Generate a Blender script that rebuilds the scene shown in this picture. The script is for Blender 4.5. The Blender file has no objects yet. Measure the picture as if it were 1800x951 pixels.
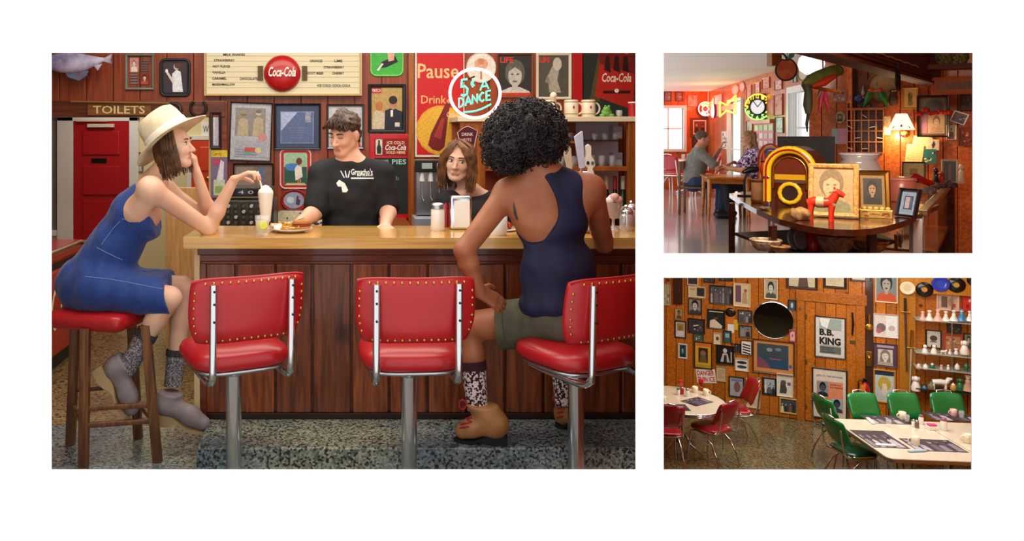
import bpy, bmesh, math, random
import numpy as np
from mathutils import Matrix, Vector
random.seed(7); np.random.seed(7)
PI = math.pi
# ---------------------------------------------------------------- camera, world, lights, exposure
SC = bpy.context.scene
COL = SC.collection
F, PX0, PY0, CZ = 1400.0, 604.0, 235.0, 1.54      # focal length and principal point in pixels of 1800x951, eye height
cam = bpy.data.cameras.new('camera'); camo = bpy.data.objects.new('camera', cam); COL.objects.link(camo)
cam.sensor_width = 36.0; cam.lens = F / 1800.0 * 36.0
cam.shift_x = (900 - PX0) / 1800.0; cam.shift_y = -(475.5 - PY0) / 1800.0
cam.clip_start = 0.05; cam.clip_end = 100
camo.location = (0, 0, CZ); camo.rotation_euler = (PI / 2, 0, 0)
SC.camera = camo
w = bpy.data.worlds.new('daylight'); SC.world = w; w.use_nodes = True
w.node_tree.nodes['Background'].inputs[0].default_value = (0.98, 0.99, 1.0, 1)
w.node_tree.nodes['Background'].inputs[1].default_value = 1.35
SC.view_settings.view_transform = 'Standard'; SC.view_settings.look = 'None'
SC.view_settings.exposure = 0.0; SC.view_settings.gamma = 1.0
def area(name, loc, size, power, col=(1, 1, 1), rot=(0, 0, 0)):
    l = bpy.data.lights.new(name, 'AREA'); l.shape = 'RECTANGLE'; l.size, l.size_y = size; l.energy = power; l.color = col
    o = bpy.data.objects.new(name, l); COL.objects.link(o); o.location = loc; o.rotation_euler = rot
    return o
area('bar_added_ceiling_light', (0.0, 5.0, 2.72), (3.6, 0.9), 52, (1, .93, .82))  # added area lamp at ceiling height, no such fixture in view
area('room_added_ceiling_light', (-0.2, 3.5, 2.72), (3.0, 0.7), 44, (1, .95, .88))  # second added lamp out of view, lights the stools and bar front
area('hall_added_ceiling_light', (-1.9, 7.3, 2.3), (1.2, 0.8), 16, (1, .95, .85))  # added lamp to light the hall, its fixture is not seen
area('cashier_fill_light', (2.5, 3.9, 2.68), (1.4, .9), 120, (1, .88, .72), (math.radians(38), 0, math.radians(-32)))  # added fill lamp out of view, tilted at the counter to brighten it
area('dining_added_ceiling_light', (6.3, 14.2, 2.55), (2.6, 3.0), 150, (1, .88, .8))  # added unseen area lamp brightening the dining room from above
area('lower_added_ceiling_light', (6.9, 11.2, -0.02), (3.6, 2.6), 150, (1, .94, .84))  # added unseen lamp lighting the pine room from overhead
area('lower_assumed_daylight', (7.6, 8.4, -1.3), (1.6, 1.2), 110, (.95, 1, .97), (math.radians(62), 0, math.radians(-8)))  # added area lamp out of view for assumed daylight; no window is built

# ---------------------------------------------------------------- helpers
def pt(px, py, d):
    return Vector(((px - PX0) * d / F, d, CZ - (py - PY0) * d / F))
def lin(c):
    if isinstance(c, str):
        c = c.lstrip('#'); c = [int(c[i:i + 2], 16) / 255 for i in (0, 2, 4)]
    return tuple(x / 12.92 if x <= .04045 else ((x + .055) / 1.055) ** 2.4 for x in c)
MATS = {}
def bsdf(m): return m.node_tree.nodes['Principled BSDF']
def mat(name, col, rough=.5, metal=0, coat=0, emit=0, trans=0, ior=1.45, alpha=1, sub=0):
    if name in MATS: return MATS[name]
    m = bpy.data.materials.new(name); m.use_nodes = True; b = bsdf(m); c = lin(col)
    b.inputs['Base Color'].default_value = (*c, 1); b.inputs['Roughness'].default_value = rough
    b.inputs['Metallic'].default_value = metal; b.inputs['Coat Weight'].default_value = coat
    b.inputs['Coat Roughness'].default_value = .08
    b.inputs['IOR'].default_value = ior
    if trans: b.inputs['Transmission Weight'].default_value = trans
    if alpha < 1: b.inputs['Alpha'].default_value = alpha
    if emit: b.inputs['Emission Color'].default_value = (*c, 1); b.inputs['Emission Strength'].default_value = emit
    if sub: b.inputs['Subsurface Weight'].default_value = sub; b.inputs['Subsurface Radius'].default_value = (.02, .008, .004)
    MATS[name] = m; return m
def fl(hexc):                                    # flat printed ink
    n = 'ink_' + hexc
    if n in MATS: return MATS[n]
    c = [int(hexc[i:i + 2], 16) / 255 for i in (1, 3, 5)]; g = lambda k: '#' + ''.join('%02x' % int(max(0, min(255, 255 * x * k))) for x in c)
    return noisemat(n, g(.92), g(1.05), 70, .42, detail=5)
def nodes(m): return m.node_tree.nodes, m.node_tree.links
def grainmat(name, cols, scale=(14, 14, 1.1), rough=.35, coat=.3, knots=0, rnd=.25, nscale=3.0, bump=.15):
    """wood: stretched noise between colours, one random tone for each object"""
    if name in MATS: return MATS[name]
    m = mat(name, cols[0], rough, coat=coat); N, L = nodes(m); b = bsdf(m)
    tc = N.new('ShaderNodeTexCoord'); oi = N.new('ShaderNodeObjectInfo')
    mul = N.new('ShaderNodeVectorMath'); mul.operation = 'SCALE'; mul.inputs[0].default_value = (7.3, 3.1, 11.7)
    L.new(oi.outputs['Random'], mul.inputs['Scale'])
    add = N.new('ShaderNodeVectorMath'); add.operation = 'ADD'
    L.new(tc.outputs['Object'], add.inputs[0]); L.new(mul.outputs[0], add.inputs[1])
    mp = N.new('ShaderNodeMapping'); mp.inputs['Scale'].default_value = scale; L.new(add.outputs[0], mp.inputs[0])
    no = N.new('ShaderNodeTexNoise'); no.inputs['Scale'].default_value = nscale; no.inputs['Detail'].default_value = 6
    no.inputs['Distortion'].default_value = .6; L.new(mp.outputs[0], no.inputs['Vector'])
    r = N.new('ShaderNodeValToRGB'); L.new(no.outputs['Fac'], r.inputs[0])
    e = r.color_ramp.elements; e[0].position = .32; e[1].position = .68
    e[0].color = (*lin(cols[0]), 1); e[1].color = (*lin(cols[-1]), 1)
    for i, c in enumerate(cols[1:-1]):
        x = e.new(.32 + .36 * (i + 1) / (len(cols) - 1)); x.color = (*lin(c), 1)
    hs = N.new('ShaderNodeHueSaturation'); L.new(r.outputs[0], hs.inputs['Color'])
    mr = N.new('ShaderNodeMapRange'); mr.inputs['To Min'].default_value = 1 - rnd; mr.inputs['To Max'].default_value = 1 + rnd
    L.new(oi.outputs['Random'], mr.inputs['Value']); L.new(mr.outputs[0], hs.inputs['Value'])
    out = hs.outputs[0]
    if knots:
        v = N.new('ShaderNodeTexVoronoi'); v.inputs['Scale'].default_value = knots
        mk = N.new('ShaderNodeMapping'); mk.inputs['Scale'].default_value = (1, 1, .62); L.new(add.outputs[0], mk.inputs[0]); L.new(mk.outputs[0], v.inputs['Vector'])
        kr = N.new('ShaderNodeValToRGB'); kr.color_ramp.elements[0].position = .05; kr.color_ramp.elements[1].position = .13
        kr.color_ramp.elements[0].color = (.16, .1, .07, 1); kr.color_ramp.elements[1].color = (1, 1, 1, 1)
        L.new(v.outputs['Distance'], kr.inputs[0])
        mx = N.new('ShaderNodeMix'); mx.data_type = 'RGBA'; mx.blend_type = 'MULTIPLY'; mx.inputs['Factor'].default_value = 1
        L.new(out, mx.inputs['A']); L.new(kr.outputs[0], mx.inputs['B']); out = mx.outputs['Result']
    L.new(out, b.inputs['Base Color'])
    if bump:
        bp = N.new('ShaderNodeBump'); bp.inputs['Strength'].default_value = bump; bp.inputs['Distance'].default_value = .004
        L.new(no.outputs['Fac'], bp.inputs['Height']); L.new(bp.outputs[0], b.inputs['Normal'])
    return m
def speckmat(name, cols, scale=110, rough=.35, weights=None, bump=0, coat=0, patch=None):
    """terrazzo or yarn: random cells coloured from a list, over a slow patchy tone"""
    if name in MATS: return MATS[name]
    m = mat(name, cols[0], rough, coat=coat); N, L = nodes(m); b = bsdf(m)
    tc = N.new('ShaderNodeTexCoord'); v = N.new('ShaderNodeTexVoronoi'); v.inputs['Scale'].default_value = scale
    L.new(tc.outputs['Object'], v.inputs['Vector'])
    sp = N.new('ShaderNodeSeparateColor'); L.new(v.outputs['Color'], sp.inputs[0])
    r = N.new('ShaderNodeValToRGB'); r.color_ramp.interpolation = 'CONSTANT'; L.new(sp.outputs[0], r.inputs[0])
    e = r.color_ramp.elements; n = len(cols); e[0].color = (*lin(cols[0]), 1); e[0].position = 0
    ws = weights or [1 / n] * n; acc = ws[0]
    e[1].position = acc; e[1].color = (*lin(cols[1]), 1)
    for c, wt in zip(cols[2:], ws[1:]):
        acc += wt; x = e.new(min(acc, .999)); x.color = (*lin(c), 1)
    out = r.outputs[0]
    if patch:
        no = N.new('ShaderNodeTexNoise'); no.inputs['Scale'].default_value = patch[2]; L.new(tc.outputs['Object'], no.inputs['Vector'])
        pr = N.new('ShaderNodeValToRGB'); pr.color_ramp.elements[0].position = .4; pr.color_ramp.elements[1].position = .6
        pr.color_ramp.elements[0].color = (*lin(patch[0]), 1); pr.color_ramp.elements[1].color = (*lin(patch[1]), 1); L.new(no.outputs['Fac'], pr.inputs[0])
        mx = N.new('ShaderNodeMix'); mx.data_type = 'RGBA'; mx.blend_type = 'MULTIPLY'; mx.inputs['Factor'].default_value = 1
        L.new(out, mx.inputs['A']); L.new(pr.outputs[0], mx.inputs['B']); out = mx.outputs['Result']
    L.new(out, b.inputs['Base Color'])
    return m
def noisemat(name, c1, c2, scale=8, rough=.6, coat=0, bump=0, detail=4, sheen=0):
    if name in MATS: return MATS[name]
    m = mat(name, c1, rough, coat=coat); N, L = nodes(m); b = bsdf(m)
    tc = N.new('ShaderNodeTexCoord'); no = N.new('ShaderNodeTexNoise'); no.inputs['Scale'].default_value = scale; no.inputs['Detail'].default_value = detail
    L.new(tc.outputs['Object'], no.inputs['Vector'])
    r = N.new('ShaderNodeValToRGB'); r.color_ramp.elements[0].position = .35; r.color_ramp.elements[1].position = .65
    r.color_ramp.elements[0].color = (*lin(c1), 1); r.color_ramp.elements[1].color = (*lin(c2), 1)
    L.new(no.outputs['Fac'], r.inputs[0]); L.new(r.outputs[0], b.inputs['Base Color'])
    if sheen: b.inputs['Sheen Weight'].default_value = sheen
    if bump:
        bp = N.new('ShaderNodeBump'); bp.inputs['Strength'].default_value = bump; bp.inputs['Distance'].default_value = .005
        L.new(no.outputs['Fac'], bp.inputs['Height']); L.new(bp.outputs[0], b.inputs['Normal'])
    return m

class MB:
    """collects shapes into one mesh; self.M transforms what is added"""
    def __init__(s): s.v = []; s.f = []; s.mi = []; s.mats = []; s.M = None; s.sm = []
    def idx(s, m):
        if isinstance(m, str): m = fl(m)
        if m not in s.mats: s.mats.append(m)
        return s.mats.index(m)
    def add(s, vs, fs, m, smooth=False):
        n = len(s.v); M = s.M
        s.v.extend([(M @ Vector(p))[:] if M else tuple(p) for p in vs])
        k = s.idx(m)
        for f in fs: s.f.append([i + n for i in f]); s.mi.append(k); s.sm.append(smooth)
        return s
    def box(s, a, b, m):
        x0, y0, z0 = a; x1, y1, z1 = b
        return s.add([(x0, y0, z0), (x1, y0, z0), (x1, y1, z0), (x0, y1, z0), (x0, y0, z1), (x1, y0, z1), (x1, y1, z1), (x0, y1, z1)],
                     [(0, 3, 2, 1), (4, 5, 6, 7), (0, 1, 5, 4), (1, 2, 6, 5), (2, 3, 7, 6), (3, 0, 4, 7)], m)
    def cbox(s, c, d, m): return s.box([c[i] - d[i] / 2 for i in range(3)], [c[i] + d[i] / 2 for i in range(3)], m)
    def prism(s, pts, z0, z1, m, smooth=False):
        n = len(pts); vs = [(x, y, z0) for x, y in pts] + [(x, y, z1) for x, y in pts]
        s.add(vs, [tuple(range(n - 1, -1, -1)), tuple(range(n, 2 * n))], m)
        return s.add(vs, [(i, (i + 1) % n, n + (i + 1) % n, n + i) for i in range(n)], m, smooth)
    def rings(s, rings, m, cap=True, closed=True, smooth=True):
        n = len(rings[0]); vs = [p for r in rings for p in r]; fs = []
        for i in range(len(rings) - 1):
            for j in range(n if closed else n - 1):
                k = (j + 1) % n; fs.append((i * n + j, i * n + k, (i + 1) * n + k, (i + 1) * n + j))
        s.add(vs, fs, m, smooth)
        if cap: s.add(vs, [tuple(range(n - 1, -1, -1)), tuple(range(len(vs) - n, len(vs)))], m)
        return s
    def lathe(s, prof, m, c=(0, 0, 0), n=20, cap=True, smooth=True):
        return s.rings([[(c[0] + r * math.cos(2 * PI * j / n), c[1] + r * math.sin(2 * PI * j / n), c[2] + z) for j in range(n)] for r, z in prof], m, cap, smooth=smooth)
    def tube(s, path, r, m, n=8, cap=True, closed=False):
        P = [Vector(p) for p in path]; k = len(P); rs = r if isinstance(r, (list, tuple)) else [r] * k; out = []; u = None
        for i in range(k):
            if closed: t = P[(i + 1) % k] - P[i - 1]
            else: t = P[min(i + 1, k - 1)] - P[max(i - 1, 0)]
            t = t.normalized() if t.length > 1e-9 else Vector((0, 0, 1))
            if u is None: u = t.orthogonal().normalized()
            else:
                u = u - t * u.dot(t); u = u.normalized() if u.length > 1e-6 else t.orthogonal().normalized()
            v = t.cross(u)
            out.append([(P[i] + (u * math.cos(2 * PI * j / n) + v * math.sin(2 * PI * j / n)) * rs[i])[:] for j in range(n)])
        if closed: out.append(out[0])
        return s.rings(out, m, cap and not closed)
    def cyl(s, a, b, r, m, n=14, r2=None): return s.tube([a, b], [r, r if r2 is None else r2], m, n)
    def ell(s, c, r, m, nu=14, nv=8, R=None):
        rings = []
        for i in range(nv + 1):
            a = -PI / 2 + PI * i / nv; ring = []
            for j in range(nu):
                b = 2 * PI * j / nu
                p = Vector((r[0] * math.cos(a) * math.cos(b), r[1] * math.cos(a) * math.sin(b), r[2] * math.sin(a)))
                if R: p = R @ p
                ring.append((c[0] + p.x, c[1] + p.y, c[2] + p.z))
            rings.append(ring)
        return s.rings(rings, m, False)
    def cushion(s, c, w, d, h, m, e=4, n=28, puff=.3, edge=.25):
        """rounded pad: superellipse outline, soft edge; lies in the local xy plane, z from 0 to h"""
        def ring(k, z):
            o = []
            for j in range(n):
                t = 2 * PI * j / n; ct, st = math.cos(t), math.sin(t)
                o.append((c[0] + w / 2 * k * abs(ct) ** (2 / e) * (1 if ct >= 0 else -1), c[1] + d / 2 * k * abs(st) ** (2 / e) * (1 if st >= 0 else -1), c[2] + z))
            return o
        q = edge * h / min(w, d) * 2
        rs = [ring(.6, 0), ring(1 - q, 0), ring(1 - q * .3, h * .12), ring(1, h * .35), ring(1, h * .6), ring(1 - q * .3, h * .85), ring(1 - q, h * .97), ring(.75, h * (1 + puff * .18)), ring(.45, h * (1 + puff * .28)), ring(.12, h * (1 + puff * .3))]
        return s.rings(rs, m)
    def text(s, t, c, w, h, m, z=0, shear=0, align='C', bold=0, depth=0):
        cu = bpy.data.curves.new('t', 'FONT'); cu.body = t; cu.shear = shear; cu.offset = bold; cu.resolution_u = 2; cu.extrude = depth
        o = bpy.data.objects.new('t', cu); me = o.to_mesh()
        vs = np.array([v.co[:] for v in me.vertices]); fs = [tuple(p.vertices) for p in me.polygons]
        o.to_mesh_clear(); bpy.data.objects.remove(o); bpy.data.curves.remove(cu)
        if len(vs) == 0: return s
        lo, hi = vs.min(0), vs.max(0); sc = (hi - lo); cx = (lo + hi) / 2
        kx = w / max(sc[0], 1e-6); ky = h / max(sc[1], 1e-6)
        if w == 0: kx = ky
        vs = (vs - cx) * np.array([kx, ky, 1.0]); off = np.array([c[0], c[1], z])
        if align == 'L': off[0] += kx * sc[0] / 2
        return s.add([tuple(p) for p in vs + off], fs, m)
    def build(s, name, parent=None, bevel=0, world=False, segs=2, recalc=True, cat=None, label=None, group=None, kind=None, M=None):
        me = bpy.data.meshes.new(name); vs = s.v
        if world and parent is not None:
            q = parent['base'] if 'base' in parent else parent.parent['base']; vs = [(p[0] - q[0], p[1] - q[1], p[2] - q[2]) for p in vs]
        me.from_pydata(vs, [], s.f)
        for m in s.mats: me.materials.append(m)
        me.polygons.foreach_set('material_index', s.mi); me.polygons.foreach_set('use_smooth', s.sm)
        if recalc and len(s.f) < 60000:
            bm = bmesh.new(); bm.from_mesh(me); bmesh.ops.recalc_face_normals(bm, faces=bm.faces); bm.to_mesh(me); bm.free()
        return mkobj(name, me, parent, bevel, segs, cat, label, group, kind, M)
def mkobj(name, me, parent=None, bevel=0, segs=2, cat=None, label=None, group=None, kind=None, M=None):
    o = bpy.data.objects.new(name, me); COL.objects.link(o)
    if parent is not None: o.parent = parent
    if M is not None: o.matrix_local = M
    if bevel:
        b = o.modifiers.new('bevel', 'BEVEL'); b.width = bevel; b.segments = segs; b.limit_method = 'ANGLE'; b.angle_limit = .7
    tag(o, label, cat, group, kind); return o
def tag(o, label=None, cat=None, group=None, kind=None):
    if label: o['label'] = label
    if cat: o['category'] = cat
    if group: o['group'] = group
    if kind: o['kind'] = kind
    return o
def thing(name, label, cat, loc=(0, 0, 0), rz=0, group=None, M=None):
    o = bpy.data.objects.new(name, None); COL.objects.link(o); o.empty_display_size = .05
    if M is not None: o.matrix_world = M; loc = M.translation
    else: o.location = loc; o.rotation_euler = (0, 0, rz)
    o['base'] = list(loc); return tag(o, label, cat, group)
def copy_tree(o, parent=None, **kw):
    c = o.copy(); COL.objects.link(c)
    if parent is not None: c.parent = parent
    for ch in o.children: copy_tree(ch, c)
    return tag(c, **kw)
def struct(name, mb, parent=None, bevel=0, label=None):
    return mb.build(name, parent, bevel, kind='structure', label=label)
class Plane:
    """a vertical wall plane: u runs to the viewer's right, n faces the viewer"""
    def __init__(s, p, u): s.p = Vector(p); s.u = Vector(u).normalized(); s.n = s.u.cross(Vector((0, 0, 1))).normalized()
    def hit(s, px, py):
        d = Vector(((px - PX0) / F, 1, -(py - PY0) / F)); o = Vector((0, 0, CZ))
        return o + d * ((s.p - o).dot(s.n) / d.dot(s.n))
    def mat4(s, c, roll=0):
        M = Matrix((( s.u.x, 0, s.n.x, c.x), (s.u.y, 0, s.n.y, c.y), (s.u.z, 1, s.n.z, c.z), (0, 0, 0, 1)))
        return M @ Matrix.Rotation(roll, 4, 'Z')
    def rect(s, x0, y0, x1, y1):
        c = s.hit((x0 + x1) / 2, (y0 + y1) / 2); a = s.hit(x0, (y0 + y1) / 2); b = s.hit(x1, (y0 + y1) / 2)
        t = s.hit((x0 + x1) / 2, y0); u = s.hit((x0 + x1) / 2, y1)
        return c, (b - a).length, (t - u).length
def ovals(cx, cy, rx, ry, n=18): return [(cx + rx * math.cos(2 * PI * i / n), cy + ry * math.sin(2 * PI * i / n)) for i in range(n)]
def rrect(w, h, r, n=5, cx=0, cy=0):
    o = []
    for sx, sy, a0 in ((1, 1, 0), (-1, 1, 90), (-1, -1, 180), (1, -1, 270)):
        for i in range(n + 1):
            a = math.radians(a0 + 90 * i / n); o.append((cx + sx * (w / 2 - r) + r * math.cos(a), cy + sy * (h / 2 - r) + r * math.sin(a)))
    return o
# ---- flat prints: a list of shapes in the unit square (0,0 lower left)
def draw(mb, w, h, spec, z=.001, dz=.00025):
    for i, q in enumerate(spec):
        k = q[0]; zz = z + dz * i
        if k == 'r': pts = [(q[1], q[2]), (q[3], q[2]), (q[3], q[4]), (q[1], q[4])]; c = q[5]
        elif k == 'e': pts = ovals(q[1], q[2], q[3], q[4]); c = q[5]
        elif k == 'p': pts = q[1]; c = q[2]
        elif k == 't':                           # text, cx, cy, width, height, colour, shear
            mb.text(q[1], ((q[2] - .5) * w, (q[3] - .5) * h), q[4] * w, q[5] * h, q[6], zz, q[7] if len(q) > 7 else 0, bold=q[8] if len(q) > 8 else .01); continue
        mb.add([((x - .5) * w, (y - .5) * h, zz) for x, y in pts], [tuple(range(len(pts)))], c if not isinstance(c, str) else fl(c))
def lines(x0, x1, y0, y1, n, col, seed=0, fill=.5):
    r = random.Random(seed); o = []
    for i in range(n):
        y = y1 - (y1 - y0) * (i + .5) / n; hh = (y1 - y0) / n * fill / 2
        o.append(('r', x0, y - hh, x0 + (x1 - x0) * r.uniform(.6, 1), y + hh, col))
    return o
def portrait(bg='#5a5a5a', skin='#c8b8a8', hair='#2a2626', cloth='#222226', cx=.5, cy=.6, s=1.0, long=False, tone2=None):
    o = [('r', 0, 0, 1, 1, bg)]
    if tone2: o += [('r', 0, 0, 1, .35, tone2)]
    o += [('p', [(cx - .42 * s, -.0), (cx - .36 * s, cy - .32 * s), (cx - .12 * s, cy - .24 * s), (cx + .12 * s, cy - .24 * s), (cx + .36 * s, cy - .32 * s), (cx + .42 * s, -.0)], cloth)]
    o += [('e', cx, cy + .04 * s, .25 * s, .26 * s, hair)]
    if long: o += [('p', [(cx - .25 * s, cy), (cx - .28 * s, cy - .3 * s), (cx + .28 * s, cy - .3 * s), (cx + .25 * s, cy)], hair)]
    o += [('p', [(cx - .07 * s, cy - .3 * s), (cx + .07 * s, cy - .3 * s), (cx + .07 * s, cy), (cx - .07 * s, cy)], skin), ('e', cx, cy - .02 * s, .17 * s, .21 * s, skin)]
    dk = hair
    o += [('e', cx - .07 * s, cy + .01 * s, .035 * s, .018 * s, dk), ('e', cx + .07 * s, cy + .01 * s, .035 * s, .018 * s, dk), ('e', cx, cy - .13 * s, .06 * s, .018 * s, dk), ('p', [(cx - .17 * s, cy + .06 * s), (cx, cy + .26 * s), (cx + .17 * s, cy + .06 * s), (cx, cy + .15 * s)], hair)]
    return o
def figures(bg, cols, seed=1, n=3, ground=None):
    r = random.Random(seed); o = [('r', 0, 0, 1, 1, bg)]
    if ground: o.append(('r', 0, 0, 1, .3, ground))
    for i in range(n):
        cx = (i + .5) / n + r.uniform(-.06, .06); t = r.uniform(.6, .85); c = r.choice(cols); k = r.choice(cols); wd = .38 / n
        o += [('p', [(cx - wd, 0), (cx - wd * .8, t - .22), (cx, t - .14), (cx + wd * .8, t - .22), (cx + wd, 0)], c), ('e', cx, t, min(wd * .5, .1), .09, k), ('e', cx, t + .05, min(wd * .52, .1), .06, r.choice(cols))]
    return o
def blobs(bg, cols, seed=1, n=9):
    r = random.Random(seed); o = [('r', 0, 0, 1, 1, bg)]
    for i in range(n):
        a, b = r.uniform(.12, .88), r.uniform(.12, .88); ra, rb = r.uniform(.05, .12), r.uniform(.04, .12); c = r.choice(cols)
        if r.random() < .5: o.append(('e', a, b, ra, rb, c))
        else: o.append(('p', [(max(.01, a - ra), max(.01, b - rb)), (min(.99, a + ra * 1.2), max(.01, b - rb * .6)), (min(.99, a + ra * .7), min(.99, b + rb)), (max(.01, a - ra * .8), min(.99, b + rb * .7))], c))
    return o
def inset(spec, x0, y0, x1, y1):
    W, H = x1 - x0, y1 - y0; o = []
    for q in spec:
        if q[0] in 're' and q[0] == 'r': o.append(('r', x0 + W * q[1], y0 + H * q[2], x0 + W * q[3], y0 + H * q[4], q[5]))
        elif q[0] == 'e': o.append(('e', x0 + W * q[1], y0 + H * q[2], W * q[3], H * q[4], q[5]))
        elif q[0] == 'p': o.append(('p', [(x0 + W * a, y0 + H * b) for a, b in q[1]], q[2]))
        else: o.append(('t', q[1], x0 + W * q[2], y0 + H * q[3], W * q[4], H * q[5], q[6]) + tuple(q[7:]))
    return o
def frame(plane, rect, fpx, fcol, spec, label, mpx=0, mcol='#e8e2d2', cat='picture', name='picture_frame', roll=0, depth=.022, group=None, gap=.0, metal=0, frough=.4, tiltx=0):
    """hung picture: moulded frame, mat board, print"""
    c, wd, ht = plane.rect(*rect); c = c + plane.n * gap
    M = plane.mat4(c, math.radians(roll))
    if tiltx: M = M @ Matrix.Rotation(tiltx, 4, 'X')
    k = wd / max(rect[2] - rect[0], 1e-6); kv = ht / (rect[3] - rect[1])
    t = thing(name, label, cat, group=group, M=M); fw = fpx * kv
    fm = fcol if not isinstance(fcol, str) else mat('frame_%s_%d' % (fcol, metal), fcol, frough, metal=metal, coat=.2)
    fx, fy = min(fw, wd * .3), min(fw, ht * .3)
    if fpx:
        b = MB(); X, Y = wd / 2, ht / 2
        prof = [(0, 0), (0, depth * .8), (.25, depth), (.75, depth * .85), (1, depth * .4), (1, 0)]
        rg = [[(sx * (X - fx * q), sy * (Y - fy * q), z) for sx, sy in ((-1, -1), (1, -1), (1, 1), (-1, 1))] for q, z in prof]
        b.rings(rg, fm, cap=False, smooth=False); b.build('frame', t)
    iw, ih = wd - 2 * fx, ht - 2 * fy; z0 = .004 if fpx else .0
    if not fpx:
        b = MB(); b.box((-wd / 2, -ht / 2, 0), (wd / 2, ht / 2, .004), '#d8d0c0'); b.build('backing', t); z0 = .004
    if mpx:
        b = MB(); b.box((-iw / 2, -ih / 2, .001), (iw / 2, ih / 2, z0), mcol); b.build('mat_board', t)
        iw -= 2 * mpx * k; ih -= 2 * mpx * kv
    b = MB(); draw(b, iw, ih, spec, z=z0 + .001); b.build('print', t, recalc=False)
    return t
ORD = 'first second third fourth fifth sixth seventh eighth ninth tenth eleventh twelfth'.split()
# ---------------------------------------------------------------- shared materials
CHROME = mat('chrome', '#d9dde2', .12, metal=1); STEEL = mat('brushed_steel', '#b9bcc0', .3, metal=1)
BRASS = mat('brass', '#c79a4a', .28, metal=1); BLACKM = mat('black_metal', '#141416', .4, metal=.3)
REDV = mat('red_vinyl', '#ac151b', .36, coat=.15); CLEAR = mat('clear_glass', '#f4f8fa', .04, alpha=.16, coat=.4)
WHITEC = mat('white_ceramic', '#f2efe8', .2, coat=.5); CREAMC = mat('cream_ceramic', '#efe3c4', .25, coat=.4)
BLACKP = mat('black_plastic', '#19191b', .4); WHITEP = mat('white_plastic', '#f1f0ec', .4)
WALLWOOD = grainmat('red_brown_panelling', ['#74311a', '#8d3f20', '#9c4a26'], rough=.4, rnd=.08)
BARWOOD = grainmat('bar_plank_wood', ['#572711', '#7e3d1c', '#9a5228'], rough=.38, rnd=.22, knots=2.6)
TRIMWOOD = grainmat('bar_trim_wood', ['#54230f', '#6b2e15', '#7e3a1c'], scale=(1.1, 14, 14), rough=.35)
TOPWOOD = grainmat('maple_counter', ['#b98a3c', '#cf9f52', '#dcb268'], scale=(.6, 16, 16), rough=.22, coat=.6, rnd=.05)
PINE = grainmat('orange_pine', ['#94500f', '#b46618', '#c87a26'], rough=.35, coat=.35, rnd=.2, knots=3.4)
PINE2 = grainmat('red_pine', ['#a8481a', '#c45c22', '#d46e2e'], rough=.4, rnd=.18, knots=3.0)
STOOLWOOD = grainmat('stool_wood', ['#4a2a14', '#6b4022', '#8a5a30'], rough=.45, rnd=.1)
TERRAZZO = speckmat('grey_terrazzo', ['#343736', '#8b938e', '#a8b0a8', '#6b726f', '#c0c3b7'], 105, .3, [.2, .28, .24, .14, .14], coat=.2, patch=('#b9c8d8', '#f2ead2', 1.3))
BROWNTERR = speckmat('brown_terrazzo', ['#33291c', '#85734f', '#9a8660', '#6b5b40', '#ae9d76'], 95, .35, [.2, .3, .24, .14, .12], patch=('#c9b9a0', '#f4ead0', .9))
TAN = noisemat('tan_terrazzo', '#7f7460', '#95896f', 60, .22, coat=.3)
CREAMW = mat('cream_plaster', '#e6d9a8', .7); WHITEW = mat('white_paint', '#f4f4f2', .8); WHITETRIM = mat('white_gloss_paint', '#e9e6e2', .4)
REDPAINT = mat('red_gloss_paint', '#b3161c', .35, coat=.3)
# ================================================================ the shell
WY = 2.75                                         # the white wall with three openings
def wrect(x0, y0, x1, y1):
    a = pt(x0, y0, WY); b = pt(x1, y1, WY); return a.x, b.z, b.x, a.z
HOLES = [wrect(91, 93, 1117, 825), wrect(1166, 93, 1709, 445), wrect(1166, 488, 1707, 825)]
X0, X1, Z0, Z1 = -4.2, 6.2, -.2, 4.6; b = MB()
def holed(y0, y1, grow):
    h0, h1, h2 = [(q[0] - grow, q[1] - grow, q[2] + grow, q[3] + grow) for q in HOLES]
    def wbox(x0, z0, x1, z1): b.box((x0, y0, z0), (x1, y1, z1), WHITEW)
    wbox(X0, Z0, h0[0], Z1); wbox(h0[0], h0[3], h0[2], Z1); wbox(h0[0], Z0, h0[2], h0[1]); wbox(h0[2], Z0, h1[0], Z1)
    wbox(h1[0], h1[3], X1, Z1); wbox(h1[2], h1[1], X1, h1[3]); wbox(h1[0], h2[3], X1, h1[1]); wbox(h2[2], h2[1], X1, h2[3]); wbox(h1[0], Z0, X1, h2[1])
TH = .03; holed(WY - .003, WY, 0); holed(WY, WY + TH, .03)
struct('wall_front', b, label='white wall with three rectangular openings onto the diner rooms')
b = MB(); b.box((X0, -3.5, -.25), (X1, WY, -.2), WHITEW); struct('floor_front', b, label='white floor before the wall')
# main bar room
b = MB(); b.box((-3.4, WY + TH, -.06), (1.07, 4.2, 0), TERRAZZO); b.box((-3.4, 4.2, -.06), (1.4, 8.3, 0), BROWNTERR)
b.v = [(min(p[0], .385 * p[1] - .01) if p[0] > 0 else p[0], p[1], p[2]) for p in b.v]
struct('floor', b, label='speckled terrazzo floor of the bar room')
b = MB(); b.box((-3.4, WY + TH, 2.75), (2.6, 8.3, 2.8), mat('ceiling_paint', '#d8cdb8', .8)); struct('ceiling', b, label='plain ceiling above the bar')
b = MB(); b.box((-3.45, WY + TH, 0), (-3.4, 8.3, 2.75), WALLWOOD); struct('wall_left', b, label='wood panelled side wall by the red cooler')
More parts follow.
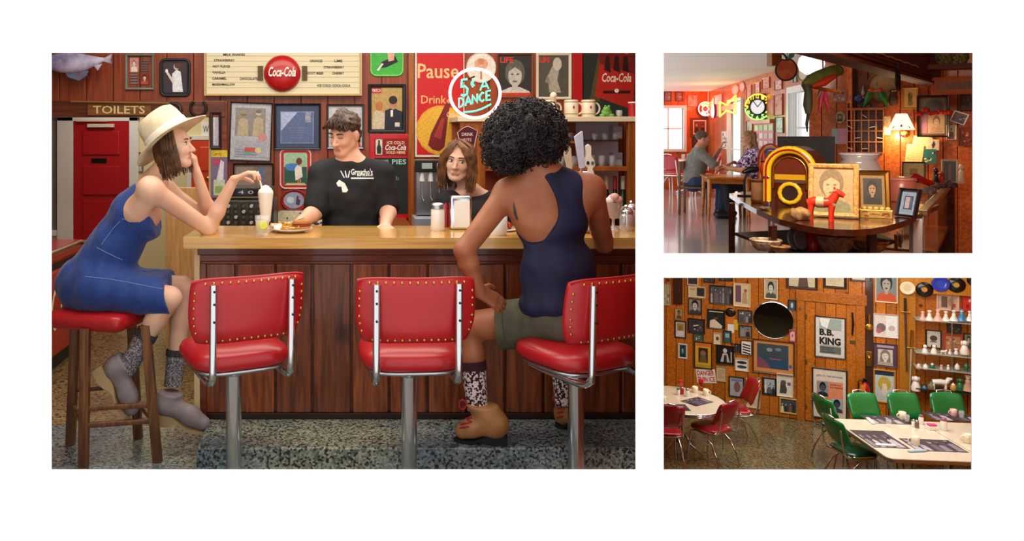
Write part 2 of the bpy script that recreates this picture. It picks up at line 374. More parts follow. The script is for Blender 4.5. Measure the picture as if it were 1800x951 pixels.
# added unseen partition, slanted, keeps light from leaking between the rooms
def slantwall(name, k, y0, y1, z0, z1, m, label, th=.02):
    b = MB(); vs = [(k * y0, y0, z0), (k * y1, y1, z0), (k * y1, y1, z1), (k * y0, y0, z1)]
    vs += [(x + th, y, z) for x, y, z in vs]
    b.add(vs, [(0, 1, 2, 3), (7, 6, 5, 4), (0, 4, 5, 1), (1, 5, 6, 2), (2, 6, 7, 3), (3, 7, 4, 0)], m); struct(name, b, label=label)
slantwall('wall_light_divider', .396, WY + TH, 8.3, -3.4, 2.8, WALLWOOD, 'added wood partition shutting off light between the bar and the cashier room', .004)
BW = 6.1                                          # back wall of the bar
def bx(px, d=BW): return (px - PX0) * d / F
def bz(py, d=BW): return CZ - (py - PY0) * d / F
OPL, OPR, OPT = -3.4, bx(373), bz(206)
b = MB(); b.box((OPR, BW, 0), (2.36, BW + .08, 2.75), TRIMWOOD); b.box((OPL, BW, OPT), (OPR, BW + .08, 2.75), TRIMWOOD)
wb = struct('wall_back', b, label='red-brown wood panelled wall behind the bar')
pw = .205; k = 0; x = -3.4
me_c = {}
while x < 2.34:
    x1 = min(x + pw, 2.345); z0 = OPT if x1 <= OPR + .08 else 0.0
    key = (round(x1 - x, 3), z0)
    if key not in me_c:
        m_ = MB(); m_.box((.003, -.02, z0), (x1 - x - .003, 0, 2.75), WALLWOOD); o = m_.build('plank', wb, .003); me_c[key] = o.data; o.location = (x, BW, 0)
    else:
        o = mkobj('plank', me_c[key], wb, .003); o.location = (x, BW, 0)
    x = x1
PB = Plane((0, BW - .02, 0), (1, 0, 0))           # hanging plane of the bar wall
# post right of the opening, lintel
b = MB(); b.box((bx(373), BW - .06, 0), (bx(401), BW - .02, OPT + .12), TRIMWOOD); struct('trim_1', b, .0 or None, .004, 'dark wooden post beside the hall opening')
b = MB(); b.box((-3.4, BW - .07, bz(206)), (bx(398), BW - .02, bz(178)), grainmat('lintel_wood', ['#4c2413', '#6a331a', '#7a4020'], scale=(1.1, 14, 14))); struct('trim_2', b, None, .004, 'dark wooden lintel above the hall opening')
# hall behind
HW = 8.2; PH = Plane((0, HW, 0), (1, 0, 0))
b = MB(); b.box((-3.4, HW, 0), (2.6, HW + .1, 2.75), CREAMW); struct('wall_hall', b, label='cream hall wall with the red doors')
b = MB(); b.box((-1.05, 6.2, 0), (-1.0, 8.2, 2.75), CREAMW); struct('wall_hall_side', b, label='cream side wall of the hall')
def hbox(b, x0, y0, x1, y1, n0, n1, m, d=HW): b.box((bx(x0, d), d - n1, max(0, bz(y1, d))), (bx(x1, d), d - n0, bz(y0, d)), m)
d1 = thing('door_1', 'red panelled toilet door in a white frame', None, (bx(179, HW), HW, 0)); d1['kind'] = 'structure'
def dp(name, rects, m, par=d1, bev=.004):
    b = MB()
    for r in rects: hbox(b, *r, m)
    return b.build(name, par, bev, world=True)
dp('door_leaf', [(131, 213, 229, 600, 0, .04)], REDPAINT)
for r in ((148, 230, 212, 272), (148, 292, 212, 342), (148, 352, 212, 480)):
    dp('door_panel', [(*r, .04, .055)], REDPAINT, bev=.012)
dp('push_plate', [(163, 278, 190, 286, .04, .05)], mat('dark_green_plate', '#15241c', .3, metal=.6))
dp('door_closer', [(138, 211, 192, 214, .06, .08), (158, 218, 204, 224, .05, .09)], mat('closer_cream', '#d8cfb8', .4))
dp('door_frame', [(103, 205, 131, 600, 0, .05), (229, 205, 245, 600, 0, .05), (103, 196, 245, 213, 0, .05)], WHITETRIM)
d2 = thing('door_2', 'orange-red panelled door beyond the hall, under the small white sign', None, (bx(355, HW), HW, 0)); d2['kind'] = 'structure'
ORED = mat('orange_red_paint', '#d8431f', .35, coat=.3)
dp('door_leaf', [(338, 246, 400, 600, 0, .04)], ORED, d2)
for r in ((352, 258, 396, 300), (352, 322, 396, 390)): dp('door_panel', [(*r, .04, .055)], ORED, d2, .012)
MB().ell((bx(369, HW), HW - .09, bz(313, HW)), (.03, .03, .03), BRASS).build('door_knob', d2, world=True)
dp('door_frame', [(330, 240, 338, 600, 0, .05), (330, 238, 400, 246, 0, .05)], WHITETRIM, d2)
w1 = thing('window_1', 'grey glazed panel in a white frame left of the red door', None, (bx(92, HW), HW, 0)); w1['kind'] = 'structure'
dp('pane', [(60, 206, 102, 410, 0, .02)], mat('grey_pane', '#7f7c74', .15), w1); dp('window_frame', [(60, 198, 102, 207, 0, .05), (60, 404, 102, 414, 0, .05)], WHITETRIM, w1)
c, wd, ht = PH.rect(354, 214, 398, 240)
t = thing('restroom_sign', 'small white sign reading WOMEN above the orange-red door', 'sign', M=PH.mat4(c))
MB().prism(rrect(wd, ht, .01), 0, .01, WHITEP).build('plate', t); MB().text('WOMEN', (0, 0), wd * .86, ht * .45, '#202020', .0115).build('lettering', t)
frame(PH, (241, 268, 252, 302), 1, '#333333', blobs('#d8d4cc', ['#444444', '#888888', '#222222'], 3), 'small notice on the jamb right of the red toilet door')
# tan half wall at the end of the bar
b = MB(); b.box((bx(291, 5.3), 5.3, 0), (bx(362, 5.3), 5.36, bz(330, 5.3)), grainmat('tan_panel', ['#a87a44', '#b98a52', '#c4975f'], rough=.4)); struct('wall_end_panel', b, None, .004, 'tan wooden panel closing off the end of the bar')
# platform the bar stands on
STEPZ = .134
b = MB(); b.box((-.66, 3.566, 0), (2.2, 5.2, STEPZ), TERRAZZO)
b.v = [(min(p[0], .385 * p[1]) if p[0] > 0 else p[0], p[1], p[2]) for p in b.v]
struct('floor_step', b, None, .008, 'speckled terrazzo platform under the bar')
# ---------------------------------------------------------------- bar
t = thing('bar', 'dark wooden bar front of vertical planks with a moulded rail', 'bar', (0.4, 3.98, STEPZ))
BXL, BXR = bx(352, 3.92), 1.49
def part(name, f, par, bev=0, **kw):
    b = MB(); f(b); return b.build(name, par, bev, world=True, **kw)
part('carcass', lambda b: b.box((BXL + .01, 3.945, STEPZ), (BXR, 4.2, .99), TRIMWOOD), t)
part('rail', lambda b: (b.box((BXL - .01, 3.90, .945), (BXR, 3.945, .99), TRIMWOOD), b.box((BXL - .005, 3.912, .912), (BXR, 3.945, .945), TRIMWOOD), b.box((BXL, 3.922, .897), (BXR, 3.945, .912), TRIMWOOD)), t, .004)
part('corner_trim', lambda b: b.box((BXL - .028, 3.905, STEPZ), (BXL + .0, 3.96, .99), mat('cream_edge', '#d8c08c', .4)), t, .003)
part('corner_post', lambda b: b.box((BXL, 3.915, STEPZ), (BXL + .03, 3.945, .9), TRIMWOOD), t, .003)
part('skirting', lambda b: b.box((BXL, 3.918, STEPZ), (BXR, 3.945, STEPZ + .03), mat('dark_skirting', '#2c150c', .5)), t, .003)
edges = [360, 414, 484, 549, 618, 684, 752, 820, 888, 956, 1024, 1092, 1160]
for a, c in zip(edges[:-1], edges[1:]):
    xa, xc = bx(a, 3.92), min(bx(c, 3.92), BXR); b = MB()
    b.box((0, -.022, 0), (xc - xa - .012, 0, .897 - STEPZ - .03), BARWOOD)
    o = b.build('plank', t, .006); o.location = (xa + .006 - .4, 3.945 - 3.98, .03)
CTZ = 1.043
MB().prism([(-.771, 3.8), (1.455, 3.8), (1.62, 4.3), (-.771, 4.3)], CTZ - .052, CTZ, TOPWOOD).build('countertop', None, .008, cat='countertop', label='long honey-coloured maple countertop along the top of the bar')
# ---------------------------------------------------------------- bar stools
def bar_stool(label, X, Y, rz):
    t = thing('bar_stool', label, 'stool', (X, Y, 0), rz, 'red and chrome bar stools')
    MB().cushion((0, .01, .565), .43, .42, .08, REDV, e=3.6, n=40, puff=.5, edge=.45).build('seat', t)
    MB().cushion((0, .01, .552), .39, .38, .016, STEEL, e=3.6, n=32, puff=0).build('seat_plate', t)
    # curved backrest
    b = MB(); n, mm = 24, 10; W, H = .487, .265; zc = .832
    def q(u, v, s):                                # u,v in -1..1
        e = 1 - .035 * abs(v) ** 3; x = W / 2 * u * e; z = zc + H / 2 * v * (1 - .10 * abs(u) ** 6) - (.012 * u * u if v < 0 else .0)
        y = -.235 + .05 * (1 - u * u) * -1 + .05; th = .022 * (1 - max(abs(u), abs(v)) ** 6) + .008
        return (x * (1 - .10 * (1 if v < 0 else 0) * v * v), y + (-.25 * 0) + s * th - .03 * v * .6, z)
    vs = []; fs = []
    for s_ in (-1, 1):
        for j in range(mm + 1):
            for i in range(n + 1): vs.append(q(-1 + 2 * i / n, -1 + 2 * j / mm, s_))
    K = (n + 1) * (mm + 1)
    for s_ in (0, 1):
        for j in range(mm):
            for i in range(n):
                a = s_ * K + j * (n + 1) + i; fs.append((a, a + 1, a + n + 2, a + n + 1))
    ring = [i for i in range(n + 1)] + [j * (n + 1) + n for j in range(1, mm + 1)] + [mm * (n + 1) + i for i in range(n - 1, -1, -1)] + [j * (n + 1) for j in range(mm - 1, 0, -1)]
    for i in range(len(ring)):
        a, c = ring[i], ring[(i + 1) % len(ring)]; fs.append((a, c, c + K, a + K))
    b.add(vs, fs, REDV, True); bk = b.build('backrest', t)
    b = MB()
    pts = [(u, .88) for u in np.linspace(-.8, .8, 13)] + [(u, -.88) for u in np.linspace(-.8, .8, 13)] + [(s_ * .94, v) for s_ in (-1, 1) for v in np.linspace(-.62, .62, 6)]
    for u, v in pts:
        p = q(u, v, -1); b.ell((p[0], p[1] - .002, p[2]), (.0062, .005, .0062), BRASS, 8, 5)
    b.build('nail_heads', bk, kind='stuff')
    MB().tube([q(-1 + 2 * i / 30, .985, -.4) for i in range(31)] , .007, REDV, 6).build('piping', bk)
    for s_ in (-1, 1):
        x = s_ * .165
        path = [(x, -.262 - .03 * (zz - .83) , zz) for zz in (.945, .85, .75, .66, .60)] + [(x, -.25, .565), (x, -.225, .545), (x, -.18, .538), (x, -.05, .54), (x, .1, .545), (x * .8, .17, .548)]
        b = MB(); b.tube(path, .0145, CHROME, 12); tb = b.build('frame_tube', t)
        for zz in (.92, .87, .80): MB().cyl((x, -.282, zz), (x, -.272, zz), .005, BLACKM, 8).build('screw', tb)
    MB().lathe([(.034, 0), (.034, .55)], CHROME, n=24).build('post', t)
    MB().lathe([(.16, 0), (.16, .01), (.12, .03), (.05, .045), (.036, .05)], CHROME, n=32).build('base', t)
    MB().lathe([(.036, .5), (.06, .545), (.1, .552)], STEEL, n=20).build('swivel', t)
    return t
s0 = bar_stool('empty red vinyl bar stool turned aside, next to the woman in the blue dress', bx(411, 3.44), 3.44, math.radians(25))
bar_stool('empty red vinyl bar stool standing square in the middle of the bar', bx(719, 3.42), 3.42, math.radians(3))
bar_stool('red vinyl bar stool on which the woman in the navy top sits', bx(1031, 3.43) - .045, 3.43, math.radians(28))
# tall wooden stool
t = thing('wooden_stool', 'tall wooden stool with a square red padded seat under the woman in the hat', 'stool', (-1.15, 3.86, 0))
SZ = bz(540, 3.85)
b = MB(); b.M = Matrix.Translation((-1.17, 3.86, SZ - .075)) @ Matrix.Rotation(math.radians(-16), 4, 'Z'); b.cushion((0, 0, 0), .41, .37, .075, REDV, e=9, n=40, puff=.2, edge=.2); b.build('seat', t, world=True)
legs = [((150, 575), (147, 822), 3.68), ((256, 562), (277, 812), 3.74), ((133, 572), (124, 792), 3.95), ((230, 560), (243, 775), 4.03)]
LP = []
for (a, c, d) in legs:
    p0 = pt(*a, d); p0.z = SZ - .06; p1 = pt(*c, d); p1.z = 0.0; LP.append((p0, p1)); b = MB()
    for s_ in (0,):
        hw = .021
        b.rings([[(p.x - hw, p.y - hw, p.z), (p.x + hw, p.y - hw, p.z), (p.x + hw, p.y + hw, p.z), (p.x - hw, p.y + hw, p.z)] for p in (p1, p0)], STOOLWOOD, smooth=False)
    b.build('leg', t, .004, world=True)
for i, j, f in ((0, 1, .42), (2, 3, .42), (0, 2, .3), (1, 3, .3), (0, 1, .3)):
    A = LP[i][1].lerp(LP[i][0], f); B = LP[j][1].lerp(LP[j][0], f); MB().tube([A, B], .016, STOOLWOOD, 4).build('stretcher', t, .003, world=True)
# red cooler at the left
t = thing('drinks_cooler', 'red metal drinks cooler with cream script lettering at the left edge', 'cooler', (-2.25, 5.1, 0))
CR = mat('cooler_red', '#a5161a', .3, coat=.4)
part('body', lambda b: b.box((-2.6, 4.2, .1), (-1.86, 5.75, .66), CR), t, .02)
part('lid', lambda b: b.box((-2.6, 4.19, .69), (-1.86, 5.76, .78), CR), t, .03)
part('seal', lambda b: b.box((-2.59, 4.21, .655), (-1.87, 5.74, .695), BLACKP), t)
part('plinth', lambda b: b.box((-2.55, 4.25, 0), (-1.9, 5.7, .1), BLACKP), t)
part('chrome_rail', lambda b: b.tube([(-1.85, 4.2, .785), (-1.85, 5.6, .785), (-1.85, 5.72, .765), (-1.85, 5.75, .7), (-1.85, 5.75, .66)], .012, CHROME), t)
b = MB(); b.M = Matrix.Translation((-1.857, 4.98, .42)) @ Matrix(((0, 0, 1, 0), (1, 0, 0, 0), (0, 1, 0, 0), (0, 0, 0, 1))); b.text('Coca-Cola', (0, 0), 1.0, .3, '#f0d9a8', 0, .35, bold=.01); b.build('lettering', t, world=True)
part('plug', lambda b: b.cyl((-1.87, 4.9, .18), (-1.85, 4.9, .18), .016, CHROME), t)
# ================================================================ bar wall
def sign(plane, rect, label, spec=(), shape='rr', rim=None, face='#c8141c', name='sign', cat='sign', rad=.25, roll=0, depth=.012, rimw=.05, gap=0, group=None, round_=0):
    """tin sign or tray: shaped plate, raised rim, printed face"""
    c, wd, ht = plane.rect(*rect); M = plane.mat4(c + plane.n * gap, math.radians(roll)); t = thing(name, label, cat, M=M, group=group)
    out = ovals(0, 0, wd / 2, ht / 2, 36) if shape == 'oval' else rrect(wd, ht, max(.002, rad * min(wd, ht)), 6) if shape == 'rr' else [((x - .5) * wd, (y - .5) * ht) for x, y in shape]
    MB().prism(out, 0, depth * .6, fl(face) if isinstance(face, str) else face).build('plate', t)
    if rim:
        MB().tube([(x, y, depth * .6) for x, y in out], rimw * min(wd, ht), fl(rim) if isinstance(rim, str) else rim, 6, closed=True).build('rim', t)
    if spec:
        b = MB(); draw(b, wd, ht, spec, depth * .6 + .001); b.build('print', t, recalc=False)
    return t
# fish
t = thing('mounted_fish', 'silvery mounted fish hanging above the toilets sign', 'fish', (bx(135, 5.95), 5.95, bz(112, 5.95)))
FISH = noisemat('fish_skin', '#7d78a8', '#c9c4dc', 9, .25, coat=.6)
b = MB(); rg = []
for i in range(17):
    u = i / 16; x = bx(78 + 118 * u, 5.95); rz_ = max(.003, .085 * (math.sin(PI * min(1, u * .9 + .12)) ** .8) * (1 - .75 * u ** 3)); zc = bz(108 - 10 * max(0, u - .6) * 2, 5.95) - .01
    rg.append([(x, 5.95 + .5 * rz_ * math.cos(a), zc + rz_ * math.sin(a)) for a in np.linspace(0, 2 * PI, 13)[:-1]])
b.rings(rg, FISH); b.build('body', t, world=True)
def fin(name, pts, m=FISH):
    b = MB(); b.M = Matrix(((1, 0, 0, 0), (0, 0, -1, 5.95), (0, 1, 0, 0), (0, 0, 0, 1))); b.prism([(bx(x, 5.95), bz(y, 5.95)) for x, y in pts], -.006, .006, m); b.build(name, t, .002, world=True)
fin('tail_fin', [(180, 104), (197, 95), (194, 105), (197, 112), (182, 108)]); fin('belly_fin', [(112, 124), (120, 136), (140, 142), (152, 134), (156, 124)], noisemat('fin_skin', '#7a4a6a', '#4a7f96', 14, .4)); fin('rear_fin', [(165, 115), (172, 124), (180, 112)])
for px in (110, 150): part('hanging_wire', lambda b: b.cyl((bx(px, 5.95), 5.95, bz(100, 5.95)), (bx(px, 5.95), BW - .02, bz(70, 5.95)), .003, BLACKM, 6), t)
frame(PB, (221, 95, 271, 158), 4, '#6f7a6c', inset(portrait('#c98d86', '#ead8c8', '#b0685f', '#e8ddd0', s=.9), .08, .5, .45, .95) + lines(.55, .92, .5, .9, 5, '#5a5a62', 2) + lines(.1, .45, .1, .45, 4, '#7a7a80', 5) + inset(portrait('#7a2f22', '#e8b898', '#4a1a12', '#b05038'), .52, .1, .9, .45), 'grey-green framed brochure page beside the mounted fish', mpx=0, mcol='#f2f0ea')
bpy.context.view_layer.update()
sign(PB, (283, 105, 333, 168), 'dark rounded metal tray showing a woman in white with a glass', [('p', rrect(.8, .84, .08, 4, .5, .5), '#3c2f3a'), ('p', [(.42, .1), (.4, .6), (.55, .72), (.7, .66), (.78, .1)], '#dfe6ea'), ('e', .55, .8, .1, .09, '#c9b2a0'), ('e', .6, .83, .12, .08, '#5a3626'), ('p', [(.2, .62), (.26, .66), (.46, .42), (.4, .36)], '#d8cdc4'), ('e', .21, .68, .05, .06, '#e8e4d8')], face='#1a1a1e', rim='#26262a', rad=.16, name='serving_tray', cat='tray')
# menu board
c, wd, ht = PB.rect(364, 88, 633, 166); M = PB.mat4(c); t = thing('menu_board', 'long cream menu board with a red button sign in its middle', 'menu board', M=M)
MB().box((-wd / 2, -ht / 2, 0), (wd / 2, ht / 2, .045), mat('menu_cream', '#dcd3b0', .5)).build('panel', t, .004)
b = MB(); prof = [(0, .0), (0, .06), (.012, .06), (.012, .046)]
b.rings([[(sx * (wd / 2 + .012 - q), sy * (ht / 2 + .012 - q), z) for sx, sy in ((-1, -1), (1, -1), (1, 1), (-1, 1))] for q, z in prof], mat('menu_edge', '#c9a86c', .5), cap=False, smooth=False); b.build('edge_frame', t)
for i in range(7):
    MB().box((-wd / 2 + .01, ht / 2 - .05 - i * .04, .045), (wd / 2 - .01, ht / 2 - .048 - i * .04, .047), '#b8ae8c').build('letter_rail', t)
def px2(x, y): return ((x - 498.5) * wd / 269, -(y - 127) * ht / 78)
for s_, x, y, w_ in (('MILK SHAKES', 394, 97, 38), ('STRAWBERRY', 378, 107, 36), ('HOT FUDGE', 376, 117.5, 30), ('VANILLA', 375, 128, 23), ('CARAMEL', 375, 138.5, 25), ('MARSHMALLOW', 375, 149, 40), ('CHOCOLATE', 423, 139, 31), ('ORANGE', 545, 108, 22), ('LIME', 588, 108, 14), ('STRAWBERRY', 569, 119, 36), ('ROOT BEER', 539, 129.5, 30), ('CHERRY', 584, 129.5, 21), ('ICE COLD COCA-COLA', 558, 151, 58)):
    MB().text(s_, px2(x, y), w_ * wd / 269, .0185, '#33291c', .0482, align='L', bold=.02).build('word', t)
b = MB(); b.M = Matrix.Translation((*px2(497, 130), .047)); R_ = 32 * wd / 269
b.lathe([(R_, 0), (R_ * .985, .012), (R_ * .9, .03), (R_ * .7, .047), (R_ * .4, .058), (R_ * .05, .062)], REDPAINT, n=48); bt = b.build('button_disc', t)
MB().text('Coca-Cola', px2(498, 128), 47 * wd / 269, 17 * wd / 269, '#f6efe4', .1125, .3, bold=.02).build('lettering', bt)
for s_ in (459, 536):
    b = MB()
    for i in range(5): x, y = px2(s_, 119 + i * 5.2); b.box((x - .02, y - .009, .046), (x + .02, y + .009, .056), mat('bronze_wing', '#5b4a2c', .35, metal=.6))
    b.build('button_wing', t, kind='stuff')
sign(PB, (652, 84, 708, 133), 'green octagonal metal tray with a hand and a black shoe', [('p', [(.2, .25), (.35, .5), (.75, .7), (.85, .5), (.5, .3)], '#141414'), ('p', [(.5, .95), (.75, .98), (.72, .55), (.55, .5)], '#d9a890'), ('p', [(.18, .2), (.24, .17), (.4, .42), (.33, .44)], '#e8e8e0')], face='#3cb23c', rim='#7fd06a', rad=.2, name='serving_tray', cat='tray', rimw=.035)
frame(PB, (404, 180, 478, 283), 2, '#16161a', [('r', 0, 0, 1, 1, '#b4b6be'), ('r', .1, .42, .86, .9, '#8f8d88')] + inset(figures('#8f8a84', ['#b5a78a', '#a29a72', '#c9b8a0', '#7a6a5c'], 5, 2), .1, .42, .86, .92) + [('e', .8, .4, .11, .08, '#c98a86'), ('r', .1, .05, .9, .34, '#a8aab6')] + lines(.14, .86, .07, .2, 3, '#8d90a0', 3) + [('r', .36, .14, .62, .22, '#c05a48'), ('r', .36, .1, .56, .14, '#5fae9a'), ('e', .7, .17, .08, .05, '#d8c890')], 'tilted black framed calendar print of a seated figure above the cash register', roll=-2)
frame(PB, (410, 287, 481, 362), 2.5, '#15151a', [('r', 0, 0, 1, 1, '#7d6a5c'), ('r', .05, .5, .5, .95, '#8f8078'), ('r', .62, .05, .8, .95, '#5c6f8c'), ('p', [(.45, .9), (.6, .85), (.95, .1), (.8, .1)], '#a0785c'), ('r', .05, .05, .55, .4, '#4a4440')], 'black framed picture partly hidden by the cash register', frough=.2)
frame(PB, (482, 182, 564, 263), 3.5, '#14151a', [('r', 0, 0, 1, 1, '#3e4a66'), ('r', .1, .1, .88, .86, '#7f93bb'), ('r', .12, .12, .86, .84, '#5a6c92'), ('p', [(.12, .4), (.5, .84), (.12, .84)], '#a9b8d8'), ('r', .68, .6, .82, .84, '#8d90a8'), ('t', 'HO', .74, .7, .1, .1, '#c9c2c4')] + lines(.3, .8, .2, .5, 5, '#7788ac', 6, .2), 'large black framed blue print under glass left of the barman')
frame(PB, (574, 183, 640, 262), 4, '#7d8087', portrait('#c2c6c8', '#c9a288', '#6a5a50', '#b23a30', cx=.55), 'silver framed picture mostly hidden by the barman\'s head', metal=1, frough=.3)
frame(PB, (647, 148, 713, 233), 6, '#16181d', [('r', 0, 0, 1, 1, '#b89b5e'), ('r', .0, .86, .32, 1, '#b52a22'), ('t', 'MATCH', .16, .93, .26, .08, '#f4e8d8')] + [('p', [(.02, 0), (.06, .4), (.25, .5), (.44, .36), (.5, 0)], '#cdbf9f'), ('e', .25, .55, .12, .12, '#b8763c'), ('p', [(.42, 0), (.44, .45), (.68, .52), (1, .42), (1, 0)], '#1c2330'), ('e', .7, .62, .13, .15, '#b98a64'), ('e', .7, .7, .14, .1, '#221c18'), ('r', .62, .3, .7, .46, '#e8e4da'), ('r', .76, .06, .92, .16, '#d8cfb8')], 'black framed magazine cover of a blonde and a man in a dark suit')
# red chalkboard sign
c, wd, ht = PB.rect(650, 236, 723, 384); t = thing('menu_chalkboard', 'red framed chalkboard with a red drinks sign on top, right of the barman', 'chalkboard', M=PB.mat4(c))
MB().box((-wd / 2, -ht / 2, 0), (wd / 2, ht / 2, .018), mat('sign_red', '#c4121c', .35, coat=.3)).build('board', t, .004)
MB().box((-wd * .39, -ht * .44, .018), (wd * .41, ht * .22, .022), mat('slate', '#1c2222', .7)).build('slate', t)
MB().box((-wd * .39, ht * .25, .018), (wd * .41, ht * .45, .022), '#8f0f16').build('drinks_panel', t)
for s_, x, y, w_, h_, cc, sh in (('ICE COLD', .12, .40, .42, .035, '#f2dcb0', 0), ('Coca-Cola', .12, .345, .5, .065, '#fbf4ec', .3), ('SOLD HERE', .12, .285, .46, .035, '#f2dcb0', 0), ('PIES', .2, .175, .34, .06, '#a8d8cc', 0), ('HOME', -.18, .185, .26, .03, '#8fb8b0', 0), ('MADE', -.18, .15, .26, .025, '#8fb8b0', 0), ('v b', .1, -.02, .2, .05, '#6f7f7c', 0)):
    MB().text(s_, (x * wd, y * ht), w_ * wd, h_ * ht, cc, .0235, sh, bold=.015).build('word', t)
b = MB(); b.box((-wd * .36, ht * .26, .0222), (-wd * .2, ht * .44, .0232), '#d9d2c2'); b.prism([(x * wd - .28 * wd, y * ht + .27 * ht) for x, y in ((-.05, 0), (.05, 0), (.055, .07), (.02, .11), (.02, .16), (-.02, .16), (-.02, .11), (-.055, .07))], .0234, .0240, '#20302a'); b.build('bottle_print', t)
sign(PB, (493, 263, 546, 331), 'red rimmed serving tray showing a girl in a pale dress outdoors', [('p', rrect(.78, .84, .06, 4, .5, .5), '#9fc4a0'), ('r', .12, .1, .88, .55, '#2c5a4c'), ('e', .4, .55, .25, .1, '#4a7fc4'), ('p', [(.5, .2), (.47, .5), (.56, .6), (.7, .55), (.74, .3)], '#e4ded4'), ('e', .62, .7, .1, .09, '#6a3a2a'), ('r', .57, .1, .61, .24, '#c98a60'), ('r', .64, .1, .68, .24, '#c98a60'), ('p', [(.15, .08), (.85, .08), (.8, .14), (.2, .14)], '#c9b98a')], face='#b5202a', rim='#e6c9c4', rad=.16, name='serving_tray', cat='tray', rimw=.025)
sign(PB, (495, 334, 540, 370), 'small red oval tray with a pale blue picture behind the milkshake', [('e', .48, .5, .4, .4, '#8fa2b8'), ('e', .35, .52, .14, .16, '#c9d2dc'), ('p', [(.55, .3), (.6, .75), (.75, .6), (.7, .25)], '#4a4258'), ('e', .75, .62, .09, .1, '#a890b8')], shape='oval', face='#a51e24', rim='#8f1a20', name='serving_tray', cat='tray')
frame(PB, (371, 197, 391, 261), 5, '#2a1216', [('r', 0, 0, 1, 1, '#b3aeb8'), ('r', .1, .05, .4, .95, '#c9c6cc')], 'narrow dark framed mirror strip on the post beside the hall opening', gap=.04)
frame(PB, (373, 264, 401, 347), 0, '#222222', [('r', 0, 0, 1, 1, '#7b6a86'), ('r', .0, .86, 1, 1, '#d8c22c'), ('t', 'Candy', .35, .92, .6, .1, '#7a2a18'), ('r', .1, .7, .7, .82, '#b5426a'), ('p', [(.3, .35), (.6, .8), (.8, .75), (.75, .35)], '#d9d4dc'), ('r', .15, .05, .85, .38, '#c6ccb0'), ('r', .25, .1, .7, .25, '#8fae5a')], 'purple and yellow candy poster on the post beside the hall opening', gap=.04, name='poster', cat='poster')
sign(PB, (372, 350, 392, 376), 'small round blue sticker sign below the candy poster', [('e', .5, .5, .3, .3, '#a8cfe0')], shape='oval', face='#4a90b0', gap=.04)
# toilets sign, cane, horseshoe on the lintel
PL = Plane((0, BW - .07, 0), (1, 0, 0))
c, wd, ht = PL.rect(155, 183, 266, 203); t = thing('toilets_sign', 'wooden plank sign with carved pale letters reading TOILETS', 'sign', M=PL.mat4(c))
MB().box((-wd / 2, -ht / 2, 0), (wd / 2, ht / 2, .02), grainmat('sign_plank', ['#5e3a16', '#7a4c1e', '#8a5a28'], scale=(1.2, 14, 14))).build('plank', t, .003)
MB().text('TOILETS', (0, 0), wd * .82, ht * .7, mat('carved_cream', '#dcc890', .6), .0215, bold=.012).build('lettering', t)
c = PL.hit(225, 183); t = thing('walking_cane', 'long wooden cane with a dark bent handle lying along the lintel', 'cane', c); CW = mat('cane_wood', '#8a6030', .4)
part('shaft', lambda b: b.tube([PL.hit(128, 179) + Vector((0, -.035, 0)), PL.hit(300, 182) + Vector((0, -.035, 0))], .008, CW), t); part('handle', lambda b: b.tube([PL.hit(300, 182) + Vector((0, -.035, 0)), PL.hit(312, 183) + Vector((0, -.035, 0)), PL.hit(318, 188) + Vector((0, -.035, 0)), PL.hit(318, 196) + Vector((0, -.035, 0))], [.01, .014, .017, .018], mat('cane_dark', '#241814', .4)), t)
c = PL.hit(349, 190); pts = [c + Vector((.058 * math.sin(a), -.012, -.06 * math.cos(a) + .0)) for a in np.linspace(-2.5, 2.5, 17)]
MB().tube(pts, .012, mat('rusty_iron', '#33231f', .6, metal=.5), 8).build('horseshoe', None, cat='horseshoe', label='dark iron horseshoe hung open end up on the lintel')
# tall red sign, round sign, framed magazines, carton poster
c, wd, ht = PB.rect(729, 80, 816, 276); t = thing('tall_red_sign', 'tall red tin sign reading Pause with a bottle on a yellow disc', 'sign', M=PB.mat4(c))
MB().box((-wd / 2, -ht / 2, 0), (wd / 2, ht / 2, .012), '#e9e2d6').build('plate', t, .002)
def q2(x, y): return ((x - 729) / 87, (276 - y) / 196)
sp = [('r', .04, .02, .98, .99, '#c8161c'), ('e', *q2(775, 229), 44 / 87, 44 / 196, '#e3a52c'), ('e', *q2(775, 229), 41 / 87, 41 / 196, '#e8b23a')]
bot = [(752, 255), (757, 235), (772, 205), (784, 180), (788, 178), (792, 181), (788, 200), (785, 225), (781, 258), (772, 266), (760, 263)]
sp += [('p', [q2(*p) for p in bot], '#7a1c1c'), ('p', [q2(*p) for p in ((762, 240), (776, 208), (781, 208), (775, 245))], '#a83a2e'), ('e', *q2(789, 178), .05, .02, '#c9a070')]
sp += [('t', 'Pause', *q2(770, 125), 72 / 87, 26 / 196, '#ecc48a', 0, .012), ('t', 'Drink', *q2(762, 175), 44 / 87, 14 / 196, '#ecb878'), ('t', 'Coca-Cola', *q2(800, 201), 30 / 87, 9 / 196, '#f0d8c0', .3)]
b = MB(); draw(b, wd, ht, sp, .013); b.build('print', t, recalc=False)
part('sign_post', lambda b: b.box((bx(718), BW - .06, 0), (bx(727), BW - .021, 2.4), grainmat('orange_stile', ['#8a4a14', '#a55c1c', '#b56a24'])), wb) if False else None
b = MB(); b.box((bx(717), BW - .05, 0), (bx(727), BW - .02, 2.6), grainmat('orange_stile', ['#8a4a14', '#a55c1c', '#b56a24'])); struct('trim_3', b, None, .003, 'orange wooden batten left of the tall red sign')
sign(PB, (820, 93, 871, 145), 'round white enamel sign behind the neon sign', [('e', .5, .62, .24, .2, '#d9a884'), ('r', .47, .1, .53, .5, '#a87a5c'), ('e', .5, .7, .12, .1, '#c88a64')], shape='oval', face='#ece4da', rim='#d8cfc2', rimw=.02)
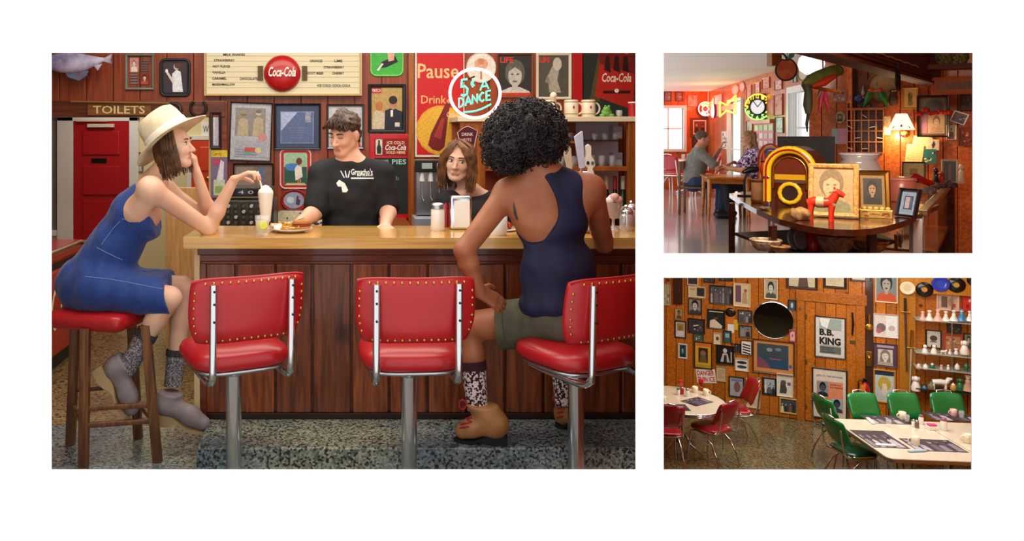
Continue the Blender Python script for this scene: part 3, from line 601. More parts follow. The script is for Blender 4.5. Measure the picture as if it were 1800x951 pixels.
frame(PB, (874, 94, 936, 172), 3, '#6a3a20', portrait('#2c2e2e', '#b9b6ae', '#5c5a54', '#c9c6bc', cy=.52, s=1.25) + [('t', 'LIFE', .24, .88, .42, .14, '#d23a2a', 0, .03), ('r', .0, .0, 1, .08, '#c03a22')], 'brown framed LIFE magazine cover of a smiling fair-haired woman')
frame(PB, (942, 93, 1004, 175), 5, '#e0d6bc', [('r', 0, 0, 1, 1, '#54524a'), ('p', [(.35, .1), (.3, .5), (.45, .75), (.7, .7), (.62, .4), (.75, .1)], '#a8a496'), ('e', .62, .8, .15, .16, '#c9c4b4'), ('p', [(.3, .55), (.2, .35), (.4, .3)], '#8a867a'), ('t', 'LIFE', .2, .9, .36, .13, '#d23a2a', 0, .03)], 'cream framed LIFE magazine cover of a figure bending over', gap=.0)
b = MB(); b.box((bx(1004), BW - .045, bz(205)), (bx(1021), BW - .02, 2.6), REDPAINT); struct('trim_4', b, None, .003, 'red painted batten left of the carton poster')
frame(PB, (1022, 80, 1125, 205), 2, '#1c2622', [('r', 0, 0, 1, 1, '#26322c'), ('p', [(.12, .2), (.3, .98), (.42, .98), (.3, .2)], '#5a4c2c'), ('p', [(.22, .28), (.3, .75), (.92, .6), (.9, .15), (.82, .1)], '#b5281e'), ('p', [(.3, .75), (.28, .88), (.36, 1), (.8, 1), (.92, .88), (.92, .6)], '#7a1f18')] + [('p', [(a, .66), (a + .03, .86), (a + .09, .86), (a + .12, .62)], '#2a120c') for a in (.38, .54, .7)] + [('t', 'Coca-Cola', .6, .55, .52, .13, '#f2e4d0', .2, .02), ('r', .36, .32, .84, .36, '#2c1410'), ('e', .6, .36, .04, .03, '#f0e0c8'), ('e', .78, .93, .05, .04, '#d86a3a'), ('p', [(.45, .93), (.7, .93), (.66, 1), (.48, 1)], '#c98a3a')], 'dark poster of a red six-bottle carton on the right wall', name='poster', cat='poster')
# ---------------------------------------------------------------- back bar shelves
CW_ = grainmat('cabinet_wood', ['#8a4412', '#a55a1e', '#b4682a'], rough=.4)
CD = 5.62                                         # front of the shelves
t = thing('back_bar_cabinet', 'open wooden back-bar shelves with a cream top shelf behind the curly-haired woman', 'cabinet', (1.4, 5.85, STEPZ))
XL, XR = bx(809, CD), bx(1117, CD) + .02
def zz(y, d=CD): return bz(y, d)
part('top_shelf', lambda b: b.box((XL - .02, CD - .02, zz(214)), (XR, BW - .03, zz(205)), mat('cream_shelf', '#e2d6b4', .5)), t, .004)
for a, c in ((809, 818), (846, 853), (1104, 1125)):
    part('post', lambda b: b.box((bx(a, CD), CD - .01, STEPZ), (bx(c, CD), CD + .04, zz(214)), CW_), t, .003)
part('side_panel', lambda b: b.box((bx(818, CD), CD, STEPZ), (bx(846, CD), CD + .02, zz(214)), CW_), t)
part('back_panel', lambda b: b.box((XL, BW - .06, STEPZ), (XR, BW - .03, zz(214)), mat('cabinet_back', '#a85a34', .6)), t)
part('end_panel', lambda b: b.box((bx(1008, BW), BW - .07, STEPZ), (XR, BW - .06, zz(214)), mat('pale_side', '#d8d8e4', .5)), t)
part('shelf', lambda b: b.box((bx(853, CD), CD + .01, zz(301)), (bx(1104, CD), BW - .06, zz(293)), CW_), t, .003)
part('shelf', lambda b: b.box((bx(853, CD), CD + .01, zz(412)), (bx(1104, CD), BW - .06, zz(402)), CW_), t, .003)
part('shelf', lambda b: b.box((bx(1032, CD), CD + .06, zz(249)), (bx(1092, CD), BW - .06, zz(246)), mat('dark_glass_shelf', '#26262a', .2)), t)
part('shelf', lambda b: b.box((bx(853, CD), CD + .06, zz(252)), (bx(1030, CD), BW - .06, zz(248)), CW_), t)
c, wd, ht = Plane((0, CD - .012, 0), (1, 0, 0)).rect(804, 222, 839, 276)
sign(Plane((0, CD - .012, 0), (1, 0, 0)), (804, 222, 839, 276), 'dark red pointed metal sign hung on the cabinet post', [('t', 'DRINK', .5, .74, .56, .1, '#e8d8d4'), ('t', 'RITE', .5, .56, .4, .1, '#e8d8d4'), ('t', '5c', .58, .38, .2, .1, '#e8d8d4')], shape=[(.3, 0), (.75, .05), (1, .85), (.7, .95), (.5, 1), (.3, .95), (0, .8)], face='#5a1a24', rim='#d8c4c0', rimw=.02)
def mugshape(b, c, r, h, m, handle=1, n=20, ang=0):
    b.lathe([(r * .92, 0), (r, h * .06), (r, h), (r * .88, h), (r * .86, h * .12), (.001, h * .1)], m, c, n, cap=False)
    if handle:
        ca, sa = math.cos(ang), math.sin(ang); pts = [(r * .95 + .55 * r * math.sin(a), h * .5 - h * .33 * math.cos(a)) for a in np.linspace(0, PI, 9)]
        b.tube([(c[0] + x * ca, c[1] + x * sa, c[2] + z) for x, z in pts], r * .14, m, 7)
TOPZ = zz(205); ST = mat('stein_cream', '#e9e0c6', .3, coat=.4)
for px, kw in ((966, 'cream stein standing nearest the curly hair on the top shelf'), (1004, 'middle cream stein on the top shelf'), (1034, 'right cream stein next to the green frog on the top shelf')):
    d = 5.78; o = thing('beer_stein', kw, 'mug', (bx(px, d), d, TOPZ), 0, 'cream steins on the top shelf')
    MB().lathe([(.047, 0), (.05, .012), (.05, .12), (.045, .125), (.043, .1), (.042, .015), (.001, .013)], ST, n=22, cap=False).build('body', o)
    MB().tube([(.047 + .036 * math.sin(a), 0, .062 - .042 * math.cos(a)) for a in np.linspace(0, PI, 9)], .007, ST, 7).build('handle', o)
    b = MB(); b.prism([(x, z) for x, z in ovals(0, 0, .006, .012)], 0, .001, '#a8322a'); q = b.build('badge', o); q.matrix_local = Matrix.Translation((.004, -.0512, .07)) @ Matrix.Rotation(PI / 2, 4, 'X')
    b = MB()
    for z_ in (.105, .018): b.lathe([(.0505, z_), (.0515, z_ + .004), (.0505, z_ + .008)], mat('stein_tan', '#b89a5c', .4), n=22, cap=False)
    b.build('band', o, kind='stuff')
d = 5.72; o = thing('ceramic_decanter', 'pale knobbed ceramic decanter with a round stopper among the steins', 'decanter', (bx(969, d), d - .02, TOPZ)); o.location = (bx(969, d), 5.66, TOPZ); o['base'] = list(o.location)
MB().lathe([(.03, 0), (.036, .02), (.033, .06), (.018, .09), (.016, .11), (.024, .125)], CREAMC, n=18).build('body', o); MB().ell((0, 0, .15), (.025, .025, .027), CREAMC).build('stopper', o)
o = thing('ceramic_frog', 'small green ceramic frog on the top shelf', 'figurine', (bx(1066, 5.75), 5.75, TOPZ)); GR = mat('frog_green', '#6fae4a', .35, coat=.4)
b = MB(); b.ell((0, 0, .032), (.038, .035, .034), GR); b.ell((-.006, -.02, .058), (.026, .024, .022), GR); b.ell((.03, -.02, .012), (.022, .02, .013), GR); b.ell((-.034, -.02, .012), (.022, .02, .013), GR); b.build('body', o)
for s_ in (-1, 1): MB().ell((s_ * .013 - .006, -.034, .076), (.008, .008, .009), GR).build('eye', o)
def tumbler(label, X, Y, Z, r, h, group, m=None):
    o = thing('drinking_glass', label, 'glass', (X, Y, Z), 0, group); MB().lathe([(r * .7, 0), (r, h * .5), (r * .95, h), (r * .9, h), (r * .93, h * .5), (r * .6, .008), (.001, .008)], m or CLEAR, n=12, cap=False).build('bowl', o); return o
for i, px in enumerate((1087, 1094)): tumbler(('small clear glass beside the green frog on the top shelf', 'small clear glass just left of the red tin on the top shelf')[i], bx(px, 5.72), 5.72 + .05 * i, TOPZ, .018, .05, 'glasses beside the frog')
o = thing('red_tin', 'red tin canister at the right end of the top shelf', 'canister', (bx(1113, 5.74), 5.74, TOPZ)); MB().lathe([(.035, 0), (.035, .1)], REDPAINT, n=20).build('can', o); MB().lathe([(.036, .1), (.036, .108), (.01, .11)], WHITEP, n=20).build('lid', o)
rr_ = random.Random(4)
for i, px in enumerate(list(range(862, 880, 9)) + list(range(944, 1028, 10))): tumbler('%s clear glass from the left on the wooden shelf above the wine' % ORD[i], bx(px, 5.8), 5.76 + .08 * (i % 2), zz(293), .021, .07, 'glasses on the wooden shelf')
for i, px in enumerate(range(1036, 1088, 9)): tumbler('%s tumbler in the row at the right end of the wooden shelf' % ORD[i], bx(px, 5.8), 5.76 + .08 * (i % 2), zz(293), .021, .075, 'tumblers at the shelf end')
for i, px in enumerate(range(980, 1026, 9)): tumbler('%s clear glass from the left on the shelf under the cream shelf' % ORD[i], bx(px, 5.8), 5.78 + .06 * (i % 2), zz(248), .02, .06, 'glasses under the top shelf')
for i, px in enumerate(range(1040, 1080, 9)): tumbler('%s small clear glass from the left on the dark glass shelf' % ORD[i], bx(px, 5.82), 5.76 + .08 * (i % 2), zz(246), .018, .045, 'glasses on the dark shelf')
for (px, lab, cap_, body) in ((1046, 'wine bottle with pale foil nearest the woman\'s shoulder', '#c9a47c', '#160d0e'), (1066, 'dark wine bottle with a cream foil and a pale label', '#dcc49c', '#12180f'), (1081, 'wine bottle with a red foil neck', '#b8242c', '#170d0c'), (1095, 'green wine bottle with a white foil at the cabinet edge', '#dcd8cc', '#16321c')):
    d = 5.76; o = thing('wine_bottle', lab, 'bottle', (bx(px, d), d, zz(402)), 0, 'wine bottles in the cabinet')
    MB().lathe([(.029, 0), (.03, .01), (.03, .19), (.026, .22), (.014, .255), (.013, .3)], mat('bottle_' + body, body, .08, coat=.6), n=16).build('body', o)
    MB().lathe([(.0145, .27), (.0145, .36), (.012, .365)], mat('foil_' + cap_, cap_, .35), n=14).build('foil', o)
    MB().lathe([(.0305, .06), (.0305, .15)], mat('label_paper', '#d8d2b4', .6), n=16, cap=False).build('label', o)
for x0, x1, y0, y1, lab in ((1074, 1091, 222, 244, 'white carton pushed upright under the top shelf'), (1074, 1091, 268, 292, 'pale carton upright at the end of the wooden shelf')):
    o = thing('paper_carton', lab, 'carton', (bx(x0 + 8, 5.98), 5.98, bz(y1, 5.98))); MB().box((-.035, -.05, 0), (.035, .05, (y1 - y0) * 5.98 / F), mat('carton_blue_white', '#c4c6dc', .6)).build('box', o, .002); MB().box((-.028, -.0515, .01), (.028, -.05, .05), '#eef0f4').build('label', o)
# ---------------------------------------------------------------- neon
STRK = {'5': [[(.85, 1), (.2, 1), (.12, .55), (.5, .62), (.85, .42), (.8, .1), (.4, 0), (.1, .12)]], 'c': [[(.8, .72), (.5, .82), (.2, .6), (.2, .3), (.5, .12), (.8, .24)], [(.62, 1), (.38, 0)]],
 'A': [[(0, 0), (.5, 1), (1, 0)], [(.2, .35), (.8, .35)]], 'D': [[(.08, 0), (.08, 1), (.6, .92), (.92, .5), (.6, .06), (.08, 0)]], 'N': [[(.05, 0), (.05, 1), (.9, 0), (.9, 1)]], 'C': [[(.9, .85), (.55, 1), (.12, .65), (.12, .3), (.55, 0), (.9, .18)]], 'E': [[(.85, 1), (.1, 1), (.1, 0), (.85, 0)], [(.1, .5), (.7, .5)]],
 'R': [[(.05, 0), (.05, 1), (.7, .95), (.75, .6), (.05, .5), (.85, 0)]], 'O': [[(.5, 1), (.1, .7), (.1, .3), (.5, 0), (.9, .3), (.9, .7), (.5, 1)]], 'K': [[(.08, 0), (.08, 1)], [(.85, 1), (.08, .45), (.85, 0)]], 'L': [[(.1, 1), (.1, 0), (.8, 0)]]}
def glow(name, col, st):
    if name in MATS: return MATS[name]
    return mat(name, col, .3, emit=st)
PINKN = glow('neon_pink_white', '#ffb9c8', 2.6); GREENN = glow('neon_green', '#58e8b4', 1.6)
ND = 5.45; PN = Plane((0, ND, 0), (1, 0, 0)); c = PN.hit(835, 164); k = ND / F
t = thing('neon_sign', 'round glowing neon sign reading 5 cents a dance in green tubes', 'neon sign', M=PN.mat4(c))
MB().tube([(44 * k * math.cos(a), 43 * k * math.sin(a), 0) for a in np.linspace(0, 2 * PI, 49)[:-1]], .0105, PINKN, 10, closed=True).build('ring_tube', t)
def neon_word(word, x, y, w_, h_, gap, tilt, m, r, par, kk):
    for i, ch in enumerate(word):
        for st in STRK.get(ch, []):
            b = MB(); P = []
            for u, v in st:
                xx = x + (i * (w_ + gap) + u * w_); yy = y - v * h_ + tilt * (xx - x); P.append(((xx) * kk, -yy * kk, .0))
            Q = [Vector(P[0])]
            for a_, b_ in zip(P[:-1], P[1:]): Q += [Vector(a_).lerp(Vector(b_), .5), Vector(b_)]
            b.tube(Q, r, m, 6); b.build('letter_tube', par)
neon_word('5', -26, 6, 15, 29, 0, -.15, GREENN, .0075, t, k); neon_word('c', -8, -10, 9, 15, 0, -.15, GREENN, .005, t, k); neon_word('A', 9, -5, 15, 17, 0, -.2, GREENN, .006, t, k)
neon_word('DANCE', -29, 25, 10, 16, 2, -.25, GREENN, .006, t, k)
MB().tube([((-20 + 48 * u) * k, -(33 - 14 * u + 4 * math.sin(PI * u)) * k, 0) for u in np.linspace(0, 1, 9)], .006, GREENN, 6).build('underline_tube', t)
MB().cyl((0, 30 * k, -.03), (0, 30 * k, -(BW - ND) + .03), .006, BLACKM).build('bracket', t)
# ---------------------------------------------------------------- things behind and on the counter
RD = 5.2                                          # cash register
t = thing('cash_register', 'ornate dark antique cash register behind the milkshake', 'cash register', (bx(436, RD), RD, .0))
IR = noisemat('register_iron', '#23221f', '#4a463c', 40, .35, bump=.4); BR2 = mat('aged_brass', '#6f6444', .35, metal=.7)
part('body', lambda b: b.box((bx(388, RD), RD, bz(440, RD)), (bx(481, RD), RD + .3, bz(352, RD)), IR), t, .008)
part('display_hood', lambda b: (b.box((bx(404, RD), RD + .02, bz(352, RD)), (bx(478, RD), RD + .2, bz(330, RD)), IR), b.box((bx(406, RD), RD + .01, bz(349, RD)), (bx(476, RD), RD + .02, bz(346, RD)), BR2)), t, .004)
part('display_window', lambda b: b.box((bx(408, RD), RD + .008, bz(344, RD)), (bx(474, RD), RD + .02, bz(333, RD)), mat('black_glass', '#0c0d10', .1)), t)
part('display_numbers', lambda b: (setattr(b, 'M', Matrix.Translation((0, RD + .006, 0)) @ Matrix.Rotation(PI / 2, 4, 'X')), b.text('4 0 5', (bx(440, RD), bz(338, RD)), .16, .022, '#c9ccd2', 0)), t)
for row in range(4):
    for i in range(6):
        px, py = 402 + i * 13.5, 362 + row * 9.5
        part('register_key', lambda b: b.cyl((bx(px, RD), RD - .03, bz(py, RD)), (bx(px, RD), RD, bz(py, RD)), .011, BR2 if (i + row) % 3 else mat('key_ivory', '#b9b5a4', .4), 10), t)
part('counter', lambda b: b.box((bx(386, RD) - .05, RD - .12, 0.134), (bx(481, RD) + .02, RD + .34, bz(440, RD)), CW_), t)
t = thing('register_table', 'low wooden back counter running along the wall behind the barman', 'counter', (0, 5.75, STEPZ)); part('top', lambda b: b.box((bx(492, 5.6), 5.45, .86), (bx(722, 5.6), BW - .03, .9), CW_), t, .004); part('front', lambda b: b.box((bx(492, 5.6), 5.5, STEPZ), (bx(722, 5.6), BW - .03, .86), CW_), t)
sign(Plane((0, 5.5, 0), (1, 0, 0)), (488, 369, 545, 397.5), 'cream board with black rim behind the plate of food', [('e', .3, .5, .03, .05, '#444444'), ('e', .7, .8, .03, .04, '#444444')], face='#e0d8b4', rim='#3a3a34', rad=.2, rimw=.02, name='cream_board', cat='board')
sign(Plane((0, 5.52, 0), (1, 0, 0)), (546, 371, 592, 397.5), 'cream patterned board leaning behind the barman\'s arm', blobs('#e4dfc4', ['#3a3a34', '#55554c'], 8, 12), face='#e0d8b4', rad=.05, name='cream_board', cat='board')
# soda fountain
SD = 5.3; t = thing('soda_machine', 'steel soda dispenser beneath the tall red sign', 'dispenser', (bx(760, SD), SD, .9))
part('body', lambda b: b.box((bx(731, SD), SD, bz(378, SD)), (bx(800, SD), SD + .16, bz(281, SD)), STEEL), t, .006)
part('head', lambda b: b.box((bx(729, SD), SD - .06, bz(302, SD)), (bx(800, SD), SD, bz(281, SD)), BLACKP), t, .005)
for px in (749, 775): part('brand_plate', lambda b: b.box((bx(px - 9, SD), SD - .066, bz(296, SD)), (bx(px + 9, SD), SD - .06, bz(286, SD)), mat('plate_grey', '#a9bcb4', .4)), t)
for px in (741, 756, 771, 786):
    part('nozzle', lambda b: b.cyl((bx(px, SD), SD - .035, bz(318, SD)), (bx(px, SD), SD - .035, bz(302, SD)), .018, WHITEP, 10, .014), t)
    part('lever', lambda b: b.tube([(bx(px, SD), SD - .02, bz(318, SD)), (bx(px, SD), SD - .03, bz(345, SD)), (bx(px + 3, SD), SD - .04, bz(352, SD))], .006, CHROME), t)
part('drip_tray', lambda b: b.box((bx(726, SD), SD - .14, bz(398, SD)), (bx(800, SD), SD + .1, bz(380, SD)), mat('grey_enamel', '#9a9ba4', .4)), t, .004)
part('pedestal', lambda b: b.box((bx(731, SD), SD - .02, .14), (bx(800, SD), SD + .16, bz(399, SD)), CW_), t)
# ================================================================ counter-top things
def cd_(y): return F * (CZ - CTZ) / (y - PY0)     # depth at which the counter top shows at pixel row y
def on_counter(px, py): d = cd_(py); return Vector((bx(px, d), d, CTZ))
c = on_counter(467, 403); t = thing('milkshake', 'tall glass of white milkshake with whipped cream and a straw', 'milkshake', c)
CREAM = mat('milkshake_cream', '#f3ece0', .5, sub=.1)
MB().lathe([(.034, 0), (.036, .006), (.014, .02), (.014, .03), (.026, .045), (.03, .09), (.041, .185), (.0415, .192)], mat('shake_glass', '#eee8dc', .08, coat=1), n=24).build('glass', t)
b = MB(); b.lathe([(.04, .19), (.036, .204), (.026, .212), (.018, .224), (.004, .23)], CREAM, n=18); b.ell((.014, -.01, .205), (.02, .018, .014), CREAM); b.build('whipped_cream', t)
MB().tube([(-.012, 0, .18), pt(453, 301, c.y) - c], .0042, WHITEP, 8).build('straw', t)
c = on_counter(461, 415); t = thing('lemon_drink', 'short glass of pale yellow drink with a lemon slice', 'drink', c)
MB().lathe([(.03, 0), (.037, .1), (.0345, .1), (.028, .014), (.001, .013)], CLEAR, n=20, cap=False).build('glass', t)
MB().lathe([(.0275, .016), (.0325, .075), (.001, .076)], mat('lemonade', '#e4d98a', .1, trans=.5), n=20, cap=False).build('liquid', t)
b = MB(); b.M = Matrix.Translation((.008, -.028, .055)) @ Matrix.Rotation(1.45, 4, 'X'); b.lathe([(.018, 0), (.0185, .003), (.018, .006)], mat('lemon', '#dfe02a', .4), n=16); b.build('lemon_slice', t)
c = on_counter(511, 407); t = thing('food_plate', 'white oval plate with fries and a sandwich before the barman', 'plate', c)
MB().lathe([(.06, 0), (.075, .004), (.11, .018), (.112, .021), (.075, .008), (.001, .006)], WHITEC, n=32, cap=False).build('dish', t)
rr_ = random.Random(11); FRY = [mat('fry_%d' % i, h, .5) for i, h in enumerate(('#d9a440', '#c98a2c', '#e4b85a'))]
for i in range(34):
    x, y, z = rr_.uniform(-.085, .05), rr_.uniform(-.05, .05), .014 + rr_.uniform(0, .026); a = rr_.uniform(0, PI); l = rr_.uniform(.02, .034)
    MB().tube([(x - l * math.cos(a), y - l * math.sin(a), z), (x + l * math.cos(a), y + l * math.sin(a), z + rr_.uniform(-.006, .012))], .0045, rr_.choice(FRY), 4).build('french_fry', t)
MB().cushion((.055, 0, .012), .09, .09, .02, mat('toast', '#b8783a', .6), e=4, n=20).build('bread', t); MB().cushion((.055, 0, .034), .094, .094, .006, mat('filling', '#9a3a22', .6), e=3, n=20).build('filling', t); MB().cushion((.055, 0, .041), .09, .09, .02, mat('toast', '#b8783a', .6), e=4, n=20).build('bread', t)
MB().lathe([(.024, 0), (.03, .03), (.027, .03), (.02, .024), (.001, .024)], WHITEC, (-.07, -.03, .012), 16, cap=False).build('sauce_cup', t)
MB().tube([(.0, -.02, .05), (.07, -.035, .075)], .003, STEEL, 6).build('knife', t)
c = on_counter(769.5, 405); t = thing('sugar_shaker', 'glass sugar shaker with a steel lid left of the napkin holder', 'shaker', c)
MB().lathe([(.033, 0), (.0365, .008), (.035, .108), (.033, .112)], mat('sugar_glass', '#ece6dc', .1, coat=1), n=20).build('jar', t); MB().lathe([(.0365, .112), (.0365, .132), (.028, .14), (.012, .144)], STEEL, n=20).build('lid', t)
c = on_counter(809, 402.5); t = thing('napkin_dispenser', 'chrome napkin dispenser with white napkins on the bar', 'napkin holder', c)
MB().cbox((0, .0, .087), (.112, .075, .174), CHROME).build('case', t, .012); MB().box((-.036, -.0395, .012), (.044, -.037, .15), WHITEP).build('napkins', t, .003)
c = on_counter(786.5, 401.5) + Vector((0, .06, 0)); t = thing('ketchup_bottle', 'slim red ketchup bottle behind the napkin holder', 'bottle', c)
MB().lathe([(.022, 0), (.022, .07), (.008, .1)], mat('ketchup', '#8f1016', .25, coat=.5), n=14).build('bottle', t); MB().lathe([(.0085, .1), (.008, .115), (.003, .13)], REDPAINT, n=12).build('cap', t)
c = on_counter(875, 413); t = thing('coffee_mug', 'white coffee mug beside the curly-haired woman\'s elbow', 'mug', c)
MB().lathe([(.038, 0), (.045, .02), (.047, .105), (.043, .105), (.04, .02), (.001, .015)], WHITEC, n=22, cap=False).build('cup', t); MB().tube([(-.044 - .028 * math.sin(a), 0, .055 - .035 * math.cos(a)) for a in np.linspace(0, PI, 9)], .006, WHITEC, 7).build('handle', t)
c = on_counter(889, 406); t = thing('sundae_dish', 'small dish of red berries on a white saucer beside the mug', 'dish', c)
MB().lathe([(.03, 0), (.055, .008), (.05, .012), (.001, .006)], WHITEC, n=22, cap=False).build('saucer', t)
for i in range(9): b = MB(); a = i * 2.4; b.ell((.024 * math.cos(a) * (i / 9) ** .5, .024 * math.sin(a) * (i / 9) ** .5, .022 + .02 * (1 - i / 9)), (.014, .014, .014), mat('berry', '#b83a2a', .4), 8, 6); b.build('berry', t)
c = on_counter(1078, 403); t = thing('ice_cream_sundae', 'footed sundae glass heaped with white cream', 'sundae', c)
MB().lathe([(.034, 0), (.03, .006), (.008, .016), (.007, .05), (.02, .065), (.036, .1), (.046, .14)], mat('sundae_glass', '#d9c9cc', .06, coat=1, trans=.4), n=20).build('glass', t)
for i, (x, y, z) in enumerate(((-.02, -.01, .15), (.02, -.012, .155), (0, .015, .16), (.0, -.02, .17))): MB().ell((x, y, z), (.024, .022, .02), mat('scoop_%d' % (i % 2), ('#f4ece4', '#e6b8b0')[i % 2], .5), 12, 8).build('scoop', t)
for px, py, lab in ((1102, 405, 'steel topped sugar pourer at the right end of the bar'), (1111, 395, 'steel topped pourer standing behind another at the right end')):
    c = on_counter(px, py); t = thing('sugar_pourer', lab, 'pourer', c); MB().lathe([(.034, 0), (.038, .01), (.038, .07), (.03, .085)], mat('pourer_glass', '#c9cbd0', .06, coat=1, metal=.5), n=12).build('jar', t); MB().lathe([(.031, .085), (.031, .1), (.02, .112), (.008, .118)], CHROME, n=16).build('lid', t); MB().tube([(0, 0, .112), (-.01, -.01, .128)], .006, CHROME, 8).build('spout', t)
# beer taps
c = Vector((bx(1012, 4.25), 4.2, CTZ)); t = thing('beer_tap_tower', 'chrome beer tap tower with three pale carved handles', 'beer tap', c)
part('column', lambda b: b.lathe([(.05, 0), (.035, .02), (.03, .2), (.03, .24)], CHROME, tuple(c), 18), t)
D_ = 4.2; zt = bz(308, D_); part('crossbar', lambda b: b.cyl((bx(985, D_), D_, zt), (bx(1040, D_), D_, zt), .022, CHROME), t)
def hx(px, py): return (bx(px, D_) - c.x, bz(py, D_) - c.z)
def tapblade(pts, m, txt=None):
    b = MB(); b.M = Matrix.Translation((0, -.02, 0)) @ Matrix.Rotation(PI / 2, 4, 'X'); b.prism([hx(*p) for p in pts], -.012, .012, m); h = b.build('tap_handle', t, .004)
    part('tap_neck', lambda b: b.cyl((bx(sum(p[0] for p in pts) / len(pts) + 2, D_), D_ - .02, zt), (bx(sum(p[0] for p in pts) / len(pts) + 2, D_), D_ - .02, bz(295, D_)), .009, CHROME), t); return h
tapblade([(996, 298), (1003, 296), (1001, 262), (999, 256), (990, 253), (986, 258), (989, 268)], mat('handle_tan', '#c9bda6', .4))
tapblade([(1017, 296), (1025, 294), (1021, 230), (1008, 240)], mat('handle_blue', '#c4cfe6', .3))
h = tapblade([(1030, 308), (1042, 307), (1038, 296), (1043, 290), (1041, 281), (1036, 274), (1036, 258), (1032, 253), (1027, 257), (1028, 274), (1026, 282), (1025, 290), (1032, 296)], mat('handle_skull', '#eeeade', .4))
for px, cc in ((1030, '#111614'), (1038, '#1c7a5c')):
    b = MB(); x, z = hx(px, 286); b.ell((x, -.034, z), (.008, .004, .01), cc, 10, 6); b.build('eye_socket', h)
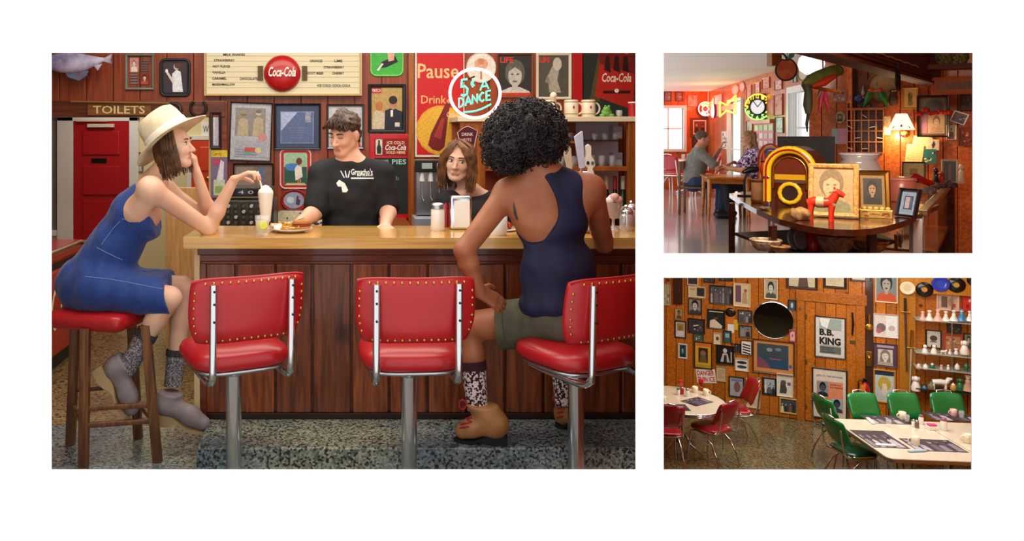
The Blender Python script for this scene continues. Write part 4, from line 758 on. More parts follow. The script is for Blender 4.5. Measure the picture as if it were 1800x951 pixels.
# ================================================================ people
class SDF:
    def __init__(s, lo, hi, h):
        s.lo = np.array(lo, np.float32); s.h = h; s.n = np.maximum(4, np.ceil((np.array(hi) - s.lo) / h).astype(int) + 1)
        s.F = np.full(s.n, 1.0, np.float32); s.ax = [s.lo[i] + h * np.arange(s.n[i], dtype=np.float32) for i in range(3)]
    def _sub(s, lo, hi):
        a = np.clip(np.floor((np.array(lo) - s.lo) / s.h).astype(int), 0, s.n); b = np.clip(np.ceil((np.array(hi) - s.lo) / s.h).astype(int) + 1, 0, s.n)
        if (b <= a).any(): return None, None
        sl = tuple(slice(a[i], b[i]) for i in range(3))
        return sl, np.meshgrid(*[s.ax[i][sl[i]] for i in range(3)], indexing='ij')
    def _put(s, sl, d, k, op):
        A = s.F[sl]
        if op == '+': hh = np.clip(.5 + .5 * (A - d) / k, 0, 1); s.F[sl] = A * (1 - hh) + d * hh - k * hh * (1 - hh)
        else: dd = -d; hh = np.clip(.5 - .5 * (A - dd) / k, 0, 1); s.F[sl] = A * (1 - hh) + dd * hh + k * hh * (1 - hh)
    def cap(s, a, b, ra, rb=None, k=.02, op='+'):
        rb = ra if rb is None else rb; a = np.array(a, np.float32); b = np.array(b, np.float32); R = max(ra, rb) + k + 3 * s.h
        sl, G = s._sub(np.minimum(a, b) - R, np.maximum(a, b) + R)
        if sl is None: return s
        ab = b - a; L2 = float(ab @ ab) + 1e-9; P = [G[i] - a[i] for i in range(3)]
        t = np.clip((P[0] * ab[0] + P[1] * ab[1] + P[2] * ab[2]) / L2, 0, 1)
        d = np.sqrt(sum((P[i] - t * ab[i]) ** 2 for i in range(3))) - (ra + (rb - ra) * t)
        s._put(sl, d, k, op); return s
    def ell(s, c, r, A=None, k=.02, op='+'):
        c = np.array(c, np.float32); R = max(r) + k + 3 * s.h; sl, G = s._sub(c - R, c + R)
        if sl is None: return s
        P = [G[i] - c[i] for i in range(3)]
        if A is not None: P = [sum(float(A[j][i]) * P[i] for i in range(3)) for j in range(3)]
        k0 = np.sqrt(sum((P[i] / r[i]) ** 2 for i in range(3))); k1 = np.sqrt(sum((P[i] / r[i] ** 2) ** 2 for i in range(3))) + 1e-6
        s._put(sl, k0 * (k0 - 1) / k1, k, op); return s
    def half(s, p, n, k=.004):                    # keep the side n points away from
        n = Vector(n).normalized(); G = np.meshgrid(*s.ax, indexing='ij')
        d = sum((G[i] - p[i]) * n[i] for i in range(3)); s._put((slice(None),) * 3, -d.astype(np.float32), k, '-'); return s
    def rough(s, amp, sc, seed=0):
        r = np.random.RandomState(seed); G = np.meshgrid(*s.ax, indexing='ij'); W = 0
        for _ in range(5): v = r.normal(size=3) * sc; W = W + np.sin(G[0] * v[0] + G[1] * v[1] + G[2] * v[2] + r.uniform(0, 6))
        s.F += (amp / 2.2 * W).astype(np.float32); return s
    def mesh(s, iters=1):
        Fv = s.F; nx, ny, nz = Fv.shape; ins = Fv < 0
        cnt = np.zeros((nx - 1, ny - 1, nz - 1), np.uint8)
        for dx in (0, 1):
            for dy in (0, 1):
                for dz in (0, 1): cnt += ins[dx:nx - 1 + dx, dy:ny - 1 + dy, dz:nz - 1 + dz]
        C = np.argwhere((cnt > 0) & (cnt < 8)); ID = np.full(cnt.shape, -1, np.int64); ID[C[:, 0], C[:, 1], C[:, 2]] = np.arange(len(C))
        S = np.zeros((len(C), 3)); N = np.zeros(len(C))
        cr = [(0, 0, 0), (1, 0, 0), (0, 1, 0), (1, 1, 0), (0, 0, 1), (1, 0, 1), (0, 1, 1), (1, 1, 1)]
        V = [Fv[C[:, 0] + o[0], C[:, 1] + o[1], C[:, 2] + o[2]] for o in cr]
        for i in range(8):
            for ax in range(3):
                if cr[i][ax]: continue
                j = cr.index(tuple(cr[i][q] + (q == ax) for q in range(3))); m = (V[i] < 0) != (V[j] < 0)
                t = np.where(m, V[i] / np.where(V[i] == V[j], 1, V[i] - V[j]), 0)
                p = np.array(cr[i])[None, :] + t[:, None] * np.eye(3)[ax]; S += p * m[:, None]; N += m
        P = s.lo + s.h * (C + S / np.maximum(N, 1)[:, None]); Q = []
        for ax in range(3):
            u, v = [(1, 2), (2, 0), (0, 1)][ax]; sl0 = [slice(None)] * 3; sl1 = [slice(None)] * 3; sl0[ax] = slice(0, -1); sl1[ax] = slice(1, None)
            a, b2 = ins[tuple(sl0)], ins[tuple(sl1)]; E = np.argwhere(a != b2); E = E[(E[:, u] > 0) & (E[:, v] > 0) & (E[:, u] < Fv.shape[u] - 1) & (E[:, v] < Fv.shape[v] - 1)]
            fl_ = a[E[:, 0], E[:, 1], E[:, 2]]; q = []
            for du, dv in ((-1, -1), (0, -1), (0, 0), (-1, 0)):
                e = E.copy(); e[:, u] += du; e[:, v] += dv; q.append(ID[e[:, 0], e[:, 1], e[:, 2]])
            q = np.stack(q, 1); q[~fl_] = q[~fl_][:, ::-1]; Q.append(q)
        Q = np.concatenate(Q); Q = Q[(Q >= 0).all(1)]
        for _ in range(iters):                    # light smoothing
            A = np.zeros_like(P); n = np.zeros(len(P))
            for i in range(4):
                a, b2 = Q[:, i], Q[:, (i + 1) % 4]; np.add.at(A, a, P[b2]); np.add.at(n, a, 1); np.add.at(A, b2, P[a]); np.add.at(n, b2, 1)
            P = P * .5 + .5 * A / np.maximum(n, 1)[:, None]
        return P, Q
def sdf_obj(name, sdf, mats, par, region=None, iters=1, sub=0):
    P, Q = sdf.mesh(iters); base = np.array(par['base']); me = bpy.data.meshes.new(name)
    me.vertices.add(len(P)); me.vertices.foreach_set('co', (P - base).astype(np.float32).ravel()); me.loops.add(4 * len(Q)); me.polygons.add(len(Q))
    me.loops.foreach_set('vertex_index', Q.astype(np.int32).ravel()); me.polygons.foreach_set('loop_start', np.arange(0, 4 * len(Q), 4, dtype=np.int32))
    me.polygons.foreach_set('use_smooth', np.ones(len(Q), bool))
    for m in mats: me.materials.append(m)
    if region is not None: me.polygons.foreach_set('material_index', region(P[Q].mean(1)).astype(np.int32))
    me.update(calc_edges=True); me.validate(); o = mkobj(name, me, par); return o
from mathutils.bvhtree import BVHTree
def bvh_of(o): me = o.data; b = Vector(o.parent['base']); return BVHTree.FromPolygons([v.co + b for v in me.vertices], [p.vertices[:] for p in me.polygons])
def onto(bv, px, py, lift=.003):
    d = Vector(((px - PX0) / F, 1, -(py - PY0) / F)).normalized(); h = bv.ray_cast(Vector((0, 0, CZ)), d)
    return None if h[0] is None else h[0] - d * lift
def decal(bv, pts, lift=.003): return [q for q in (onto(bv, *p, lift) for p in pts) if q is not None]
class Head:
    def __init__(s, c, f, u, k=1.0):
        s.c = Vector(c); s.f = Vector(f).normalized(); u = Vector(u); s.u = (u - s.f * u.dot(s.f)).normalized(); s.r = s.f.cross(s.u); s.k = k
        s.A = [list(s.r), list(s.f), list(s.u)]
    def p(s, x, y, z): return s.c + (s.r * x + s.f * y + s.u * z) * s.k
    def loc(s, P): D = P - np.array(s.c); return np.stack([D @ np.array(a) for a in s.A], 1) / s.k
    def add(s, S, male=False, ears=True):
        k = s.k; E = lambda c, r, kk=.015, op='+': S.ell(s.p(*c), [q * k for q in r], s.A, kk, op); C = lambda a, b, ra, rb, kk=.012: S.cap(s.p(*a), s.p(*b), ra * k, rb * k, kk)
        E((0, -.012, .03), (.071, .09, .082)); E((0, .03, -.02), (.058, .058, .085), .03)
        for q in (-1, 1):
            C((q * .048, 0, -.05), (q * .022, .06, -.09), .02, .017 if male else .014, .03); E((q * .032, .058, -.024), (.024, .024, .024), .02)
        E((0, .068, -.093), (.022 if male else .018, .018, .016), .02)
        C((-.032, .076, .026), (.032, .076, .026), .012, .012, .012)
        for q in (-1, 1): E((q * .031, .098, .006), (.017, .017, .012), .008, '-')
        C((0, .082, .012), (0, .108, -.03), .007, .011, .008)
        for q in (-1, 1): E((q * .011, .096, -.032), (.008, .01, .007), .006)
        C((-.018, .0815, -.0595), (.018, .0815, -.0595), .0058, .0058, .006); C((-.014, .081, -.0675), (.014, .081, -.0675), .0064, .0064, .006)
        if ears:
            for q in (-1, 1): E((q * .075, -.01, -.005), (.011, .02, .032), .006)
    def lips(s, P):
        L = s.loc(P); return (np.abs(L[:, 0]) < .023 - 1.2 * np.maximum(0, np.abs(L[:, 2] + .0635) - .002)) & (L[:, 2] > -.0725) & (L[:, 2] < -.0555) & (L[:, 1] > .083)
    def features(s, par, iris='#3a2a1c', brow='#2e1d14', look=(0, 0), closed=False, bw=.0035):
        for q in (-1, 1):
            c = s.p(q * .031, .0745, .006)
            if not closed:
                b = MB(); R = Matrix([list(a) for a in zip(*s.A)]); b.ell(c, [.0145 * s.k, .0125 * s.k, .0082 * s.k], mat('eye_white', '#e9e4de', .15), 14, 10, R)
                b.ell(s.p(q * .031 + look[0], .0825, .006 + look[1]), [.0062 * s.k, .0055 * s.k, .0064 * s.k], mat('iris_' + iris, iris, .1), 10, 8, R); b.build('eye', par, world=True)
            b = MB(); zz_ = .0125 if not closed else .0; b.tube([s.p(q * (.031 + x), .0875 - 8 * x * x - (.0015 if not closed else 0), .006 + zz_ * .8 - (18 * x * x if not closed else -14 * x * x)) for x in np.linspace(-.016, .018, 7)], .0017 * s.k, mat('lashes', '#1c1210', .6), 5); b.build('eyelash', par, world=True)
            MB().tube([s.p(q * (.031 + x), .0905 - 9 * (x + .004) ** 2, .0315 - 10 * (x - .004) ** 2) for x in np.linspace(-.018, .022, 8)], [bw * s.k * (1 - .5 * i / 7) for i in range(8)], mat('brow_' + brow, brow, .7), 5).build('eyebrow', par, world=True)
def hand(S, W, d, n, side, curl=(.3, .35, .4, .45), scale=1.0, thumb=(.6, .5), k=.008):
    """palm, four fingers of unequal length with two bends, and a thumb from the side of the palm"""
    W = Vector(W); d = Vector(d).normalized(); n = Vector(n); n = (n - d * n.dot(d)).normalized(); sd = d.cross(n) * side; q = scale
    for x in (-.026, -.009, .009, .026): S.cap(W + sd * x * .7 * q + d * .012 * q, W + sd * x * q + d * .078 * q, .0125 * q, .011 * q, .012)
    for x, L, c in zip((.028, .0095, -.0095, -.028), (.07, .078, .072, .056), curl):
        p = W + sd * x * q + d * .08 * q; a = 0.0; dr = d
        for f, r0, r1, m in ((.45, .0092, .0085, .8), (.31, .0085, .0078, 1.1), (.24, .0078, .0068, .8)):
            a += c * m; dr = (d * math.cos(a) + n * math.sin(a)); e = p + dr * L * f * q; S.cap(p, e, r0 * q, r1 * q, .004); p = e
    p = W + sd * .03 * q + d * .02 * q; t1 = (sd * .75 + d * .6 + n * .35).normalized(); e = p + t1 * .036 * q; S.cap(p, e, .014 * q, .0105 * q, .01)
    t2 = (t1 * (1 - thumb[0]) + d * .5 + n * thumb[1]).normalized(); g = e + t2 * .03 * q; S.cap(e, g, .0105 * q, .0095 * q, .005); t3 = (t2 + n * .25).normalized(); S.cap(g, g + t3 * .024 * q, .0095 * q, .008 * q, .005)
def skin(name, c1, c2): 
    m = noisemat(name, c1, c2, 7, .48); bsdf(m).inputs['Subsurface Weight'].default_value = .08; bsdf(m).inputs['Subsurface Radius'].default_value = (.015, .006, .003); return m
def knit(name, cols, scale): return speckmat(name, cols, scale, .9)
LIPS = mat('lip_rose', '#c88474', .45)
def strands(par, roots, m, r=.004, name='hair', seed=0):
    b = MB()
    for P in roots: n = len(P); b.tube(P, [r * (1 if i < n - 2 else .75 if i == n - 2 else .3) for i in range(n)], m, 5)
    return b.build(name, par, world=True, recalc=False)
def boot(par, A, H, T, up, m_up, m_sole, rs=.05, heel=.03, name='boot', dark=None):
    """ankle boot: A ankle top, H heel bottom, T toe bottom"""
    A, H, T, up = map(Vector, (A, H, T, up)); f = (T - H).normalized(); up = (up - f * up.dot(f)).normalized(); L = (T - H).length
    S = SDF(np.minimum(np.minimum(A, H), T) - np.float32(.1), np.maximum(np.maximum(A, H), T) + np.float32(.1), .006)
    hb = H + up * (heel + .058) + f * .05
    S.cap(A + up * .03, hb, rs, rs * .98, .02); S.cap(hb - f * .005, H + f * L * .66 + up * (heel * .4 + .056), .045, .042, .03); S.cap(H + f * L * .62 + up * (heel * .4 + .052), T - f * .042 + up * .048, .043, .036, .02)
    S.half(A, up, .004); o = sdf_obj(name, S, [m_up], par, iters=2)
    side = f.cross(up); b = MB(); n = 12; rg = []
    for i in range(n + 1):
        u = i / n; w_ = .036 * (math.sin(PI * min(1, (u * .94 + .06))) ** .35) * (.92 + .18 * u); p = H + f * (-.004 + (L + .002) * u); top = up * (heel + .012 if u < .35 else (heel * (1 - (u - .35) / .3) if u < .65 else 0) + .014)
        if u >= .65: top = up * .016
        bot = up * (0 if u < .3 else heel * .55 * math.sin(PI * min(1, (u - .3) / .35)) if u < .65 else 0)
        rg.append([(p + side * w_ + bot)[:], (p - side * w_ + bot)[:], (p - side * w_ * 1.04 + top)[:], (p + side * w_ * 1.04 + top)[:]])
    b.rings(rg, m_sole, smooth=False); b.build('sole', o, .002, world=True); return o
def sock(par, K, A, r0, r1, m, m2, name='sock'):
    K, A = Vector(K), Vector(A); b = MB(); P = [K.lerp(A, u) for u in np.linspace(0, 1, 15)]; b.tube(P, [(r0 + (r1 - r0) * i / 14) * (1 + .012 * math.sin(i * 2.1)) for i in range(15)], m, 20); o = b.build(name, par, world=True)
    MB().tube([K.lerp(A, u) for u in np.linspace(-.02, .16, 6)], [(r0 + .003) * (1 + .01 * (i % 2)) for i in range(6)], m2, 20).build('cuff', o, world=True); return o
HQ = .0046
# ---- woman in the hat
SK1 = skin('fair_skin', '#dcaa8c', '#e8bfa2'); DEN = noisemat('blue_denim', '#163577', '#1b3f88', 60, .75, bump=.1, sheen=.2)
d0 = 3.88; J = lambda x, y, dd=0: pt(x, y, d0 + dd)
t = thing('person', 'woman in a cream hat and blue denim dress leaning on the bar', 'person', (J(165, 540).x, d0, 0))
pel, waist, chest, neck = J(160, 497), J(200, 437), J(243, 372), J(270, 318)
shN, shF = J(264, 332, -.15), J(292, 335, .15); elN, wrN = pt(366, 402, 3.93), pt(411, 316, 3.93); elF, wrF = pt(372, 392, 4.1), pt(346, 304, 3.98)
hipN, hipF = J(172, 505, -.085), J(172, 505, .085); knN, knF = J(298, 525, -.09), J(324, 506, .07); anN, anF = J(228, 633, -.12), J(304, 668, .0)
hd = Head(J(303, 257), (.97, -.16, .10), (-.12, -.03, 1), .98)
lo = (J(90, 0).x, d0 - .34, J(0, 770).z); hi = (J(475, 0).x, d0 + .36, J(0, 195).z)
S = SDF(lo, hi, HQ); hd.add(S)
S.cap(hd.p(0, -.03, -.06), neck, .047, .05, .03); S.cap(neck + Vector((0, 0, -.01)), chest, .06, .105, .04); S.cap(chest, waist, .105, .1, .04); S.cap(waist, pel, .1, .13, .04)
S.cap(neck + Vector((.0, -.04, -.015)), shN, .045, .05, .04); S.cap(neck + Vector((.0, .04, -.015)), shF, .045, .05, .04); S.cap(shN, chest + Vector((.02, -.09, .01)), .05, .06, .04)
S.cap(shN, elN, .05, .037, .03); S.cap(elN, elN.lerp(wrN, .35), .037, .036, .02); S.cap(elN.lerp(wrN, .35), wrN, .036, .023, .02)
S.cap(shF, elF, .048, .037, .03); S.cap(elF, elF.lerp(wrF, .35), .036, .035, .02); S.cap(elF.lerp(wrF, .35), wrF, .035, .023, .02)
hand(S, wrN, (.86, .02, .42), (.45, .0, -.9), 1, (.55, .6, .65, .75), .98, (.5, .7)); hand(S, wrF, (-.15, -.15, .95), (-.95, 0, -.1), -1, (.9, .95, 1.0, 1.1), .95)
for hip, kn, an in ((hipN, knN, anN), (hipF, knF, anF)):
    S.cap(hip, kn, .09, .058, .03); S.cap(kn, kn.lerp(an, .35), .054, .05, .02); S.cap(kn.lerp(an, .35), an, .05, .033, .02)
bd = sdf_obj('body', S, [SK1, LIPS], t, lambda P: hd.lips(P)); hd.features(t, '#3a2a1c', '#3a241a')
S = SDF(lo, hi, .0068)
S.cap(neck + Vector((-.03, 0, -.03)), chest, .052, .118, .03); S.cap(chest, waist, .118, .118, .05); S.ell(chest + Vector((.07, 0, -.05)), (.085, .12, .075), None, .04); S.cap(waist, pel, .118, .148, .05)
for hip, kn in ((hipN, knN), (hipF, knF)): S.cap(hip, hip.lerp(kn, .93), .112, .085, .05)
S.cap(hipN.lerp(hipF, .5), knN.lerp(knF, .46), .105, .08, .05); S.cap(pel, J(140, 500), .13, .11, .05)
for s_, sh in ((-1, shN), (1, shF)): S.ell(sh + Vector((.0, s_ * .02, -.03)), (.09, .1, .115), None, .012, '-')
S.half(J(285, 372), (.75, 0, .66), .01); S.half(J(303, 515), (.97, 0, .22), .006); S.rough(.0022, 40, 3)
dr = sdf_obj('dress', S, [DEN], t, iters=1); bv = bvh_of(dr)
for pts in ([(150, 486), (190, 490), (230, 497), (270, 505), (300, 510)], [(178, 430), (200, 400), (215, 385)], [(170, 435), (195, 448), (222, 460)], [(302, 485), (298, 515), (292, 540)], [(215, 385), (235, 388), (250, 392)]):
    P = []
    for a, c in zip(pts[:-1], pts[1:]): P += [(a[0] + (c[0] - a[0]) * u / 4, a[1] + (c[1] - a[1]) * u / 4) for u in range(4)]
    Q = decal(bv, P, .001)
    if len(Q) > 2: MB().tube(Q, .0013, mat('pale_stitching', '#8fa3cc', .7), 4).build('stitching', t, world=True)
HAIR1 = noisemat('brown_hair', '#3a2114', '#6b4426', 26, .4); rr_ = random.Random(3); ro = []
for i in range(230):
    a = rr_.uniform(.12, 1.95); s_ = rr_.choice((-1, 1)); h0_ = rr_.uniform(.05, .085)
    x, y = s_ * .078 * math.sin(a), -.092 * math.cos(a) * 1.0 + .005; e = rr_.uniform(.0, .02); L = rr_.uniform(.12, .165) * (1 if a < 1.4 else .9)
    ro.append([hd.p(x * .75, y * .75, h0_), hd.p(x * 1.02, y * 1.02, h0_ - .03), hd.p(x * (1.1), y * 1.08 + e * .4, h0_ - .09), hd.p(x * 1.08, y * 1.05 + e, -.06), hd.p(x * 1.0, y * .95 + e * 1.6, -L)])
strands(t, ro, HAIR1, .0075)
# hat: crown, band, brim, tilted back
HM = Matrix.Translation(hd.p(0, -.012, .052)) @ Matrix((( *[hd.r[0], hd.f[0], hd.u[0]], 0), (*[hd.r[1], hd.f[1], hd.u[1]], 0), (*[hd.r[2], hd.f[2], hd.u[2]], 0), (0, 0, 0, 1))) @ Matrix.Rotation(math.radians(32), 4, 'X') @ Matrix.Scale(1.12, 4)
FELT = noisemat('cream_felt', '#d9caa6', '#e6dab8', 20, .8); b = MB(); b.M = HM
def ring_(rx, ry, z, n=36): return [(rx * math.cos(2 * PI * i / n), ry * math.sin(2 * PI * i / n), z) for i in range(n)]
b.rings([ring_(.088, .106, -.0), ring_(.088, .105, .03), ring_(.084, .1, .075), ring_(.074, .09, .105), ring_(.055, .066, .118), ring_(.02, .03, .11)], FELT); hat = b.build('hat_crown', t, world=True)
b = MB(); b.M = HM; n = 36
def brim(r, z0):
    return [((.088 + r) * math.cos(2 * PI * i / n), (.106 + r) * math.sin(2 * PI * i / n), z0 + .0 * i + .012 * (r / .075) * math.cos(4 * PI * i / n) - .018 * (r / .075)) for i in range(n)]
b.rings([brim(-.004, .002), brim(.03, .004), brim(.075, .0), brim(.077, .004), brim(.03, .009), brim(-.004, .008)], FELT, cap=False); b.build('hat_brim', hat, world=True)
b = MB(); b.M = HM; b.rings([ring_(.0895, .1075, .006), ring_(.091, .109, .01), ring_(.0895, .107, .036), ring_(.088, .105, .038)], mat('white_ribbon', '#f0ece0', .6), cap=False); b.build('hat_band', hat, world=True)
GSOCK = knit('grey_knit', ['#5a5458', '#8a8488', '#a8a2a4', '#4a464a'], 240); DSOCK = knit('dark_rib', ['#2a2628', '#3c3638', '#4c4648'], 200)
GB = noisemat('taupe_suede', '#857a7c', '#988d8e', 14, .75); WS = mat('pale_wood_sole', '#c4a678', .5)
sock(t, knN.lerp(anN, .55), anN + Vector((-.02, 0, -.05)), .05, .045, GSOCK, DSOCK); sock(t, knF.lerp(anF, .68), anF + Vector((0, 0, -.03)), .047, .043, GSOCK, DSOCK)
boot(t, J(222, 636, -.12), J(163, 654, -.12), J(226, 740, -.12), (.8, 0, .6), GB, WS, .056, .045); boot(t, J(306, 690, -.03), J(266, 742, -.03), J(368, 764, -.05), (-.2, 0, 1), GB, WS, .054, .045)
# ---- barman
SK2 = skin('light_skin', '#d9a084', '#e6b89c'); d0 = 4.5; J = lambda x, y, dd=0: pt(x, y, d0 + dd)
BT = noisemat('black_cotton', '#141416', '#1e1e21', 12, .8); t = thing('person', 'dark-haired young barman in a black printed t-shirt looking down', 'person', (J(615, 0).x, d0, STEPZ))
hd = Head(J(606, 236, -.03), (-.56, -.74, -.30), (-.06, -.22, 1), 1.0); neck = J(617, 283)
shN, shF = J(566, 308), J(668, 306); el1, wr1 = J(556, 372, -.1), pt(524, 394, 4.24); el2, wr2 = J(684, 366, .0), pt(677, 398, 4.28)
lo = (J(480, 0).x, d0 - .36, STEPZ - .01); hi = (J(710, 0).x, d0 + .3, J(0, 175).z)
S = SDF(lo, hi, .0047); hd.add(S, True); S.cap(hd.p(0, -.03, -.06), neck, .051, .052, .025); chest = J(616, 345); bel = J(617, 410); hip = J(617, 480)
A = None; S.ell(chest, (.165, .11, .17), None, .05); S.ell(bel, (.145, .1, .16), None, .05); S.ell(hip, (.155, .105, .12), None, .04)
S.cap(neck, shN, .05, .06, .04); S.cap(neck, shF, .05, .06, .04)
for sh, el, wr in ((shN, el1, wr1), (shF, el2, wr2)): S.cap(sh, el, .058, .045, .03); S.cap(el, el.lerp(wr, .3), .044, .044, .02); S.cap(el.lerp(wr, .3), wr, .044, .029, .02)
hand(S, wr1, (-.9, -.3, -.05), (0, .1, -1), 1, (.12, .15, .18, .22), 1.05, (.4, .2)); hand(S, wr2, (.1, -.9, -.05), (0, 0, -1), -1, (.2, .2, .25, .3), 1.0)
for s_ in (-1, 1):
    k_ = Vector((hip.x + s_ * .095, d0, .52 + STEPZ * .5)); f_ = Vector((hip.x + s_ * .11, d0, STEPZ + .09)); S.cap(hip + Vector((s_ * .08, 0, -.04)), k_, .088, .062, .03); S.cap(k_, f_, .058, .04, .02); S.cap(f_ + Vector((0, .02, -.045)), f_ + Vector((0, -.15, -.055)), .042, .034, .02)
bd = sdf_obj('body', S, [SK2, LIPS], t, lambda P: hd.lips(P)); hd.features(t, brow='#2a1a12', closed=True, bw=.005)
S = SDF(lo, hi, .0068); S.ell(chest, (.178, .124, .18), None, .05); S.ell(J(617, 410), (.168, .122, .2), None, .05); S.cap(neck + Vector((-.015, 0, -.026)), shN, .062, .076, .04); S.cap(neck + Vector((.015, 0, -.026)), shF, .062, .076, .04)
for sh, el in ((shN, el1), (shF, el2)): S.cap(sh, sh.lerp(el, .86), .076, .073, .03); S.half(sh.lerp(el, .86), (0, 0, -1), .004) if False else None
S.ell(J(614, 264, -.06), (.054, .12, .054), None, .01, '-'); S.half((0, 0, bz(470, d0)), (0, 0, -1), .004); S.rough(.003, 30, 5)
sh_ = sdf_obj('t_shirt', S, [BT], t); bv = bvh_of(sh_)
S = SDF((lo[0], lo[1], STEPZ - .01), (hi[0], hi[1], bz(430, d0)), .009); S.ell(hip, (.168, .118, .14), None, .03)
for s_ in (-1, 1):
    k_ = Vector((hip.x + s_ * .095, d0, .52 + STEPZ * .5)); f_ = Vector((hip.x + s_ * .11, d0, STEPZ + .1)); S.cap(hip + Vector((s_ * .08, 0, -.04)), k_, .1, .078, .03); S.cap(k_, f_, .078, .07, .02)
sdf_obj('jeans', S, [DEN], t)
WH = mat('white_print', '#e8e6e0', .7)
for txt, cx, cy, w_, h_ in (('Groucho\'s', 636, 302, 38, 11), ('RESTAURANT', 642, 308.5, 28, 2.6)):
    b = MB(); b.text(txt, (0, 0), w_, h_, WH, 0, bold=.02); vs = []
    for x, y, z in b.v: q = onto(bv, cx + x, cy - y, .004); vs.append(tuple(q) if q else None)
    keep = [f for f in b.f if all(vs[i] for i in f)]; b.v = [v or (0, 0, 0) for v in vs]; b.f = keep; b.mi = b.mi[:len(keep)]; b.sm = b.sm[:len(keep)]; b.build('shirt_print', t, world=True)
def patchdecal(par, bv, polys, m, name, lift=.004):
    for poly in polys:
        cx = sum(p[0] for p in poly) / len(poly); cy = sum(p[1] for p in poly) / len(poly); ring = []
        n = len(poly)
        for i in range(n):
            a, c = poly[i], poly[(i + 1) % n]; ring += [(a[0] + (c[0] - a[0]) * u / 3, a[1] + (c[1] - a[1]) * u / 3) for u in range(3)]
        R_ = [[onto(bv, cx + (x - cx) * q, cy + (y - cy) * q, lift) for x, y in ring] for q in (1, .66, .33, .02)]
        if any(p is None for r in R_ for p in r): continue
        MB().rings(R_, m, cap=False).build(name, par, world=True, recalc=False)
patchdecal(t, bv, [[(617, 312), (657, 312), (657, 314.5), (617, 314.5)], [(591, 322), (596, 316), (606, 322), (612, 334), (609, 338), (602, 338), (600, 328), (594, 328)]] + [[(x, 312), (x + dx, 300), (x + dx + 1.5, 300), (x + 2, 312)] for x, dx in ((604, -6), (608, -2), (611, 3))], WH, 'shirt_print')
HAIR2 = noisemat('dark_brown_hair', '#2b1c14', '#5a4030', 30, .45); S = SDF(hd.c - Vector((.15, .15, .1)), hd.c + Vector((.15, .15, .17)), .005)
S.ell(hd.p(0, -.022, .048), (.08, .096, .078), hd.A, .02); S.cap(hd.p(-.05, .05, .085), hd.p(.03, .062, .09), .028, .024, .03); S.cap(hd.p(.0, .03, .115), hd.p(.02, -.03, .12), .026, .026, .03); S.ell(hd.p(0, .13, .01), (.09, .075, .062), hd.A, .01, '-')
for q in (-1, 1): S.ell(hd.p(q * .085, .012, -.028), (.035, .034, .05), hd.A, .01, '-')
S.ell(hd.p(0, -.066, -.02), (.062, .034, .06), hd.A, .02)
S.rough(.0045, 95, 2); sdf_obj('hair', S, [HAIR2], t)
rr_ = random.Random(6); ro = []
for i in range(110):
    a = rr_.uniform(-1, 1); y0 = rr_.uniform(-.02, .06); sw = rr_.uniform(-.02, .03)
    ro.append([hd.p(a * .05, y0, .118 - .04 * a * a), hd.p(a * .06 + sw * .4, y0 + .035, .125 - .05 * a * a - max(0, y0) * .3), hd.p(a * .066 + sw, y0 + .055 - .02 * abs(a), .095 - .3 * max(0, y0) - .03 * a * a), hd.p(a * .068 + sw * 1.3, min(.1, y0 + .066) - .03 * abs(a), .068 - .25 * max(0, y0))])
strands(t, ro, HAIR2, .006, 'hair_lock')
# ---- barmaid
d0 = 4.85; J = lambda x, y, dd=0: pt(x, y, d0 + dd); SK3 = skin('pale_skin', '#dba98e', '#ecc6ac')
t = thing('person', 'brown-haired barmaid in black bending behind the bar and smiling', 'person', (J(815, 0).x, d0, STEPZ))
hd = Head(J(807, 284), (-.34, -.93, -.04), (.10, -.04, 1), 1.06); neck = J(826, 336, .05); lo = (J(740, 0).x, d0 - .25, STEPZ - .01); hi = (J(925, 0).x, d0 + .42, J(0, 235).z)
shN, shF = J(785, 356, -.02), J(872, 356, .08); chest = J(826, 390, .05); hip = J(835, 480, .2)
S = SDF(lo, hi, .0047); hd.add(S); S.cap(hd.p(0, -.03, -.06), neck, .047, .05, .025); S.ell(chest, (.15, .11, .14), None, .05); S.cap(chest, hip, .11, .14, .04); S.cap(neck, shN, .045, .05, .04); S.cap(neck, shF, .045, .05, .04)
for sh, s_ in ((shN, -1), (shF, 1)):
    el = sh + Vector((s_ * .04, -.06, -.25)); wr = el + Vector((-s_ * .02, -.1, -.2)); S.cap(sh, el, .05, .038, .03); S.cap(el, wr, .037, .025, .02); hand(S, wr, (0, -.5, -.8), (-s_, 0, 0), s_, (.3, .3, .35, .4), .95)
for s_ in (-1, 1):
    k_ = Vector((hip.x + s_ * .09, hip.y - .05, .45)); f_ = Vector((hip.x + s_ * .1, hip.y, STEPZ + .08)); S.cap(hip + Vector((s_ * .08, 0, -.04)), k_, .09, .06, .03); S.cap(k_, f_, .055, .038, .02); S.cap(f_ + Vector((0, .02, -.04)), f_ + Vector((0, -.14, -.05)), .038, .03, .02)
sdf_obj('body', S, [SK3, LIPS], t, lambda P: hd.lips(P)); hd.features(t, '#2f3a34', '#4a2e1c', look=(-.004, 0))
S = SDF(lo, hi, .0075); S.ell(chest, (.165, .13, .16), None, .05); S.cap(chest, hip, .13, .16, .04); S.cap(neck + Vector((-.02, 0, -.03)), shN, .045, .068, .04); S.cap(neck + Vector((.02, 0, -.03)), shF, .045, .068, .04)
for sh, s_ in ((shN, -1), (shF, 1)): S.cap(sh, sh + Vector((s_ * .03, -.04, -.16)), .066, .062, .03)
S.ell(J(818, 318, -.02), (.075, .11, .055), None, .01, '-'); S.cap(J(826, 322, -.06), J(846, 362, -.16), .03, .012, .01, '-'); sdf_obj('black_shirt', S, [BT], t)
S = SDF((lo[0], lo[1], STEPZ - .01), (hi[0], hi[1], hip.z + .05), .01)
